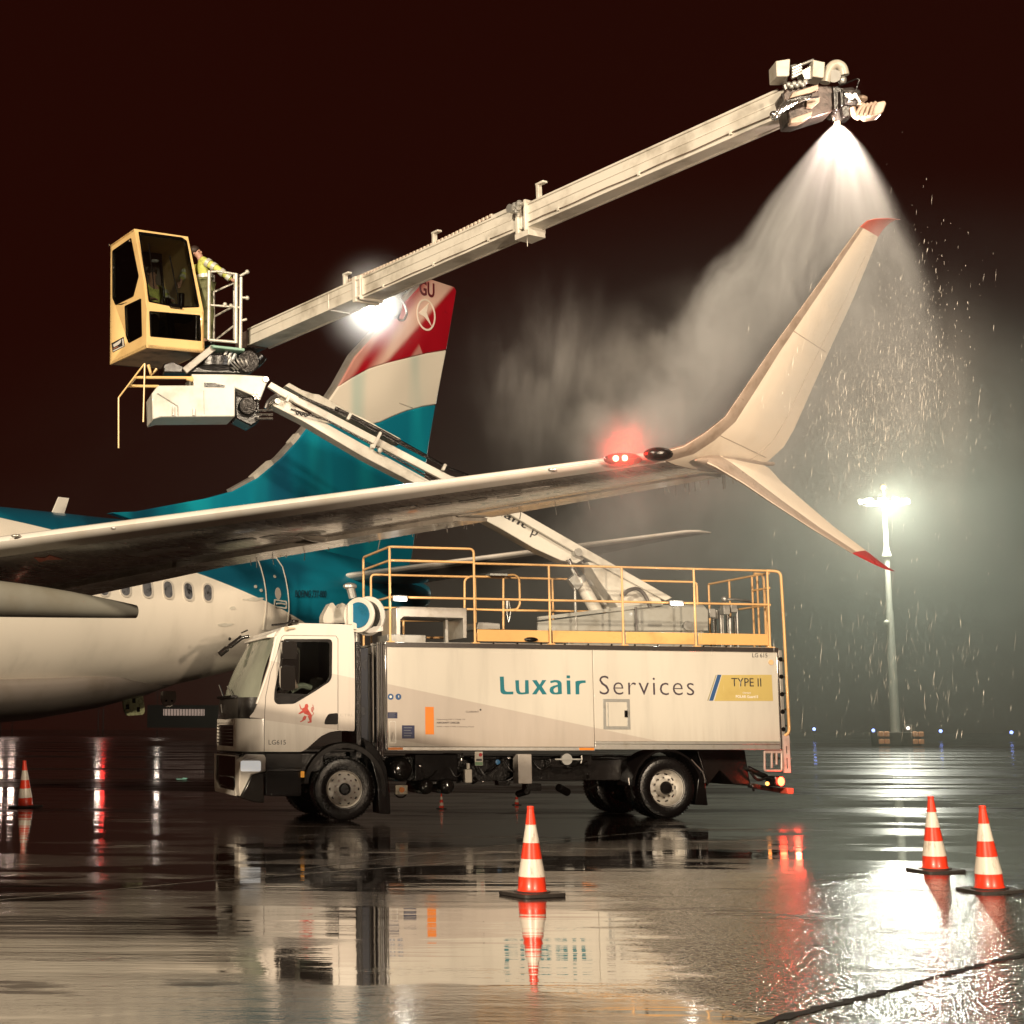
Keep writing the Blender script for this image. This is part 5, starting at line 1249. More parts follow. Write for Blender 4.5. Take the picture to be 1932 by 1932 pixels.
# door lines, handle, crest, number
q = MB(M_TR)
dl_ = [(548, 1364), (550, 1085), (560, 900), (600, 700), (650, 560), (695, 400), (715, 385), (1150, 390), (1168, 415), (1168, 1180)]
for a, b_ in zip(dl_[:-1], dl_[1:]): q.beam(A_(*a, -.001), A_(*b_, -.001), .006, .009, (0, 1, 0))
q.build('door_seam', GPLAST, cab, smooth=0)
q = MB(M_TR); q.plate(rpoly([xz(A_(*p)) for p in ((1052, 1135), (1062, 1085), (1090, 1045), (1168, 1038), (1168, 1135))], .03), [], lambda a, b_: (a, -.004, b_), (0, .01, 0)); q.build('door_handle', PLAST, cab, bevel=.004)
sidetext('fleet_number', 'LG615', A_(585, 1265), A_(730, 1305), BLACKL, cab)
sidetext('lettering', 'CTRL', A_(1185, 1045), A_(1300, 1068), mat('pale_grey_lettering', (.42, .38, .34), .5, 0, .02), cab)
# red rampant lion crest, as a small set of raised shapes
RL = mat('crest_red', (.42, .03, .015), .5, 0, .05)
q = MB(M_TR)
def lp_(pts): q.prism([(p.x, -.003, p.z) for p in (A_(*a) for a in pts)], (0, .003, 0))
lp_([(893, 965), (912, 962), (920, 980), (914, 1000), (925, 1020), (912, 1040), (895, 1030), (868, 1018), (862, 1003), (885, 992)])
lp_([(868, 1018), (895, 1028), (925, 1020), (945, 1052), (952, 1068), (930, 1066), (905, 1052), (885, 1045)])
lp_([(866, 1005), (856, 990), (848, 966), (844, 962), (846, 985), (856, 1012)]); lp_([(866, 1018), (838, 1040), (836, 1047), (852, 1046), (880, 1034)])
lp_([(885, 1060), (905, 1068), (895, 1095), (872, 1108), (852, 1118), (850, 1108), (868, 1098), (872, 1078)]); lp_([(912, 1062), (948, 1066), (946, 1092), (948, 1118), (915, 1124), (912, 1112), (930, 1108), (922, 1088)])
q.build('crest', RL, cab, smooth=0)
q = MB(M_TR); q.tube([A_(*p, -.003) for p in ((948, 1060), (966, 1045), (950, 1022), (940, 1000), (955, 990), (968, 1000), (958, 1018), (945, 1030))] + [A_(*p, -.003) for p in ((962, 985), (955, 968))], .005, 5, .02); q.build('crest_tail', RL, cab)
# mirrors: two hanging on the near window, arm at the far front
q = MB(M_TR)
for (x_a, y_a, x_b, y_b) in ((690, 435, 815, 590), (678, 640, 800, 850)):
    a, b_ = A_(x_a, y_a, -.16), A_(x_b, y_b, -.16)
    q.prism([(x, y, z) for x, z in rrect(a.x, b_.x, b_.z, a.z, .05) for y in (-.24,)], (0, .13, 0))
q.tube([A_(700, 430, -.1), A_(690, 600, -.2), A_(690, 860, -.1)], .02, 8)
mr = q.build('mirror', mat('gloss_black_mirror', (.015, .013, .012), .08, 0, .05, 5, .8), cab, bevel=.03)
q = MB(M_TR); fy = yC
q.tube([A_(420, 395, fy), A_(350, 410, fy), A_(290, 450, fy), A_(200, 520, fy)], .03, 8, .1)
q.tube([A_(235, 495, fy), A_(172, 545, fy)], .055, 10); q.tube([A_(360, 400, fy), A_(255, 480, fy)], .045, 10); q.sphere(A_(258, 415, fy), .03, 8)
q.tube([A_(355, 365, fy), A_(410, 342, fy)], .014, 6)
q.build('mirror_arm', MATS['gloss_black_mirror'], cab, smooth=50)
q = MB(M_TR); c = A_(740, 330, -.02); q.cyl((c.x - .02, -.03, c.z), (c.x + .02, .01, c.z), .035, n=14); q.cyl((c.x, -.03, c.z), (c.x + .13, -.02, c.z + .01), .022, .015, 10); q.build('roof_marker', mat('marker_beige', (.6, .5, .36), .3, 0, .1), cab)
q = MB(M_TR); q.tube([A_(610, 300, .4), A_(720, 290, .4), A_(800, 262, .4), A_(835, 270, .4)], .018, 6); q.sphere(A_(800, 268, .4), .05, 10, (1.6, 1, .6)); q.build('horn', DARKM, cab)
# interior
q = MB(M_TR)
q.bx(xb - .75, xb - .15, .25, .85, cabz0 + .35, cabz0 + .55); q.bx(xb - .28, xb - .12, .25, .85, cabz0 + .5, cabz0 + 1.25); q.bx(xb - .26, xb - .13, .42, .68, cabz0 + 1.22, cabz0 + 1.45)
q.bx(xb - .75, xb - .15, 1.5, 2.1, cabz0 + .35, cabz0 + .55); q.bx(xb - .28, xb - .12, 1.5, 2.1, cabz0 + .5, cabz0 + 1.25)
q.build('seat', mat('seat_fabric', (.05, .04, .035), .8, 0, .2, 20), cab, bevel=.05)
q = MB(M_TR); q.bx(xf0 + .15, xf0 + .5, .15, yC - .15, cabz0 + .2, zc - .05); q.build('dashboard', GPLAST, cab, bevel=.06)
q = MB(M_TR); c = Vector((xf0 + .62, .6, zc + .08)); ax_ = Vector((-.45, 0, .9)).normalized()
a_ = ax_.orthogonal().normalized(); bb = ax_.cross(a_)
q.tube([c + (a_ * math.cos(t_) + bb * math.sin(t_)) * .22 for t_ in [2 * math.pi * k / 28 for k in range(29)]], .016, 8); q.cyl(c, c - ax_ * .3, .04)
q.build('steering_wheel', PLAST, cab, smooth=60)
q = MB(M_TR); pa = A_(800, 745, .35); q.prism([(p.x, .35, p.z) for p in (A_(790, 745, .35), A_(805, 742, .35), A_(840, 830, .35), A_(790, 838, .35))], (0, .2, 0)); q.build('cup', mat('pinkish_cup', (.6, .42, .38), .5, 0, .1), cab, bevel=.01)
q = MB(M_TR); q.tube([A_(770, 858, .5), A_(860, 800, .5), A_(945, 830, .5)], .05, 8, .2); q.build('clipboard', mat('papers', (.42, .44, .38), .6, 0, .2, 8), cab)
# bumper
q = MB(M_TR); bz0, bz1 = A_(560, 1735).z, A_(560, 1385).z; xs0 = A_(560, 1450).x
q.prism([(p.x, -.005, p.z) for p in (A_(398, 1385), A_(548, 1388), A_(563, 1415), A_(563, 1530), A_(440, 1560), A_(395, 1660), A_(345, 1745), A_(335, 1660), A_(340, 1450))], (0, .35, 0)); bp = q.build('bumper', WHITE, tr, bevel=.02)
q = MB(M_TR); q.prism([(p.x, .0, p.z) for p in (A_(440, 1562), A_(545, 1535), A_(548, 1795), A_(470, 1790), A_(348, 1750), A_(396, 1660))], (0, .4, 0)); q.build('bumper_corner', GPLAST, bp, bevel=.015)
q = MB(M_TR); zq0, zq1 = A_(340, 1745).z, A_(340, 1400).z; xq = A_(338, 1500).x
q.plate([(.33, zq0), (yC - .1, zq0 + .0), (yC - .02, zq0 + .12), (yC, zq1), (.33, zq1)], [[(.36, zq0 + .14), (.45, zq0 + .06), (yC - .35, zq0 + .06), (yC - .14, zq0 + .2), (yC - .12, zq1 + .02), (.36, zq1 + .02)] if 0 else [(.36, zq0 + .15), (.5, zq0 + .08), (yC - .4, zq0 + .08), (yC - .16, zq0 + .2), (yC - .12, zq1 - .02), (.36, zq1 - .02)]], lambda a, b_: (xq, a, b_), (.06, 0, 0)); q.build('bumper_front', WHITE, bp, bevel=.01)
q = MB(M_TR); q.bx(xq + .03, xq + .2, .34, yC - .1, zq0 + .06, zq1 + .03); q.build('bumper_grille', GPLAST, bp, bevel=.01)
q = MB(M_TR); q.bx(xq + .0, xq + .05, .5, yC - .5, zq0 + .12, zq0 + .3); q.build('lower_intake', PLAST, bp, bevel=.02)
q = MB(M_TR); q.plate(rrect(A_(350, 1430, -.01).x, A_(520, 1430, -.01).x, A_(400, 1530).z, A_(400, 1440).z, .03), [], lambda a, b_: (a, -.012, b_), (0, .01, 0)); q.build('headlamp', mat('headlamp_glass', (.75, .72, .68), .05, 0, .05, 18, 1.0, emit=(1, .97, .9), es=.45), bp, bevel=.006)
q = MB(M_TR); q.bx(xf0 + .08, xb - .5, .08, yC - .1, A_(600, 1380).z - .30, cabz0 - .01); q.build('underbody', DARKM, cab, bevel=.02)
# entry step box
q = MB(M_TR); a, b_ = A_(562, 1372), A_(875, 1500); q.bx(a.x, b_.x, .03, .4, A_(600, 1505).z, a.z - .01); sb = q.build('step_box', GPLAST, tr, bevel=.012)
q = MB(M_TR); q.bx(A_(565, 1500).x, A_(870, 1500).x, .06, .4, A_(600, 1735).z, A_(600, 1530).z); q.bx(A_(610, 1700).x, A_(860, 1700).x, .02, .35, A_(600, 1740).z, A_(600, 1710).z); q.build('step', PLAST, sb, bevel=.01)
q = MB(M_TR); c = A_(872, 1555, -.03); q.bx(c.x - .03, c.x + .03, -.03, .01, c.z - .05, c.z + .05); q.build('turn_signal', mat('amber_lens', (.85, .36, .06), .2, 0, .05, 5, .5, emit=(1, .4, .05), es=.4), sb, bevel=.01)
# gap behind the cab: air intake stack
q = MB(M_TR)
for k in range(22):
    zz = A_(1330, 440).z - k * .07
    if zz < 1.15: break
    q.bx(xb + .04, xb + .12, .10, .32, zz - .05, zz)
q.bx(xb + .05, xb + .14, .12, .5, 1.0, A_(1330, 435).z); q.build('air_intake', DARKM, tr, bevel=.008)
q = MB(M_TR); q.bx(A_(1362, 900).x, A_(1470, 900).x, .3, .8, 1.0, A_(1400, 480).z); q.build('exhaust_stack', mat('blueish_dark_paint', (.05, .055, .07), .25, .3, .15, 4, .4), tr, bevel=.03)
# hose reel and grey winch housing above the gap
q = MB(M_TR); c = A_(1330, 215, .5); ax = Vector((-.85, -.5, 0)).normalized()
ax = Vector((-.72, -.69, 0)).normalized(); c = A_(1345, 215, .45)
q.lathe([(0, .02), (.20, .0), (.215, .0), (.215, -.03), (.0, -.03)], c, -ax, 36, cap=False)
re = q.build('hose_reel', mat('reel_blue', (.01, .14, .26), .25, 0, .1, 4, .5), tr, smooth=40)
q = MB(M_TR); q.lathe([(.215, -.01), (.29, -.02), (.30, .0), (.30, .03), (.22, .04)], c, -ax, 36, cap=False); q.lathe([(.10, .26), (.33, .27), (.34, .30), (.10, .31)], c, -ax, 36, cap=False)
c3 = c - ax * .0
q.prism([c3 + Vector((x_, 0, z_)) for x_, z_ in ((-.15, -.22), (.18, -.30), (.42, -.26), (.42, -.17), (.12, -.20), (-.1, -.12))], (0, .12, 0)); q.build('reel_flange', WHITE, re, smooth=40, bevel=.006)
q = MB(M_TR)
for k in range(5): q.lathe([(.16, .06 + k * .042), (.26, .065 + k * .042), (.26, .09 + k * .042), (.16, .095 + k * .042)], c, -ax, 32, cap=False)
q.build('hose_coil', DARKM, re)
q = MB(M_TR); q.cyl(c + Vector((0, .2, -.25)), c + Vector((0, .2, -.5)), .06); q.tube([c + Vector((-.05, .2, .3)), c + Vector((-.1, .2, .5))], .07, 10); q.sphere(c + Vector((-.1, .2, .5)), .09, 10, (1.4, 1, .7)); q.build_each('reel_bar', STEEL, re)
q = MB(M_TR); a, b_ = A_(1240, 125, .6), A_(1300, 300, .6); q.bx(a.x, b_.x, .5, .75, b_.z, a.z); q.build('reel_bracket', WHITE, re, bevel=.015)
q = MB(M_TR); q.plate(rpoly([xz(A_(*p, 1.5)) for p in ((1032, 285), (1035, 220), (1090, 120), (1115, 112), (1150, 160), (1165, 155), (1185, 112), (1225, 130), (1230, 285))], .04), [], lambda a_, b_: (a_, 1.4, b_), (0, .3, 0)); q.build('winch_housing', BEIGE, tr, bevel=.02)
# ------------------------------------------------------------------ telescopic boom rising to the nozzle
Q0, Q1 = P(486, 640, 27.1), P(1484, 199, 17.2)
bd = (Q1 - Q0).normalized(); bs = bd.cross(Vector((0, 0, 1))).normalized(); bu = bs.cross(bd).normalized()
if bs.y > 0: bs = -bs                       # towards the camera
def topix(p):
    p = Vector(p) - EYEV; x, y, d = p.dot(_X), -p.dot(_U), p.dot(_Fw)
    u, v = F * x / d, F * y / d; cr, sr = math.cos(ROLL), math.sin(ROLL)
    return CX + u * cr - v * sr, CY + u * sr + v * cr
def at_u(u):
    lo, hi = -.3, 1.3
    for _ in range(50):
        m_ = (lo + hi) / 2
        if topix(Q0.lerp(Q1, m_))[0] < u: lo = m_
        else: hi = m_
    return Q0.lerp(Q1, lo)
def mpx(p): return F / (Vector(p) - EYEV).dot(_Fw)
q = MB(); q.beam(at_u(488), at_u(705), .42, .28, bu); ub = q.build('upper_boom', BOOMW, tr, bevel=.02)
q = MB(); q.beam(at_u(690), at_u(1001), .32, .32, bu); q.build('boom_section', BOOMW, ub, bevel=.02)
q = MB(); q.beam(at_u(985), at_u(1500), .25, .32, bu, w1=.25, h1=.30); q.build('boom_section', BOOMW, ub, bevel=.018)
q = MB()
for u0, u1, hh, w_ in ((488, 700, .14, .42), (700, 1001, .16, .32), (1003, 1484, .155, .25)):
    a, b_ = at_u(u0), at_u(u1)
    for s_, k in ((1, 1), (-1, 1), (1, -1), (-1, -1)): q.beam(a + bs * (w_ / 2 * s_) + bu * (hh * k), b_ + bs * (w_ / 2 * s_) + bu * (hh * k), .035, .03, bu)
    q.beam(a + bs * (w_ / 2 + .004) + bu * .02, b_ + bs * (w_ / 2 + .004) + bu * .02, .012, .012, bu)
q.build_each('boom_flange', BOOMW, ub, bevel=.006)
PIPE = mat('boom_pipe_brown', (.16, .12, .095), .35, .2, .3, 5)
for u0, u1, o1, o2, r_ in ((1012, 1470, -.11, .12, .008), (705, 985, -.13, .14, .008)):
    q = MB(); a, b_ = at_u(u0), at_u(u1); w_ = .125 if u0 > 1000 else (.16 if u0 > 700 else .21)
    n_ = 14; pts = [a.lerp(b_, k / n_) + bs * (w_ + .016) + bu * (o1 + .006 * math.sin(k * 1.7)) for k in range(n_ + 1)]
    q.tube(pts, r_, 6); pp_ = q.build('pipe', PIPE, ub)
    q = MB()
    for k in range(2, n_, 5): q.box(pts[k] + bs * .004, (.03, .03, .05), (bd, bs, bu))
    q.build_each('pipe_clip', BOOMW, pp_)
q = MB(); q.beam(at_u(943) + bu * .19, at_u(1001) + bu * .19, .32, .05, bu); q.build('boom_saddle', BOOMW, ub, bevel=.01)
# collars at the joints
for u_, w_, h_, t_ in ((690, .46, .42, .10), (700, .44, .40, .05), (994, .38, .46, .07), (1008, .36, .44, .05), (640, .44, .31, .04)):
    c = at_u(u_); q = MB(); q.beam(c - bd * t_ / 2, c + bd * t_ / 2, w_, h_, bu); q.build('boom_collar', BOOMW, ub, bevel=.015)
q = MB()
for (x_, y_), u_ in (((175, 800), 662), ((825, 520), 831), ((1580, 150), 1029)):
    c = at_u(u_) + bs * .1; q.box(c + bu * .27, (.05, .07, .22), (bd, bs, bu)); q.box(c + bu * .37 + bd * .05, (.16, .08, .03), (bd, bs, bu))
q.build_each('cable_guide', BOOMW, ub, bevel=.006)
q = MB(); a, b_ = at_u(668) + bu * .235 + bs * .1, at_u(943) + bu * .235 + bs * .1; L_ = (b_ - a).length; n_ = int(L_ / .085)
for k in range(n_): c = a.lerp(b_, (k + .5) / n_) - bu * (.03 * math.sin(math.pi * k / n_)); q.box(c, (.06, .06, .05), (bd, bs, bu))
q.build('energy_chain', mat('chain_beige', (.55, .46, .38), .4, .1, .1, 6), ub, bevel=.012)
q = MB(); q.tube([a - bu * .03, b_ - bu * .03], .018, 6); q.build('chain_track', DARKM, ub)
q = MB(); c = at_u(997) + bs * .26 + bu * .1
for k in range(5): q.sphere(c + bd * (.03 * k) + bu * (.05 * math.sin(k * 2)), .045, 8)
q.cyl(c, c + bs * .08, .06); q.build('roller', STEEL, ub)
q = MB(); c = at_u(1004); q.box(c - bu * .27 + bs * .05, (.28, .3, .08), (bd, bs, bu)); q.tube([c - bu * .3 + bs * .1, c - bu * .3 + bs * .1 - Vector((0, 0, .12))], .006, 5); q.build('slide_pad', BOOMW, ub, bevel=.015)
# foot of the upper boom
q = MB(); c = at_u(480); q.beam(c - bd * .35, c + bd * .1, .4, .30, bu); q.build('boom_foot', mat('brown_machinery', (.10, .07, .06), .45, .3, .3, 9), ub, bevel=.03)
# lit work light slung below the joint
c = P(702, 580, 25.0)
q = MB(); q.cyl(c + Vector((0, .10, 0)), c + Vector((-.02, -.06, -.03)), .09, .15, 20); bl_ = q.build('boom_lamp', STEEL, tr, bevel=.01)
q = MB(); q.cyl(c + Vector((-.02, -.062, -.03)), c + Vector((-.02, -.075, -.03)), .135, n=20); q.sphere(c + Vector((.16, -.06, -.12)), .06, 10, (2.4, .8, .9)); q.build('lens', emat('lit_boom_lamp', (1, .97, .9), 90), bl_)
q = MB(); q.prism([P(*cM(x, y), 25.1) for x, y in ((420, 920), (500, 905), (560, 960), (540, 1060), (450, 1075), (380, 1040))], Vector((0, .2, 0))); q.build('housing', DARKM, bl_, bevel=.03)
q = MB(); q.tube([P(*cM(x, y), 24.9) for x, y in ((500, 920), (560, 960), (592, 1040), (565, 1100), (520, 1090), (545, 1010))], .018, 7, .05); q.build('lamp_cable', DARKM, bl_)
point('boom_lamp_glow', c + Vector((-.04, -.25, -.06)), 110, (1, .96, .88), .08)

# ---- nozzle head
def NP(x, y, dY=0.0):
    u, v = cN(x, y); return P(u, v, 17.0 + dY)
def nplate(name, pts, m, dY=0.0, th=.2, par=None, bevel=.008):
    q = MB(); q.prism([NP(x, y, dY) for x, y in pts], Vector((0, th, 0))); return q.build(name, m, par or nz, bevel=bevel)
q = MB(); q.prism([NP(*p, -.12) for p in ((560, 560), (600, 500), (900, 470), (1060, 480), (1090, 620), (1060, 740), (900, 790), (720, 850), (620, 850), (600, 700))], Vector((0, .3, 0)))
nz = q.build('nozzle_head', mat('nozzle_brown', (.05, .035, .03), .35, .4, .4, 10, bump=.4), tr, bevel=.02)
CB = mat('nozzle_box_white', (.44, .41, .35), .35, 0, .1, 6)
nplate('control_box', [(490, 228), (635, 205), (628, 372), (605, 385), (498, 385)], CB, -.15, .25)
nplate('control_box', [(868, 215), (988, 240), (975, 402), (860, 385)], CB, -.1, .2)
q = MB(); q.tube([NP(690, 290), NP(870, 218)], .018, 6); q.tube([NP(640, 300), NP(700, 280), NP(720, 350)], .03, 8, .03)
for k in range(4): q.beam(NP(650, 400 - k * 30, -.1), NP(750, 350 - k * 28, -.1), .04, .03)
q.prism([NP(*p, -.05) for p in ((740, 330), (850, 270), (855, 410), (780, 420))], Vector((0, .15, 0)))
for k in range(7): q.sphere(NP(620 + k * 28, 470 - k * 5 + (k % 2) * 22, -.15), .035, 8)
q.build_each('valve_bank', STEEL, nz, bevel=.005)
nplate('lit_bracket', [(630, 605), (660, 545), (920, 462), (922, 515), (850, 550)], mat('nozzle_bracket_cream', (.34, .25, .19), .35, .1, .15, 6), -.16, .1)
nplate('skirt', [(640, 810), (860, 735), (845, 790), (740, 850), (640, 860)], MATS['nozzle_bracket_cream'], -.16, .1)
nplate('skirt', [(800, 610), (940, 590), (930, 640), (860, 700), (800, 690)], MATS['nozzle_bracket_cream'], -.16, .06)
nplate('hose_bundle', [(470, 790), (560, 640), (700, 590), (860, 560), (850, 590), (760, 620), (640, 680), (510, 800)], DARKM, -.22, .1)
q = MB()
for k in range(9): q.tube([NP(480 + k * 40, 780 - k * 22, -.23), NP(520 + k * 38, 700 - k * 12, -.25), NP(600 + k * 40, 640 - k * 6, -.22)], .012, 6, .05)
q.tube([NP(580, 385), NP(580, 470), NP(620, 600)], .03, 8); q.sphere(NP(470, 775, -.24), .05, 10); q.tube([NP(555, 560, -.2), NP(575, 640, -.22), NP(500, 760, -.2)], .015, 6)
q.build_each('hose', CHROME, nz)
q = MB(); q.tube([NP(985, 450), NP(1000, 370), NP(1050, 280), NP(1110, 260), NP(1165, 295), NP(1180, 375)], .055, 12, .12); q.build('hose_loop', CB, nz, smooth=60)
q = MB(); q.cyl(NP(1080, 380, -.05), NP(1080, 380, .15), .07); q.tube([NP(1000, 430), NP(1060, 360), NP(1150, 430)], .03, 8, .05); q.sphere(NP(1160, 425), .05, 10); q.build('swivel', STEEL, nz)
q = MB(); q.prism([NP(*p, -.08) for p in ((1060, 480), (1190, 500), (1250, 640), (1270, 780), (1170, 800), (1150, 700), (1100, 760), (1060, 740))], Vector((0, .22, 0)))
q.cyl(NP(1090, 560, -.1), NP(1095, 740, -.1), .06, .05); q.cyl(NP(1150, 540, -.12), NP(1160, 690, -.12), .03); q.build('nozzle_arm', DARKM, nz, bevel=.012)
q = MB(); q.cyl(NP(1095, 740, 0), NP(1110, 850, 0), .05, .035, 14); q.cyl(NP(1065, 740, 0), NP(1075, 830, 0), .02); q.cyl(NP(1140, 750, 0), NP(1130, 830, 0), .02); q.build('spray_nozzle', CHROME, nz)
q = MB(); q.tube([NP(1110, 490), NP(1230, 440), NP(1310, 405), NP(1335, 425), NP(1300, 510), NP(1290, 600)], .009, 6, .06); q.build('cable', DARKM, nz)
q = MB()
for k in range(10): q.sphere(NP(1180 + (k % 5) * 32, 530 + (k // 5) * 70 + k * 6, -.1), .03 + .012 * (k % 3), 8)
for k in range(4): q.beam(NP(1190 + k * 30, 560, -.12), NP(1230 + k * 35, 650, -.12), .03, .03)
q.build_each('fitting_cluster', CHROME, nz)
q = MB(); q.prism([NP(*p, -.1) for p in ((1400, 665), (1590, 625), (1610, 650), (1580, 735), (1545, 765), (1440, 780), (1380, 740))], Vector((0, .2, 0))); ah = q.build('floodlight_head', mat('floodlight_cream', (.5, .38, .30), .35, 0, .12, 5), nz, bevel=.015)
q = MB()
for k in range(4): q.tube([NP(1290 + k * 50, 800 - k * 4, -.12), NP(1340 + k * 45, 700 - k * 10, -.12), NP(1380 + k * 40, 670 - k * 8, -.12)], .02, 7, .03)
q.tube([NP(1250, 650, -.1), NP(1330, 660, -.1), NP(1390, 690, -.1)], .035, 8, .05); q.tube([NP(1265, 700, -.1), NP(1280, 780, -.1), NP(1330, 800, -.1)], .035, 8, .05)
q.sphere(NP(1355, 610, 0), .05, 10, (1.4, 1, .8)); q.build('lamp_fin', MATS['nozzle_bracket_cream'], ah)
# a small lamp beside the nozzle lights the fluid as it leaves
AP = NP(1112, 870)
q = MB(); q.sphere(NP(1108, 862, .02), .028, 10); q.build('nozzle_lamp', emat('lit_nozzle_lamp', (1, .75, .5), 60), nz)
fl_ = NP(1500, 790, -.15); spot('floodlight_beam', fl_, P(1530, 720, 16.3), 170, (1, .80, .62), .12, 75, .9)
q = MB(); q.prism([NP(*p, -.05) for p in ((1440, 782), (1545, 766), (1548, 772), (1443, 790))], Vector((0, .14, 0))); q.build('lit_lens', emat('lit_head_lens', (1, .78, .55), 12), ah)
point('nozzle_lamp_glow', AP + Vector((0, -.16, -.16)), 75, (1, .76, .64), .05)

# ------------------------------------------------------------------ operator cabin on the boom knuckle
Cc = P(*cK(365, 960), 26.4)
Rr = PZ(*cK(785, 1000), Cc.z); Ll = PZ(*cK(105, 1085), Cc.z)
e1 = (Rr - Cc); e2 = (Ll - Cc); print('cabin', Cc, e1, e2)
n1 = e1.cross(Vector((0, 0, 1))).normalized(); n2 = e2.cross(Vector((0, 0, 1))).normalized()
if n1.y > 0: n1 = -n1
if n2.dot(EYEV - Cc) < 0: n2 = -n2
fF = lambda x, y: PP(*cK2(x, y), Cc, n1)
fS = lambda x, y: PP(*cK2(x, y), Cc, n2)
kA, kB = fF(735, 1250), fF(1560, 1300); t1 = fS(555, 98)
kA = Vector((Cc.x, Cc.y, kA.z)); n3 = (kB - kA).cross(t1 - kA).normalized()
if n3.y > 0: n3 = -n3
fU = lambda x, y: PP(*cK2(x, y), kA, n3)
t0 = fS(213, 335); t2 = fU(1330, 212)
TH = .045
def fplate(name, outer, holes, fm, n, m, par, rr=18, bevel=.01):
    q = MB(); q.plate(outer, [rpoly(h, rr) for h in holes], lambda a, b_: fm(a, b_), -n * TH); return q.build(name, m, par, bevel=bevel)
hU = [(620, 150), (1240, 232), (1310, 280), (1490, 1225), (1210, 1235), (1200, 1255), (1080, 1240), (1065, 1210), (770, 1150)]
hL = [(775, 1285), (1500, 1345), (1515, 1715), (790, 1650)]
hS1 = [(243, 420), (510, 235), (620, 780), (545, 1070), (290, 1195), (245, 1090)]
hS2 = [(420, 1215), (655, 1105), (668, 1645), (480, 1745), (440, 1640)]
oc_ = fplate('operator_cabin', [(735, 1250), (1560, 1300), (1568, 1890), (732, 1812)], [hL], fF, n1, YELC, tr)
fplate('front_frame', [(555, 98), (1330, 212), (1560, 1300), (735, 1250)], [hU], fU, n3, YELC, oc_)
fplate('side_frame', [(213, 335), (555, 98), (700, 880), (735, 1250), (732, 1812), (205, 2060)], [hS1, hS2], fS, n2, YELC, oc_)
for nm, h_, fm, n_ in (('windscreen', hU, fU, n3), ('lower_window', hL, fF, n1), ('side_window', hS1, fS, n2), ('side_window', hS2, fS, n2)):
    q = MB(); q.plate(rpoly(h_, 18), [], lambda a, b_: fm(a, b_) - n_ * .02, -n_ * .008); wn = q.build(nm, GLASS if nm != 'lower_window' else DGLASS, oc_, smooth=0)
    cx_ = sum(p[0] for p in h_) / len(h_); cy_ = sum(p[1] for p in h_) / len(h_)
    q = MB(); q.plate(rpoly([(cx_ + (a - cx_) * 1.015, cy_ + (b_ - cy_) * 1.015) for a, b_ in h_], 18), [rpoly([(cx_ + (a - cx_) * .955, cy_ + (b_ - cy_) * .965) for a, b_ in h_], 18)], lambda a, b_: fm(a, b_) + n_ * .006, -n_ * .02); q.build('seal', PLAST, wn, smooth=0)
# floor, roof, far walls
q = MB(); fl = [Cc, Rr, Rr + e2, Ll]; q.prism([p + Vector((0, 0, .001)) for p in fl], Vector((0, 0, .05))); fo = q.build('floor', mat('cabin_floor_stained', (.42, .27, .16), .4, .1, .35, 3), oc_)
zt3 = t1.z; t3 = t2 + (t0 - t1)
q = MB(); q.prism([t1, t2, t3, t0], Vector((0, 0, -.04))); q.build('roof', YELC, oc_)
q = MB(); q.prism([Rr, Rr + e2, t3, t2, kB], (e1.normalized() * -.04)); q.build('far_side', YELC, oc_, bevel=.005)
q = MB(); q.prism([Ll, Rr + e2, t3, t0], (e2.normalized() * -.04)); q.build('back_panel', mat('cabin_inner_dark', (.045, .03, .02), .6, 0, .2, 4), oc_)
q = MB(); i1 = e1.normalized(); i2 = e2.normalized()
sc_ = Cc + e1 * .5 + e2 * .62
q.box(sc_ + Vector((0, 0, .55)), (.5, .45, .12), (i1, i2, Vector((0, 0, 1)))); q.box(sc_ + i2 * .25 + Vector((0, 0, .95)), (.5, .10, .8), (i1, i2, Vector((0, 0, 1)))); q.build('seat', PLAST, oc_, bevel=.04)
q = MB(); q.beam(Cc + e1 * .55 + e2 * .14 + Vector((0, 0, .1)), Cc + e1 * .5 + e2 * .22 + Vector((0, 0, 1.0)), .12, .08); q.beam(Cc + e1 * .5 + e2 * .3 + Vector((0, 0, .9)), Cc + e1 * .45 + e2 * .35 + Vector((0, 0, 1.7)), .05, .05)
q.cyl(Cc + e1 * .82 + e2 * .35 + Vector((0, 0, .75)), Cc + e1 * .78 + e2 * .3 + Vector((0, 0, 1.15)), .05, .07); q.box(Cc + e1 * .8 + e2 * .3 + Vector((0, 0, .7)), (.3, .3, .12), (i1, i2, Vector((0, 0, 1)))); q.build('control_column', DARKM, oc_, bevel=.02)
q = MB(); c = fU(930, 395) - n3 * .35; q.sphere(c, .06, 12, (1.3, .8, .5)); q.build('dome_lamp', mat('dome_lens', (.5, .5, .5), .3, 0, .05), oc_)
q = MB(); q.tube([fU(755, 320) + n3 * .03, fU(800, 640) + n3 * .03, fU(835, 980) + n3 * .03], .010, 6); q.tube([fU(1190, 1245) + n3 * .03, fU(1180, 1100) + n3 * .03, fU(1060, 500) + n3 * .03], .012, 6); q.prism([fU(1068, 1190) + n3 * .0, fU(1205, 1215), fU(1205, 1262), fU(1080, 1245)], n3 * .05); q.sphere(fU(1228, 1256) + n3 * .03, .022, 8); q.build('wiper', PLAST, oc_)
q = MB()
for x, y in ((500, 275), (272, 660), (212, 332)): q.sphere(fS(x, y) + n2 * .02, .022, 8)
q.build_each('hinge', CHROME, oc_)
q = MB(); q.prism([fS(*p) + n2 * .002 for p in ((230, 1750), (405, 1655), (425, 1790), (250, 1880))], n2 * .004); lg = q.build('maker_plate', BLACKL, oc_, smooth=0)
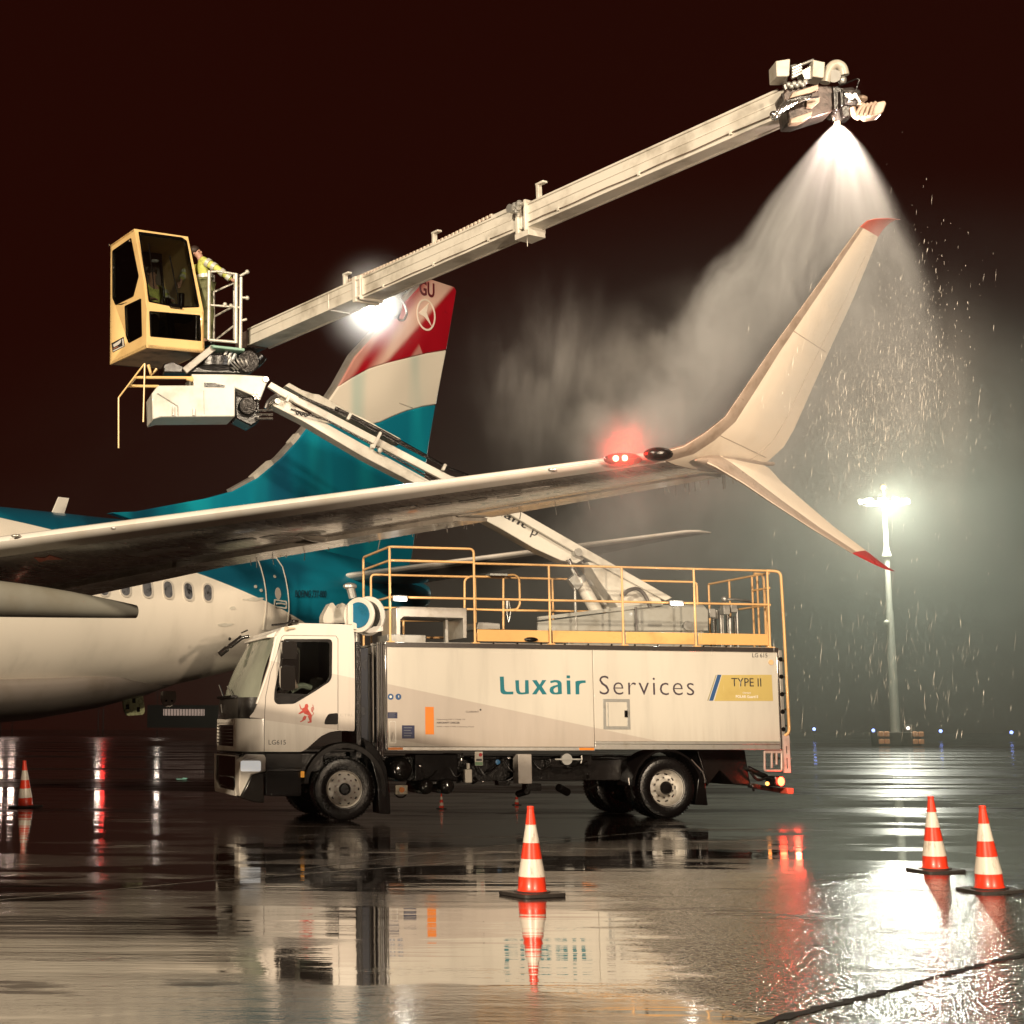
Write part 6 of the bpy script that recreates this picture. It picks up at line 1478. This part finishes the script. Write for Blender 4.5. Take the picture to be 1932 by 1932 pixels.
q = MB(); q.prism([fS(*p) + n2 * .006 for p in ((255, 1770), (375, 1690), (362, 1742), (335, 1770), (270, 1805))], n2 * .003); q.prism([fS(*p) + n2 * .006 for p in ((385, 1685), (402, 1680), (412, 1770), (395, 1785))], n2 * .003); q.prism([fS(*p) + n2 * .006 for p in ((258, 1850), (418, 1775), (420, 1788), (262, 1868))], n2 * .003); q.build_each('print', PALE, lg, smooth=0)
q = MB(); q.prism([fS(*p) + n2 * .006 for p in ((262, 1822), (330, 1790), (330, 1800), (262, 1834))], n2 * .003); q.build_each('print', mat('coral_print', (.5, .2, .12), .5, 0, .05), lg, smooth=0)

# ------------------------------------------------------------------ people
SKIN = mat('skin', (.48, .27, .20), .5, 0, .08, 20)
def skinmesh(name, nodes, edges, m, parent=None, rootn=0, sub=1):
    me = bpy.data.meshes.new(name); keys = list(nodes)
    me.from_pydata([nodes[k][0] for k in keys], [(keys.index(a), keys.index(b_)) for a, b_ in edges], [])
    o = bpy.data.objects.new(name, me); col.objects.link(o)
    sm = o.modifiers.new('skin', 'SKIN'); sm.use_smooth_shade = True
    if not me.skin_vertices: me.skin_vertices  # layer made by the modifier
    for i, k in enumerate(keys):
        r_ = nodes[k][1]; r_ = r_ if isinstance(r_, tuple) else (r_, r_)
        me.skin_vertices[0].data[i].radius = r_
        me.skin_vertices[0].data[i].use_root = (i == rootn)
    ss_ = o.modifiers.new('sub', 'SUBSURF'); ss_.levels = sub; ss_.render_levels = sub
    dg = bpy.context.evaluated_depsgraph_get(); dg.update()
    m2 = bpy.data.meshes.new_from_object(o.evaluated_get(dg))
    bpy.data.objects.remove(o)
    m2.materials.clear(); m2.materials.append(m); m2.name = name
    for p_ in m2.polygons: p_.use_smooth = True
    o = bpy.data.objects.new(name, m2); col.objects.link(o)
    if parent: o.parent = parent
    return o
HIVIS = mat('hivis_yellow', (.62, .66, .16), .6, 0, .25, 9, bump=.5, bscale=12)
SILV = mat('reflective_band', (.62, .62, .56), .4, .2, .15, 10)
TROU = mat('hivis_trousers', (.16, .17, .07), .7, 0, .2, 9)
DENIM = mat('denim', (.03, .07, .16), .8, 0, .2, 20)
HAIR = mat('dark_hair', (.03, .015, .01), .6, 0, .1, 20)
def mk_person(label, J, pants=TROU, beard=False, fw=Vector((1, 0, 0))):
    """J: joints in world space (pelvis, chest, neck, head, sh_l/r, el_l/r, wr_l/r, hip_l/r, kn_l/r, an_l/r)"""
    g = {k: Vector(v) for k, v in J.items()}; n_ = {}
    hd, nk = g['head'], g['neck']; up = (hd - nk).normalized()
    n_['pelvis'] = (g['pelvis'], (.13, .10)); n_['belly'] = (g['pelvis'].lerp(g['chest'], .5), (.12, .095)); n_['chest'] = (g['chest'], (.14, .11)); n_['neck'] = (nk, .055)
    n_['jaw'] = (hd - up * .06 + fw * .012, (.066, .07)); n_['head'] = (hd, (.074, .088)); n_['crown'] = (hd + up * .075 - fw * .01, (.06, .07))
    ed = [('pelvis', 'belly'), ('belly', 'chest'), ('chest', 'neck'), ('neck', 'jaw'), ('jaw', 'head'), ('head', 'crown')]
    for s_ in 'lr':
        for a, r_ in (('sh_', .058), ('el_', .042), ('wr_', .028)): n_[a + s_] = (g[a + s_], r_)
        fd = (g['wr_' + s_] - g['el_' + s_]).normalized(); sd = fd.cross(Vector((0, 0, 1))).normalized()
        n_['palm' + s_] = (g['wr_' + s_] + fd * .06, (.036, .02))
        ed += [('chest', 'sh_' + s_), ('sh_' + s_, 'el_' + s_), ('el_' + s_, 'wr_' + s_), ('wr_' + s_, 'palm' + s_)]
        for k in range(4):
            b0 = g['wr_' + s_] + fd * .085 + sd * (.024 - .016 * k); l_ = (.062, .075, .07, .052)[k]
            n_['f%d%s' % (k, s_)] = (b0, .009); n_['g%d%s' % (k, s_)] = (b0 + fd * l_ * .6 + Vector((0, 0, -.012)), .008); n_['h%d%s' % (k, s_)] = (b0 + fd * l_ * .8 + Vector((0, 0, -.035)), .007)
            ed += [('palm' + s_, 'f%d%s' % (k, s_)), ('f%d%s' % (k, s_), 'g%d%s' % (k, s_)), ('g%d%s' % (k, s_), 'h%d%s' % (k, s_))]
        t0_ = g['wr_' + s_] + fd * .03 + sd * .038; n_['t' + s_] = (t0_, .011); n_['u' + s_] = (t0_ + fd * .04 + sd * .02 + Vector((0, 0, -.012)), .009); ed += [('palm' + s_, 't' + s_), ('t' + s_, 'u' + s_)]
        for a, r_ in (('hip_', .085), ('kn_', .058), ('an_', .04)): n_[a + s_] = (g[a + s_], r_)
        n_['toe' + s_] = (g['an_' + s_] + fw * .17 + Vector((0, 0, -.05)), (.04, .03))
        ed += [('pelvis', 'hip_' + s_), ('hip_' + s_, 'kn_' + s_), ('kn_' + s_, 'an_' + s_), ('an_' + s_, 'toe' + s_)]
    pr = skinmesh('person', n_, ed, SKIN, sub=2); tag(pr, label, 'person')
    # face
    rt = fw.cross(up).normalized()
    q = MB()
    for s_ in (-1, 1): q.sphere(hd + fw * .078 + rt * (.03 * s_), .012, 8)
    
    for e_ in q.build_each('eye', HAIR): e_.parent = pr
    q = MB(); q.sphere(hd + fw * .09 - up * .025, .016, 8, (1, 1, 1.6)); [q.sphere(hd + rt * (.075 * s_) - up * .01, .024, 8, (.7, .7, 1.2)) for s_ in (-1, 1)]; nn = q.build('nose_and_ears', SKIN); nn.parent = pr
    q = MB(); q.sphere(hd + up * .035 - fw * .02, .098, 16, (1, 1, .95)); hr = q.build('hair', HAIR, smooth=80); hr.parent = pr
    # jacket
    jn = {'pelvis': (g['pelvis'] - (g['chest'] - g['pelvis']) * .12, (.165, .135)), 'belly': (g['pelvis'].lerp(g['chest'], .5), (.165, .13)), 'chest': (g['chest'], (.175, .14)), 'neck': (nk.lerp(g['chest'], .25), .085)}
    je = [('pelvis', 'belly'), ('belly', 'chest'), ('chest', 'neck')]
    for s_ in 'lr':
        jn['sh_' + s_] = (g['sh_' + s_], .088); jn['el_' + s_] = (g['el_' + s_], .068); jn['wr_' + s_] = (g['wr_' + s_].lerp(g['el_' + s_], .08), .052)
        je += [('chest', 'sh_' + s_), ('sh_' + s_, 'el_' + s_), ('el_' + s_, 'wr_' + s_)]
    jk = skinmesh('jacket', jn, je, HIVIS, pr, sub=2)
    q = MB()
    def bandat(a, b_, t_, r_, w_=.035):
        d = (b_ - a).normalized(); c = a.lerp(b_, t_); q.lathe([(r_, -w_), (r_ + .006, -w_), (r_ + .006, w_), (r_, w_)], c, d, 20, cap=False)
    for s_ in 'lr':
        for t_ in (.3, .75): bandat(g['sh_' + s_], g['el_' + s_], t_, .082 - .014 * t_)
        for t_ in (.3, .7): bandat(g['el_' + s_], g['wr_' + s_], t_, .068 - .014 * t_)
    bandat(g['pelvis'], g['chest'], .25, .155); 
    
    for e_ in q.build_each('reflective_band', SILV): e_.parent = jk
    tn = {'pelvis': (g['pelvis'], (.15, .125))}; te_ = []
    for s_ in 'lr':
        tn['hip_' + s_] = (g['hip_' + s_], .105); tn['kn_' + s_] = (g['kn_' + s_], .08); tn['an_' + s_] = (g['an_' + s_].lerp(g['kn_' + s_], .06), .07)
        te_ += [('pelvis', 'hip_' + s_), ('hip_' + s_, 'kn_' + s_), ('kn_' + s_, 'an_' + s_)]
    tr_ = skinmesh('trousers', tn, te_, pants, pr, sub=2)
    q = MB()
    for s_ in 'lr':
        a = g['an_' + s_]; q.box(a + fw * .06 + Vector((0, 0, -.045)), (.27, .10, .09), (fw, fw.cross(Vector((0, 0, 1))), Vector((0, 0, 1))))
    
    for e_ in q.build_each('boot', DARKM, bevel=.025): e_.parent = pr
    return pr
Z = lambda z: Vector((0, 0, z))
# the operator, seated in the cabin
po = Cc + e1 * .42 + e2 * .55; fo_ = -i2
hdp = P(*cK2(815, 740), po.y - .12)
base = Vector((hdp.x, hdp.y + .02, Cc.z + .62))
hh = hdp.z - base.z; print('operator torso', hh)
sideo = i1
op = mk_person('person in a hi-vis jacket seated at the controls inside the yellow boom cabin', {
    'pelvis': base + i2 * .06, 'chest': base + Z(hh - .34), 'neck': base + Z(hh - .14) - i2 * .0, 'head': hdp,
    'sh_l': base + Z(hh - .28) + sideo * -.19, 'sh_r': base + Z(hh - .28) + sideo * .19, 'el_l': base + Z(hh - .52) + sideo * -.25 - i2 * .10, 'el_r': base + Z(hh - .52) + sideo * .26 - i2 * .10,
    'wr_l': base + Z(hh - .56) + sideo * -.16 - i2 * .36, 'wr_r': base + Z(hh - .56) + sideo * .20 - i2 * .36,
    'hip_l': base + sideo * -.10, 'hip_r': base + sideo * .10, 'kn_l': base + sideo * -.13 - i2 * .42 + Z(.02), 'kn_r': base + sideo * .13 - i2 * .42 + Z(.02),
    'an_l': base + sideo * -.13 - i2 * .40 - Z(.44), 'an_r': base + sideo * .13 - i2 * .40 - Z(.44)}, fw=fo_)
# the second worker, bending over the basket rail behind the cabin
pz_ = (M_TR @ bt(cK(860, 950), 0)).z + .03
hY = 27.25
H = P(*cK2(1428, 395), hY); sh = P(*cK2(1560, 600), hY); hip = P(*cK2(1580, 890), hY)
ft = Vector((hip.x + .02, hY, pz_ + .09)); kn = hip.lerp(ft, .5) + Vector((.05, -.03, 0))
wr = P(*cK2(1985, 845), hY - .28)
f2 = Vector((.8, -.6, 0)).normalized(); sd2 = Vector((.25, .97, 0)).normalized()
print('worker', H.z, sh.z, hip.z, pz_)
mk_person('person in a yellow hi-vis jacket bending over the basket rail beside the boom cabin', {
    'pelvis': hip + Z(.05), 'chest': sh + Z(-.06), 'neck': sh.lerp(H, .35), 'head': H + Vector((.03, 0, -.05)),
    'sh_l': sh + sd2 * .18, 'sh_r': sh - sd2 * .18 + Vector((.06, 0, 0)), 'el_r': sh.lerp(wr, .52) + Z(.03) - sd2 * .12, 'wr_r': wr, 'el_l': P(*cK2(1290, 690), hY + .1), 'wr_l': P(*cK2(1230, 850), hY - .05),
    'hip_l': hip + sd2 * .1 - Z(.02), 'hip_r': hip - sd2 * .1 - Z(.02), 'kn_l': kn + sd2 * .11, 'kn_r': kn - sd2 * .11, 'an_l': ft + sd2 * .11, 'an_r': ft - sd2 * .11}, pants=TROU, fw=f2)
# ------------------------------------------------------------------ traffic cones
def cone_mat():
    m, nt, b = nodes_of('cone_stripes'); L = nt.links; oc = objco(nt); sp = N(nt, 'ShaderNodeSeparateXYZ'); L.new(oc, sp.inputs[0])
    z = mth(nt, 'DIVIDE', mth(nt, 'SUBTRACT', sp.outputs[2], .035), .755)
    w1 = mth(nt, 'MULTIPLY', mth(nt, 'GREATER_THAN', z, .177), mth(nt, 'LESS_THAN', z, .385)); w2 = mth(nt, 'MULTIPLY', mth(nt, 'GREATER_THAN', z, .571), mth(nt, 'LESS_THAN', z, .783))
    ob = N(nt, 'ShaderNodeObjectInfo'); va = N(nt, 'ShaderNodeVectorMath', operation='ADD'); L.new(oc, va.inputs[0]); cx3 = N(nt, 'ShaderNodeCombineXYZ'); [L.new(mth(nt, 'MULTIPLY', ob.outputs['Random'], 37.0), cx3.inputs[i]) for i in (0, 2)]; L.new(cx3.outputs[0], va.inputs[1]); n1 = noise(nt, mapping(nt, va.outputs[0], (9, 9, 1.8)), 3, 6, .65)
    wht = mixc(nt, ramp(nt, n1, .5, .75), (.76, .68, .58), (.40, .33, .27)); red = mixc(nt, ramp(nt, n1, .5, .8), (.85, .050, .018), (.55, .03, .012))
    L.new(mixc(nt, mth(nt, 'ADD', w1, w2, clamp=True), red, wht), b.inputs['Base Color']); b.inputs['Roughness'].default_value = .35; b.inputs['Coat Weight'].default_value = .4
    return m
CONE = cone_mat()
def make_cone(label):
    r_ = bpy.data.objects.new('traffic_cone', None); col.objects.link(r_); ROOTM[r_.name] = I4.copy()
    tag(r_, label, 'traffic cone', 'striped traffic cones around the wingtip')
    q = MB(); q.lathe([(.140, .035), (.132, .05), (.125, .06), (.118, .17), (.121, .172), (.093, .325), (.095, .327), (.072, .465), (.074, .467), (.048, .62), (.050, .622), (.030, .765), (.033, .768), (.031, .79), (.022, .79), (.02, .74), (0, .74)], (0, 0, 0), (0, 0, 1), 40, cap=False)
    q.build('cone_body', CONE, r_, smooth=50)
    q = MB(); q.prism([(x, y, 0) for x, y in rrect(-.225, .225, -.225, .225, .05, 3)], (0, 0, .035))
    q.lathe([(.17, .03), (.16, .045), (.14, .045)], (0, 0, 0), (0, 0, 1), 24); q.build('base', mat('cone_base_rubber', (.03, .025, .022), .5, 0, .2, 10, .2, bump=.4), r_, bevel=.006)
    return r_
proto = make_cone('striped cone in the centre foreground in front of the truck')
cs = [((1004, 1690), 25, 1.0, (0, 0), None), ((1765, 1645), 12, 1.0, (1.0, -1.5), 'striped cone on the right, left one of the pair, in front of the lamp glare'),
      ((1868, 1683), 8, 1.0, (.5, -2.5), 'striped cone nearest the right edge of the photo, leaning a little'),
      ((48, 1524), 40, 1.1, (0, -3), 'striped cone far left standing below the aircraft belly'),
      ((833, 1526), 10, .36, (0, 0), 'tiny orange cone behind the truck, seen below the air tanks'),
      ((975, 1519), 10, .34, (0, 0), 'tiny pink-white cone behind the truck, seen left of the far rear wheel')]
for i, ((u, v), a, sc_, tilt, lb_) in enumerate(cs):
    if i == 0: o = proto
    else:
        o = proto.copy(); col.objects.link(o)
        for ch in proto.children:
            c2 = ch.copy(); col.objects.link(c2); c2.parent = o
        o['label'] = lb_
    o.location = PZ(u, v, 0); o.rotation_euler = (R(tilt[0]), R(tilt[1]), R(a)); o.scale = (sc_,) * 3
    if sc_ < 1: o['group'] = 'small cones behind the truck'

# ------------------------------------------------------------------ floodlight mast far across the apron
mb_ = P(1690, 1385, 165); mx, my = mb_.x, 165.0
mt_ = P(1676, 948, 165).z; print('mast height', mt_)
mr = root('floodlight_mast', Matrix.Translation((mx, my, 0)), 'tall white floodlight mast glaring through the mist on the right', 'light mast')
MASTM = mat('mast_paint', (.62, .62, .56), .5, .2, .05, .3)
q = MB(Matrix.Translation((mx, my, 0))); q.cyl((0, 0, 0), (0, 0, mt_ * .55), .50, .38, 20); q.cyl((0, 0, mt_ * .55), (0, 0, mt_ * .77), .32, .27, 20); q.lathe([(.38, mt_ * .77), (.5, mt_ * .775), (.32, mt_ * .80), (.24, mt_ * .82), (.22, mt_ - .4)], (0, 0, 0), (0, 0, 1), 20)
q.sphere((-.5, -.3, mt_ * .50), .3, 10); q.build('pole', MASTM, mr)
q = MB(Matrix.Translation((mx, my, 0))); q.tube([(math.cos(R(a)) * 2.2, math.sin(R(a)) * 1.2, mt_ - .2) for a in range(0, 361, 20)], .12, 8)
for a in range(0, 360, 60): q.tube([(0, 0, mt_ - .4), (math.cos(R(a)) * 2.2, math.sin(R(a)) * 1.2, mt_ - .2)], .08, 6)
q.build('head_ring', STEEL, mr)
for k in range(10):
    a = 2 * math.pi * k / 10; c = Vector((math.cos(a) * 2.3, math.sin(a) * 1.3, mt_ + .1))
    q = MB(Matrix.Translation((mx, my, 0))); q.beam(c + Vector((-.35, 0, 0)), c + Vector((.35, 0, 0)), .3, .42); q.build_each('lamp', MASTL, mr, bevel=.05)
q = MB(Matrix.Translation((mx, my, 0))); q.sphere((0, 0, mt_ + 1.6), .3, 10); q.cyl((0, 0, mt_), (0, 0, mt_ + 1.4), .05, n=6); q.build('aviation_light', mat('aviation_lens', (.6, .25, .1), .4, 0, .05, 2, emit=(1, .4, .15), es=1.2), mr)
point('mast_light', (mx - .4, my - 2.2, mt_ - .4), 32000, (1.0, 1.0, .84), 1.3)
q = MB(Matrix.Translation((mx, my, 0))); q.box((0, 0, .7), (4.2, 2.4, 1.4)); q.box((1.1, -.5, 1.8), (1.0, .8, .7)); bs_ = q.build('plinth', mat('plinth_concrete', (.16, .14, .12), .8, 0, .3, .8), mr, bevel=.05)
q = MB(Matrix.Translation((mx, my, 0)))
for sx in (-1, 1):
    for ix in (0, 1):
        for iz in (0, 1): q.box((sx * (1.75 + (ix - .5) * .6), -1.35, .45 + iz * .75), (.5, .3, .5))
q.build_each('hazard_marker', mat('amber_hazard', (.8, .42, .22), .5, 0, .1, 1, emit=(1, .45, .2), es=.12), bs_, bevel=.08)
q = MB(Matrix.Translation((mx, my, 0))); q.sphere((.9, -1.0, 1.8), .16, 10); q.build('marker_lamp', emat('lit_pale_marker', (1, .9, .8), 4), bs_)
cq = crop(1850, 1200, 825 / 1932)
bl0 = None
for i, (x, y) in enumerate(((648, 1650), (1010, 1658), (1422, 1662), (1855, 1670))):
    p = P(*cq(x, y), 240)
    r_ = root('taxiway_light', Matrix.Translation((p.x, 240, 0)), ['blue taxiway light, leftmost in the row beyond the apron', 'blue taxiway light just left of the mast base', 'blue taxiway light just right of the mast base', 'blue taxiway light at the right edge of the photo'][i], 'taxiway light', 'blue taxiway lights along the far edge')
    zz = max(p.z, .5)
    q = MB(Matrix.Translation((p.x, 240, 0))); q.cyl((0, 0, 0), (0, 0, zz - .2), .05, n=8); q.build('stem', DARKM, r_)
    q = MB(Matrix.Translation((p.x, 240, 0))); q.sphere((0, 0, zz), .26, 10); q.build('lens', LAMPB, r_)
# lamps on the far side of the aircraft: hidden by the hull, their light lies on the wet ground
for i, (u, colr, es_, rr_) in enumerate(((2, (1, .72, .6), 60, .8), (24, (1, .72, .6), 60, .7), (186, (1, .85, .7), 70, .55), (195, (1, .04, .03), 60, .55), (297, (1, .85, .7), 70, .5))):
    p = P(u, 1330, 280); p.z = 9.6
    r_ = root('apron_lamp', Matrix.Translation((p.x, 280, 0)), ['warm lamp post behind the hull, its glitter at the left photo edge', 'warm lamp post behind the hull, second glitter from the left edge', 'white lamp post behind the hull beside the red glitter', 'red lamp post behind the hull, making the red glitter', 'white lamp post behind the hull, rightmost thin glitter'][i], 'lamp post', 'lamps beyond the aircraft')
    T_ = Matrix.Translation((p.x, 280, 0))
    q = MB(T_); q.cyl((0, 0, 0), (0, 0, 9.4), .09, n=8); q.build('post', DARKM, r_)
    q = MB(T_); q.sphere((0, 0, 9.6), rr_ * .8, 12); q.build_each('lamp', emat('lit_far_lamp', colr, es_ * .6), r_)
# low building with a lit strip beyond the belly
b0 = P(308, 1350, 200); b1 = P(386, 1338, 200)
br = root('terminal_building', Matrix.Translation(((b0.x + b1.x) / 2, 200, 0)), 'low distant building with one pale lit strip, seen under the aircraft tail', 'building')
q = MB(); q.bx(b0.x - 2, b1.x + 2.5, 200, 208, b0.z - 1.5, b1.z + .5); q.build('wall', mat('far_wall', (.012, .008, .007), .8, 0, .2, .3), br)
q = MB(); q.bx(b0.x, b1.x, 199.9, 199.99, b0.z, b1.z); fs_ = q.build('lit_strip', mat('lit_facade', (.5, .4, .33), .6, 0, .4, 1.2, emit=(1, .72, .58), es=.28), br)
q = MB(); rs = random.Random(2)
for k in range(14): xx = b0.x + (b1.x - b0.x) * (k + .5) / 14; q.bx(xx - .04, xx + .04, 199.82, 199.89, b0.z, b1.z)
q.build('mullion', DARKM, fs_, smooth=0)

# ------------------------------------------------------------------ flying droplets and streaks of spray
def streaks(n, regions, seed, m, name, label, w_=.0032):
    rs = random.Random(seed); q = MB()
    for _ in range(n):
        (u0, u1, v0, v1, y0, y1, l0, l1) = rs.choice(regions)
        u, v = rs.gauss((u0 + u1) / 2, (u1 - u0) / 3.4), rs.gauss((v0 + v1) / 2, (v1 - v0) / 3.4); v = min(v, 1385); Y = rs.uniform(y0, y1)
        c = P(u, v, Y); L_ = rs.uniform(l0, l1) * (rs.random() ** 1.5 + .25); lean = rs.gauss(.10, .09); ww = w_ * (.35 + 1.4 * rs.random() ** 3)
        d = Vector((lean, rs.gauss(0, .1), 1)).normalized() * L_; a = Vector((ww, 0, 0)); b_ = Vector((0, ww, 0))
        q.add([c - d * .5, c + a, c + b_, c - a, c - b_, c + d * .5], [(0, 2, 1), (0, 3, 2), (0, 4, 3), (0, 1, 4), (5, 1, 2), (5, 2, 3), (5, 3, 4), (5, 4, 1)])
    o = q.build(name, m, smooth=0); return tag(o, label, kind='stuff')
DROP = mat('droplet_white', (.92, .88, .80), .3, 0, .0)
streaks(2600, [(1440, 1830, 480, 930, 15.6, 19.0, .02, .13), (1500, 1800, 640, 900, 15.6, 18, .03, .2), (1640, 1800, 480, 880, 16, 18, .02, .08), (1560, 1720, 620, 980, 16, 18, .02, .08)], 4, DROP, 'droplets', 'bright droplets of glycol falling right of the winglet', .0014)
streaks(500, [(1420, 1900, 900, 1380, 16, 26, .05, .2), (1500, 1860, 1150, 1385, 18, 28, .06, .3)], 5, DROP, 'rain', 'fine rain and drift falling in front of the light mast', .0019)
0 and streaks(260, [(1540, 1620, 240, 330, 16.6, 17.0, .05, .3), (1550, 1610, 300, 480, 16.5, 17.0, .1, .5)], 6, DROP, 'spray_jets', 'thin jets of fluid leaving the nozzle', .0024)

# ------------------------------------------------------------------ spray cone and drifting mist
def volmat(name, build, color=(.92, .95, .96), aniso=0.0):
    m = bpy.data.materials.new(name); m.use_nodes = True; nt = m.node_tree; nt.nodes.clear()
    out = N(nt, 'ShaderNodeOutputMaterial'); v = N(nt, 'ShaderNodeVolumePrincipled'); v.inputs['Color'].default_value = (*color, 1)
    v.inputs['Anisotropy'].default_value = aniso
    nt.links.new(v.outputs[0], out.inputs['Volume'])
    d = build(nt)
    if isinstance(d, (int, float)): v.inputs['Density'].default_value = d
    else: nt.links.new(d, v.inputs['Density'])
    return m
SPRAY_K = 1.0
def spray_density(nt):
    oc = objco(nt); sp = N(nt, 'ShaderNodeSeparateXYZ'); nt.links.new(oc, sp.inputs[0])
    x, y, z = sp.outputs[0], sp.outputs[1], mth(nt, 'MULTIPLY', sp.outputs[2], -1.0)
    zz = mth(nt, 'MAXIMUM', z, .02)
    c = mth(nt, 'MULTIPLY', mth(nt, 'POWER', zz, 1.25), -.145)
    wd = mth(nt, 'MULTIPLY', mth(nt, 'POWER', zz, .80), .80)
    wob = mth(nt, 'MULTIPLY', mth(nt, 'SUBTRACT', noise(nt, mapping(nt, oc, (1.3, 1.3, .8)), 1.0, 4, .6), .5), mth(nt, 'MULTIPLY', ramp(nt, zz, .3, 3.0), 1.5))
    xn = mth(nt, 'ADD', mth(nt, 'DIVIDE', mth(nt, 'SUBTRACT', x, c), wd), wob); yn_ = mth(nt, 'DIVIDE', y, mth(nt, 'MULTIPLY', wd, .75))
    rho = mth(nt, 'SQRT', mth(nt, 'ADD', mth(nt, 'MULTIPLY', xn, xn), mth(nt, 'MULTIPLY', yn_, yn_)))
    edge = ramp(nt, rho, 1.0, .50)
    core = mth(nt, 'ADD', mth(nt, 'MULTIPLY', ramp(nt, rho, .15, .8), .8), .35)
    leftw = mth(nt, 'MULTIPLY_ADD', ramp(nt, xn, .6, -.7), .9, .55)
    # streaks follow straight lines out of the nozzle
    cmb = N(nt, 'ShaderNodeCombineXYZ'); nt.links.new(mth(nt, 'MULTIPLY', xn, 4.2), cmb.inputs[0]); nt.links.new(mth(nt, 'MULTIPLY', yn_, 4.2), cmb.inputs[1]); nt.links.new(mth(nt, 'MULTIPLY', zz, .35), cmb.inputs[2])
    st = ramp(nt, noise(nt, cmb.outputs[0], 1.0, 5, .65), .38, .64)
    cl = ramp(nt, noise(nt, mapping(nt, oc, (1, 1, .6), rot=(0, R(-25), 0)), 1.1, 4, .6), .38, .62)
    far = ramp(nt, zz, 1.6, 3.4)
    tex = mth(nt, 'ADD', mth(nt, 'MULTIPLY', mth(nt, 'MULTIPLY_ADD', st, 1.15, .16), mth(nt, 'SUBTRACT', 1.0, mth(nt, 'MULTIPLY', far, .6))), mth(nt, 'MULTIPLY', mth(nt, 'MULTIPLY', cl, far), .5))
    fall = mth(nt, 'DIVIDE', 1.0, mth(nt, 'ADD', mth(nt, 'POWER', zz, 1.15), .35))
    end = ramp(nt, zz, 5.8, 2.8)
    d = mth(nt, 'MULTIPLY', mth(nt, 'MULTIPLY', mth(nt, 'MULTIPLY', edge, core), mth(nt, 'MULTIPLY', tex, leftw)), mth(nt, 'MULTIPLY', mth(nt, 'MULTIPLY', fall, end), 4.6 * SPRAY_K))
    return d
q = MB(); rg = []
for dz in (.0, .1, .25, .5, .9, 1.4, 2.0, 2.7, 3.5, 4.4, 5.8):
    zz = max(dz, .02); c = -.145 * zz ** 1.25; wd = .80 * zz ** .8 * 1.25
    rg.append([(c + math.cos(a) * wd, math.sin(a) * wd * .77, -dz) for a in [2 * math.pi * k / 28 for k in range(28)]])
q.loft(rg)
spo = q.build('spray', volmat('spray_mist', spray_density), smooth=0)
spo.location = AP + Vector((0, 0, .03)); tag(spo, 'cone of de-icing mist spraying down from the nozzle over the winglet', kind='stuff')
def blob(name, c, rx, ry, rz, dens, label, rot=0, sc=(1, 1, 1), ns=1.0, lo=.42, hi=.66, nrot=0, power=1.6, color=(.95, .93, .90)):
    def f(nt):
        oc = objco(nt); ln = N(nt, 'ShaderNodeVectorMath', operation='LENGTH'); nt.links.new(oc, ln.inputs[0])
        e = mth(nt, 'POWER', ramp(nt, ln.outputs['Value'], 1.0, .0), power)
        t_ = ramp(nt, noise(nt, mapping(nt, oc, sc, rot=(0, R(nrot), 0)), ns, 5, .62), lo, hi)
        return mth(nt, 'MULTIPLY', mth(nt, 'MULTIPLY', e, mth(nt, 'ADD', t_, .05)), dens)
    q = MB(); q.sphere((0, 0, 0), 1.0, 28); o = q.build(name, volmat(name + '_volume', f, color), smooth=60)
    o.location = c; o.scale = (rx, ry, rz); o.rotation_euler = (0, R(rot), 0)
    return tag(o, label, kind='stuff')
blob('mist', P(1330, 745, 19.0), 2.5, 1.6, 1.75, 2.6, 'pale mist drifting off the spray behind the winglet', rot=-25, sc=(2.2, 2, 1.4), ns=1.5, lo=.42, hi=.62)
blob('mist_wisp', P(1040, 720, 21.0), 1.5, 1.2, 2.0, 1.0, 'thin wisps of mist above the wing left of the red light', rot=5, sc=(1.7, 1.5, .8), ns=1.5, lo=.46, hi=.70)
blob('mist_veil', P(1670, 800, 18.6), 2.3, 1.6, 2.6, .75, 'veil of falling drift right of the winglet', sc=(3, 2, .8), ns=1.5, lo=.35, hi=.7)
blob('nav_halo', nl + Vector((.02, -.25, .12)), 0.8, .6, .8, 2.6, 'added halo imitating the red glare round the wing navigation light', sc=(1, 1, 1), ns=2.5, lo=.3, hi=.7, power=3.6)  # added volume shaped to imitate the lamp's red glare
blob('low_mist', P(1640, 1130, 52), 21.0, 12.0, 11.0, .016, 'bank of grey-green drift behind the truck and aircraft tail', sc=(1.5, 1, 1.5), ns=1.4, lo=.25, hi=.75, power=.8, color=(.70, .93, .84))

blob('lamp_halo', P(702, 580, 25.0), 1.15, 1.15, 1.15, 1.1, 'added halo imitating the white glare round the boom work light', ns=1.5, lo=.1, hi=.5, power=2.2)  # added volume shaped to imitate bloom around the lit lamp
blob('mast_mist', Vector((mx - 5, my, mt_ - 13)), 115, 60, 46, .0125, 'bank of luminous mist hanging round the floodlight mast', color=(.88, .97, .88), sc=(1.6, 1, 1.3), ns=1.6, lo=.2, hi=.75, power=.7)
# ------------------------------------------------------------------ the damp night air
hz = MB(); hz.bx(-120, 330, -60, 420, -1, mt_ + 4)
hm = volmat('haze_air', lambda nt: .00014, (.93, .96, .90), .55)
tag(hz.build('haze', hm, smooth=0), 'damp night air glowing round the floodlight mast', kind='stuff')
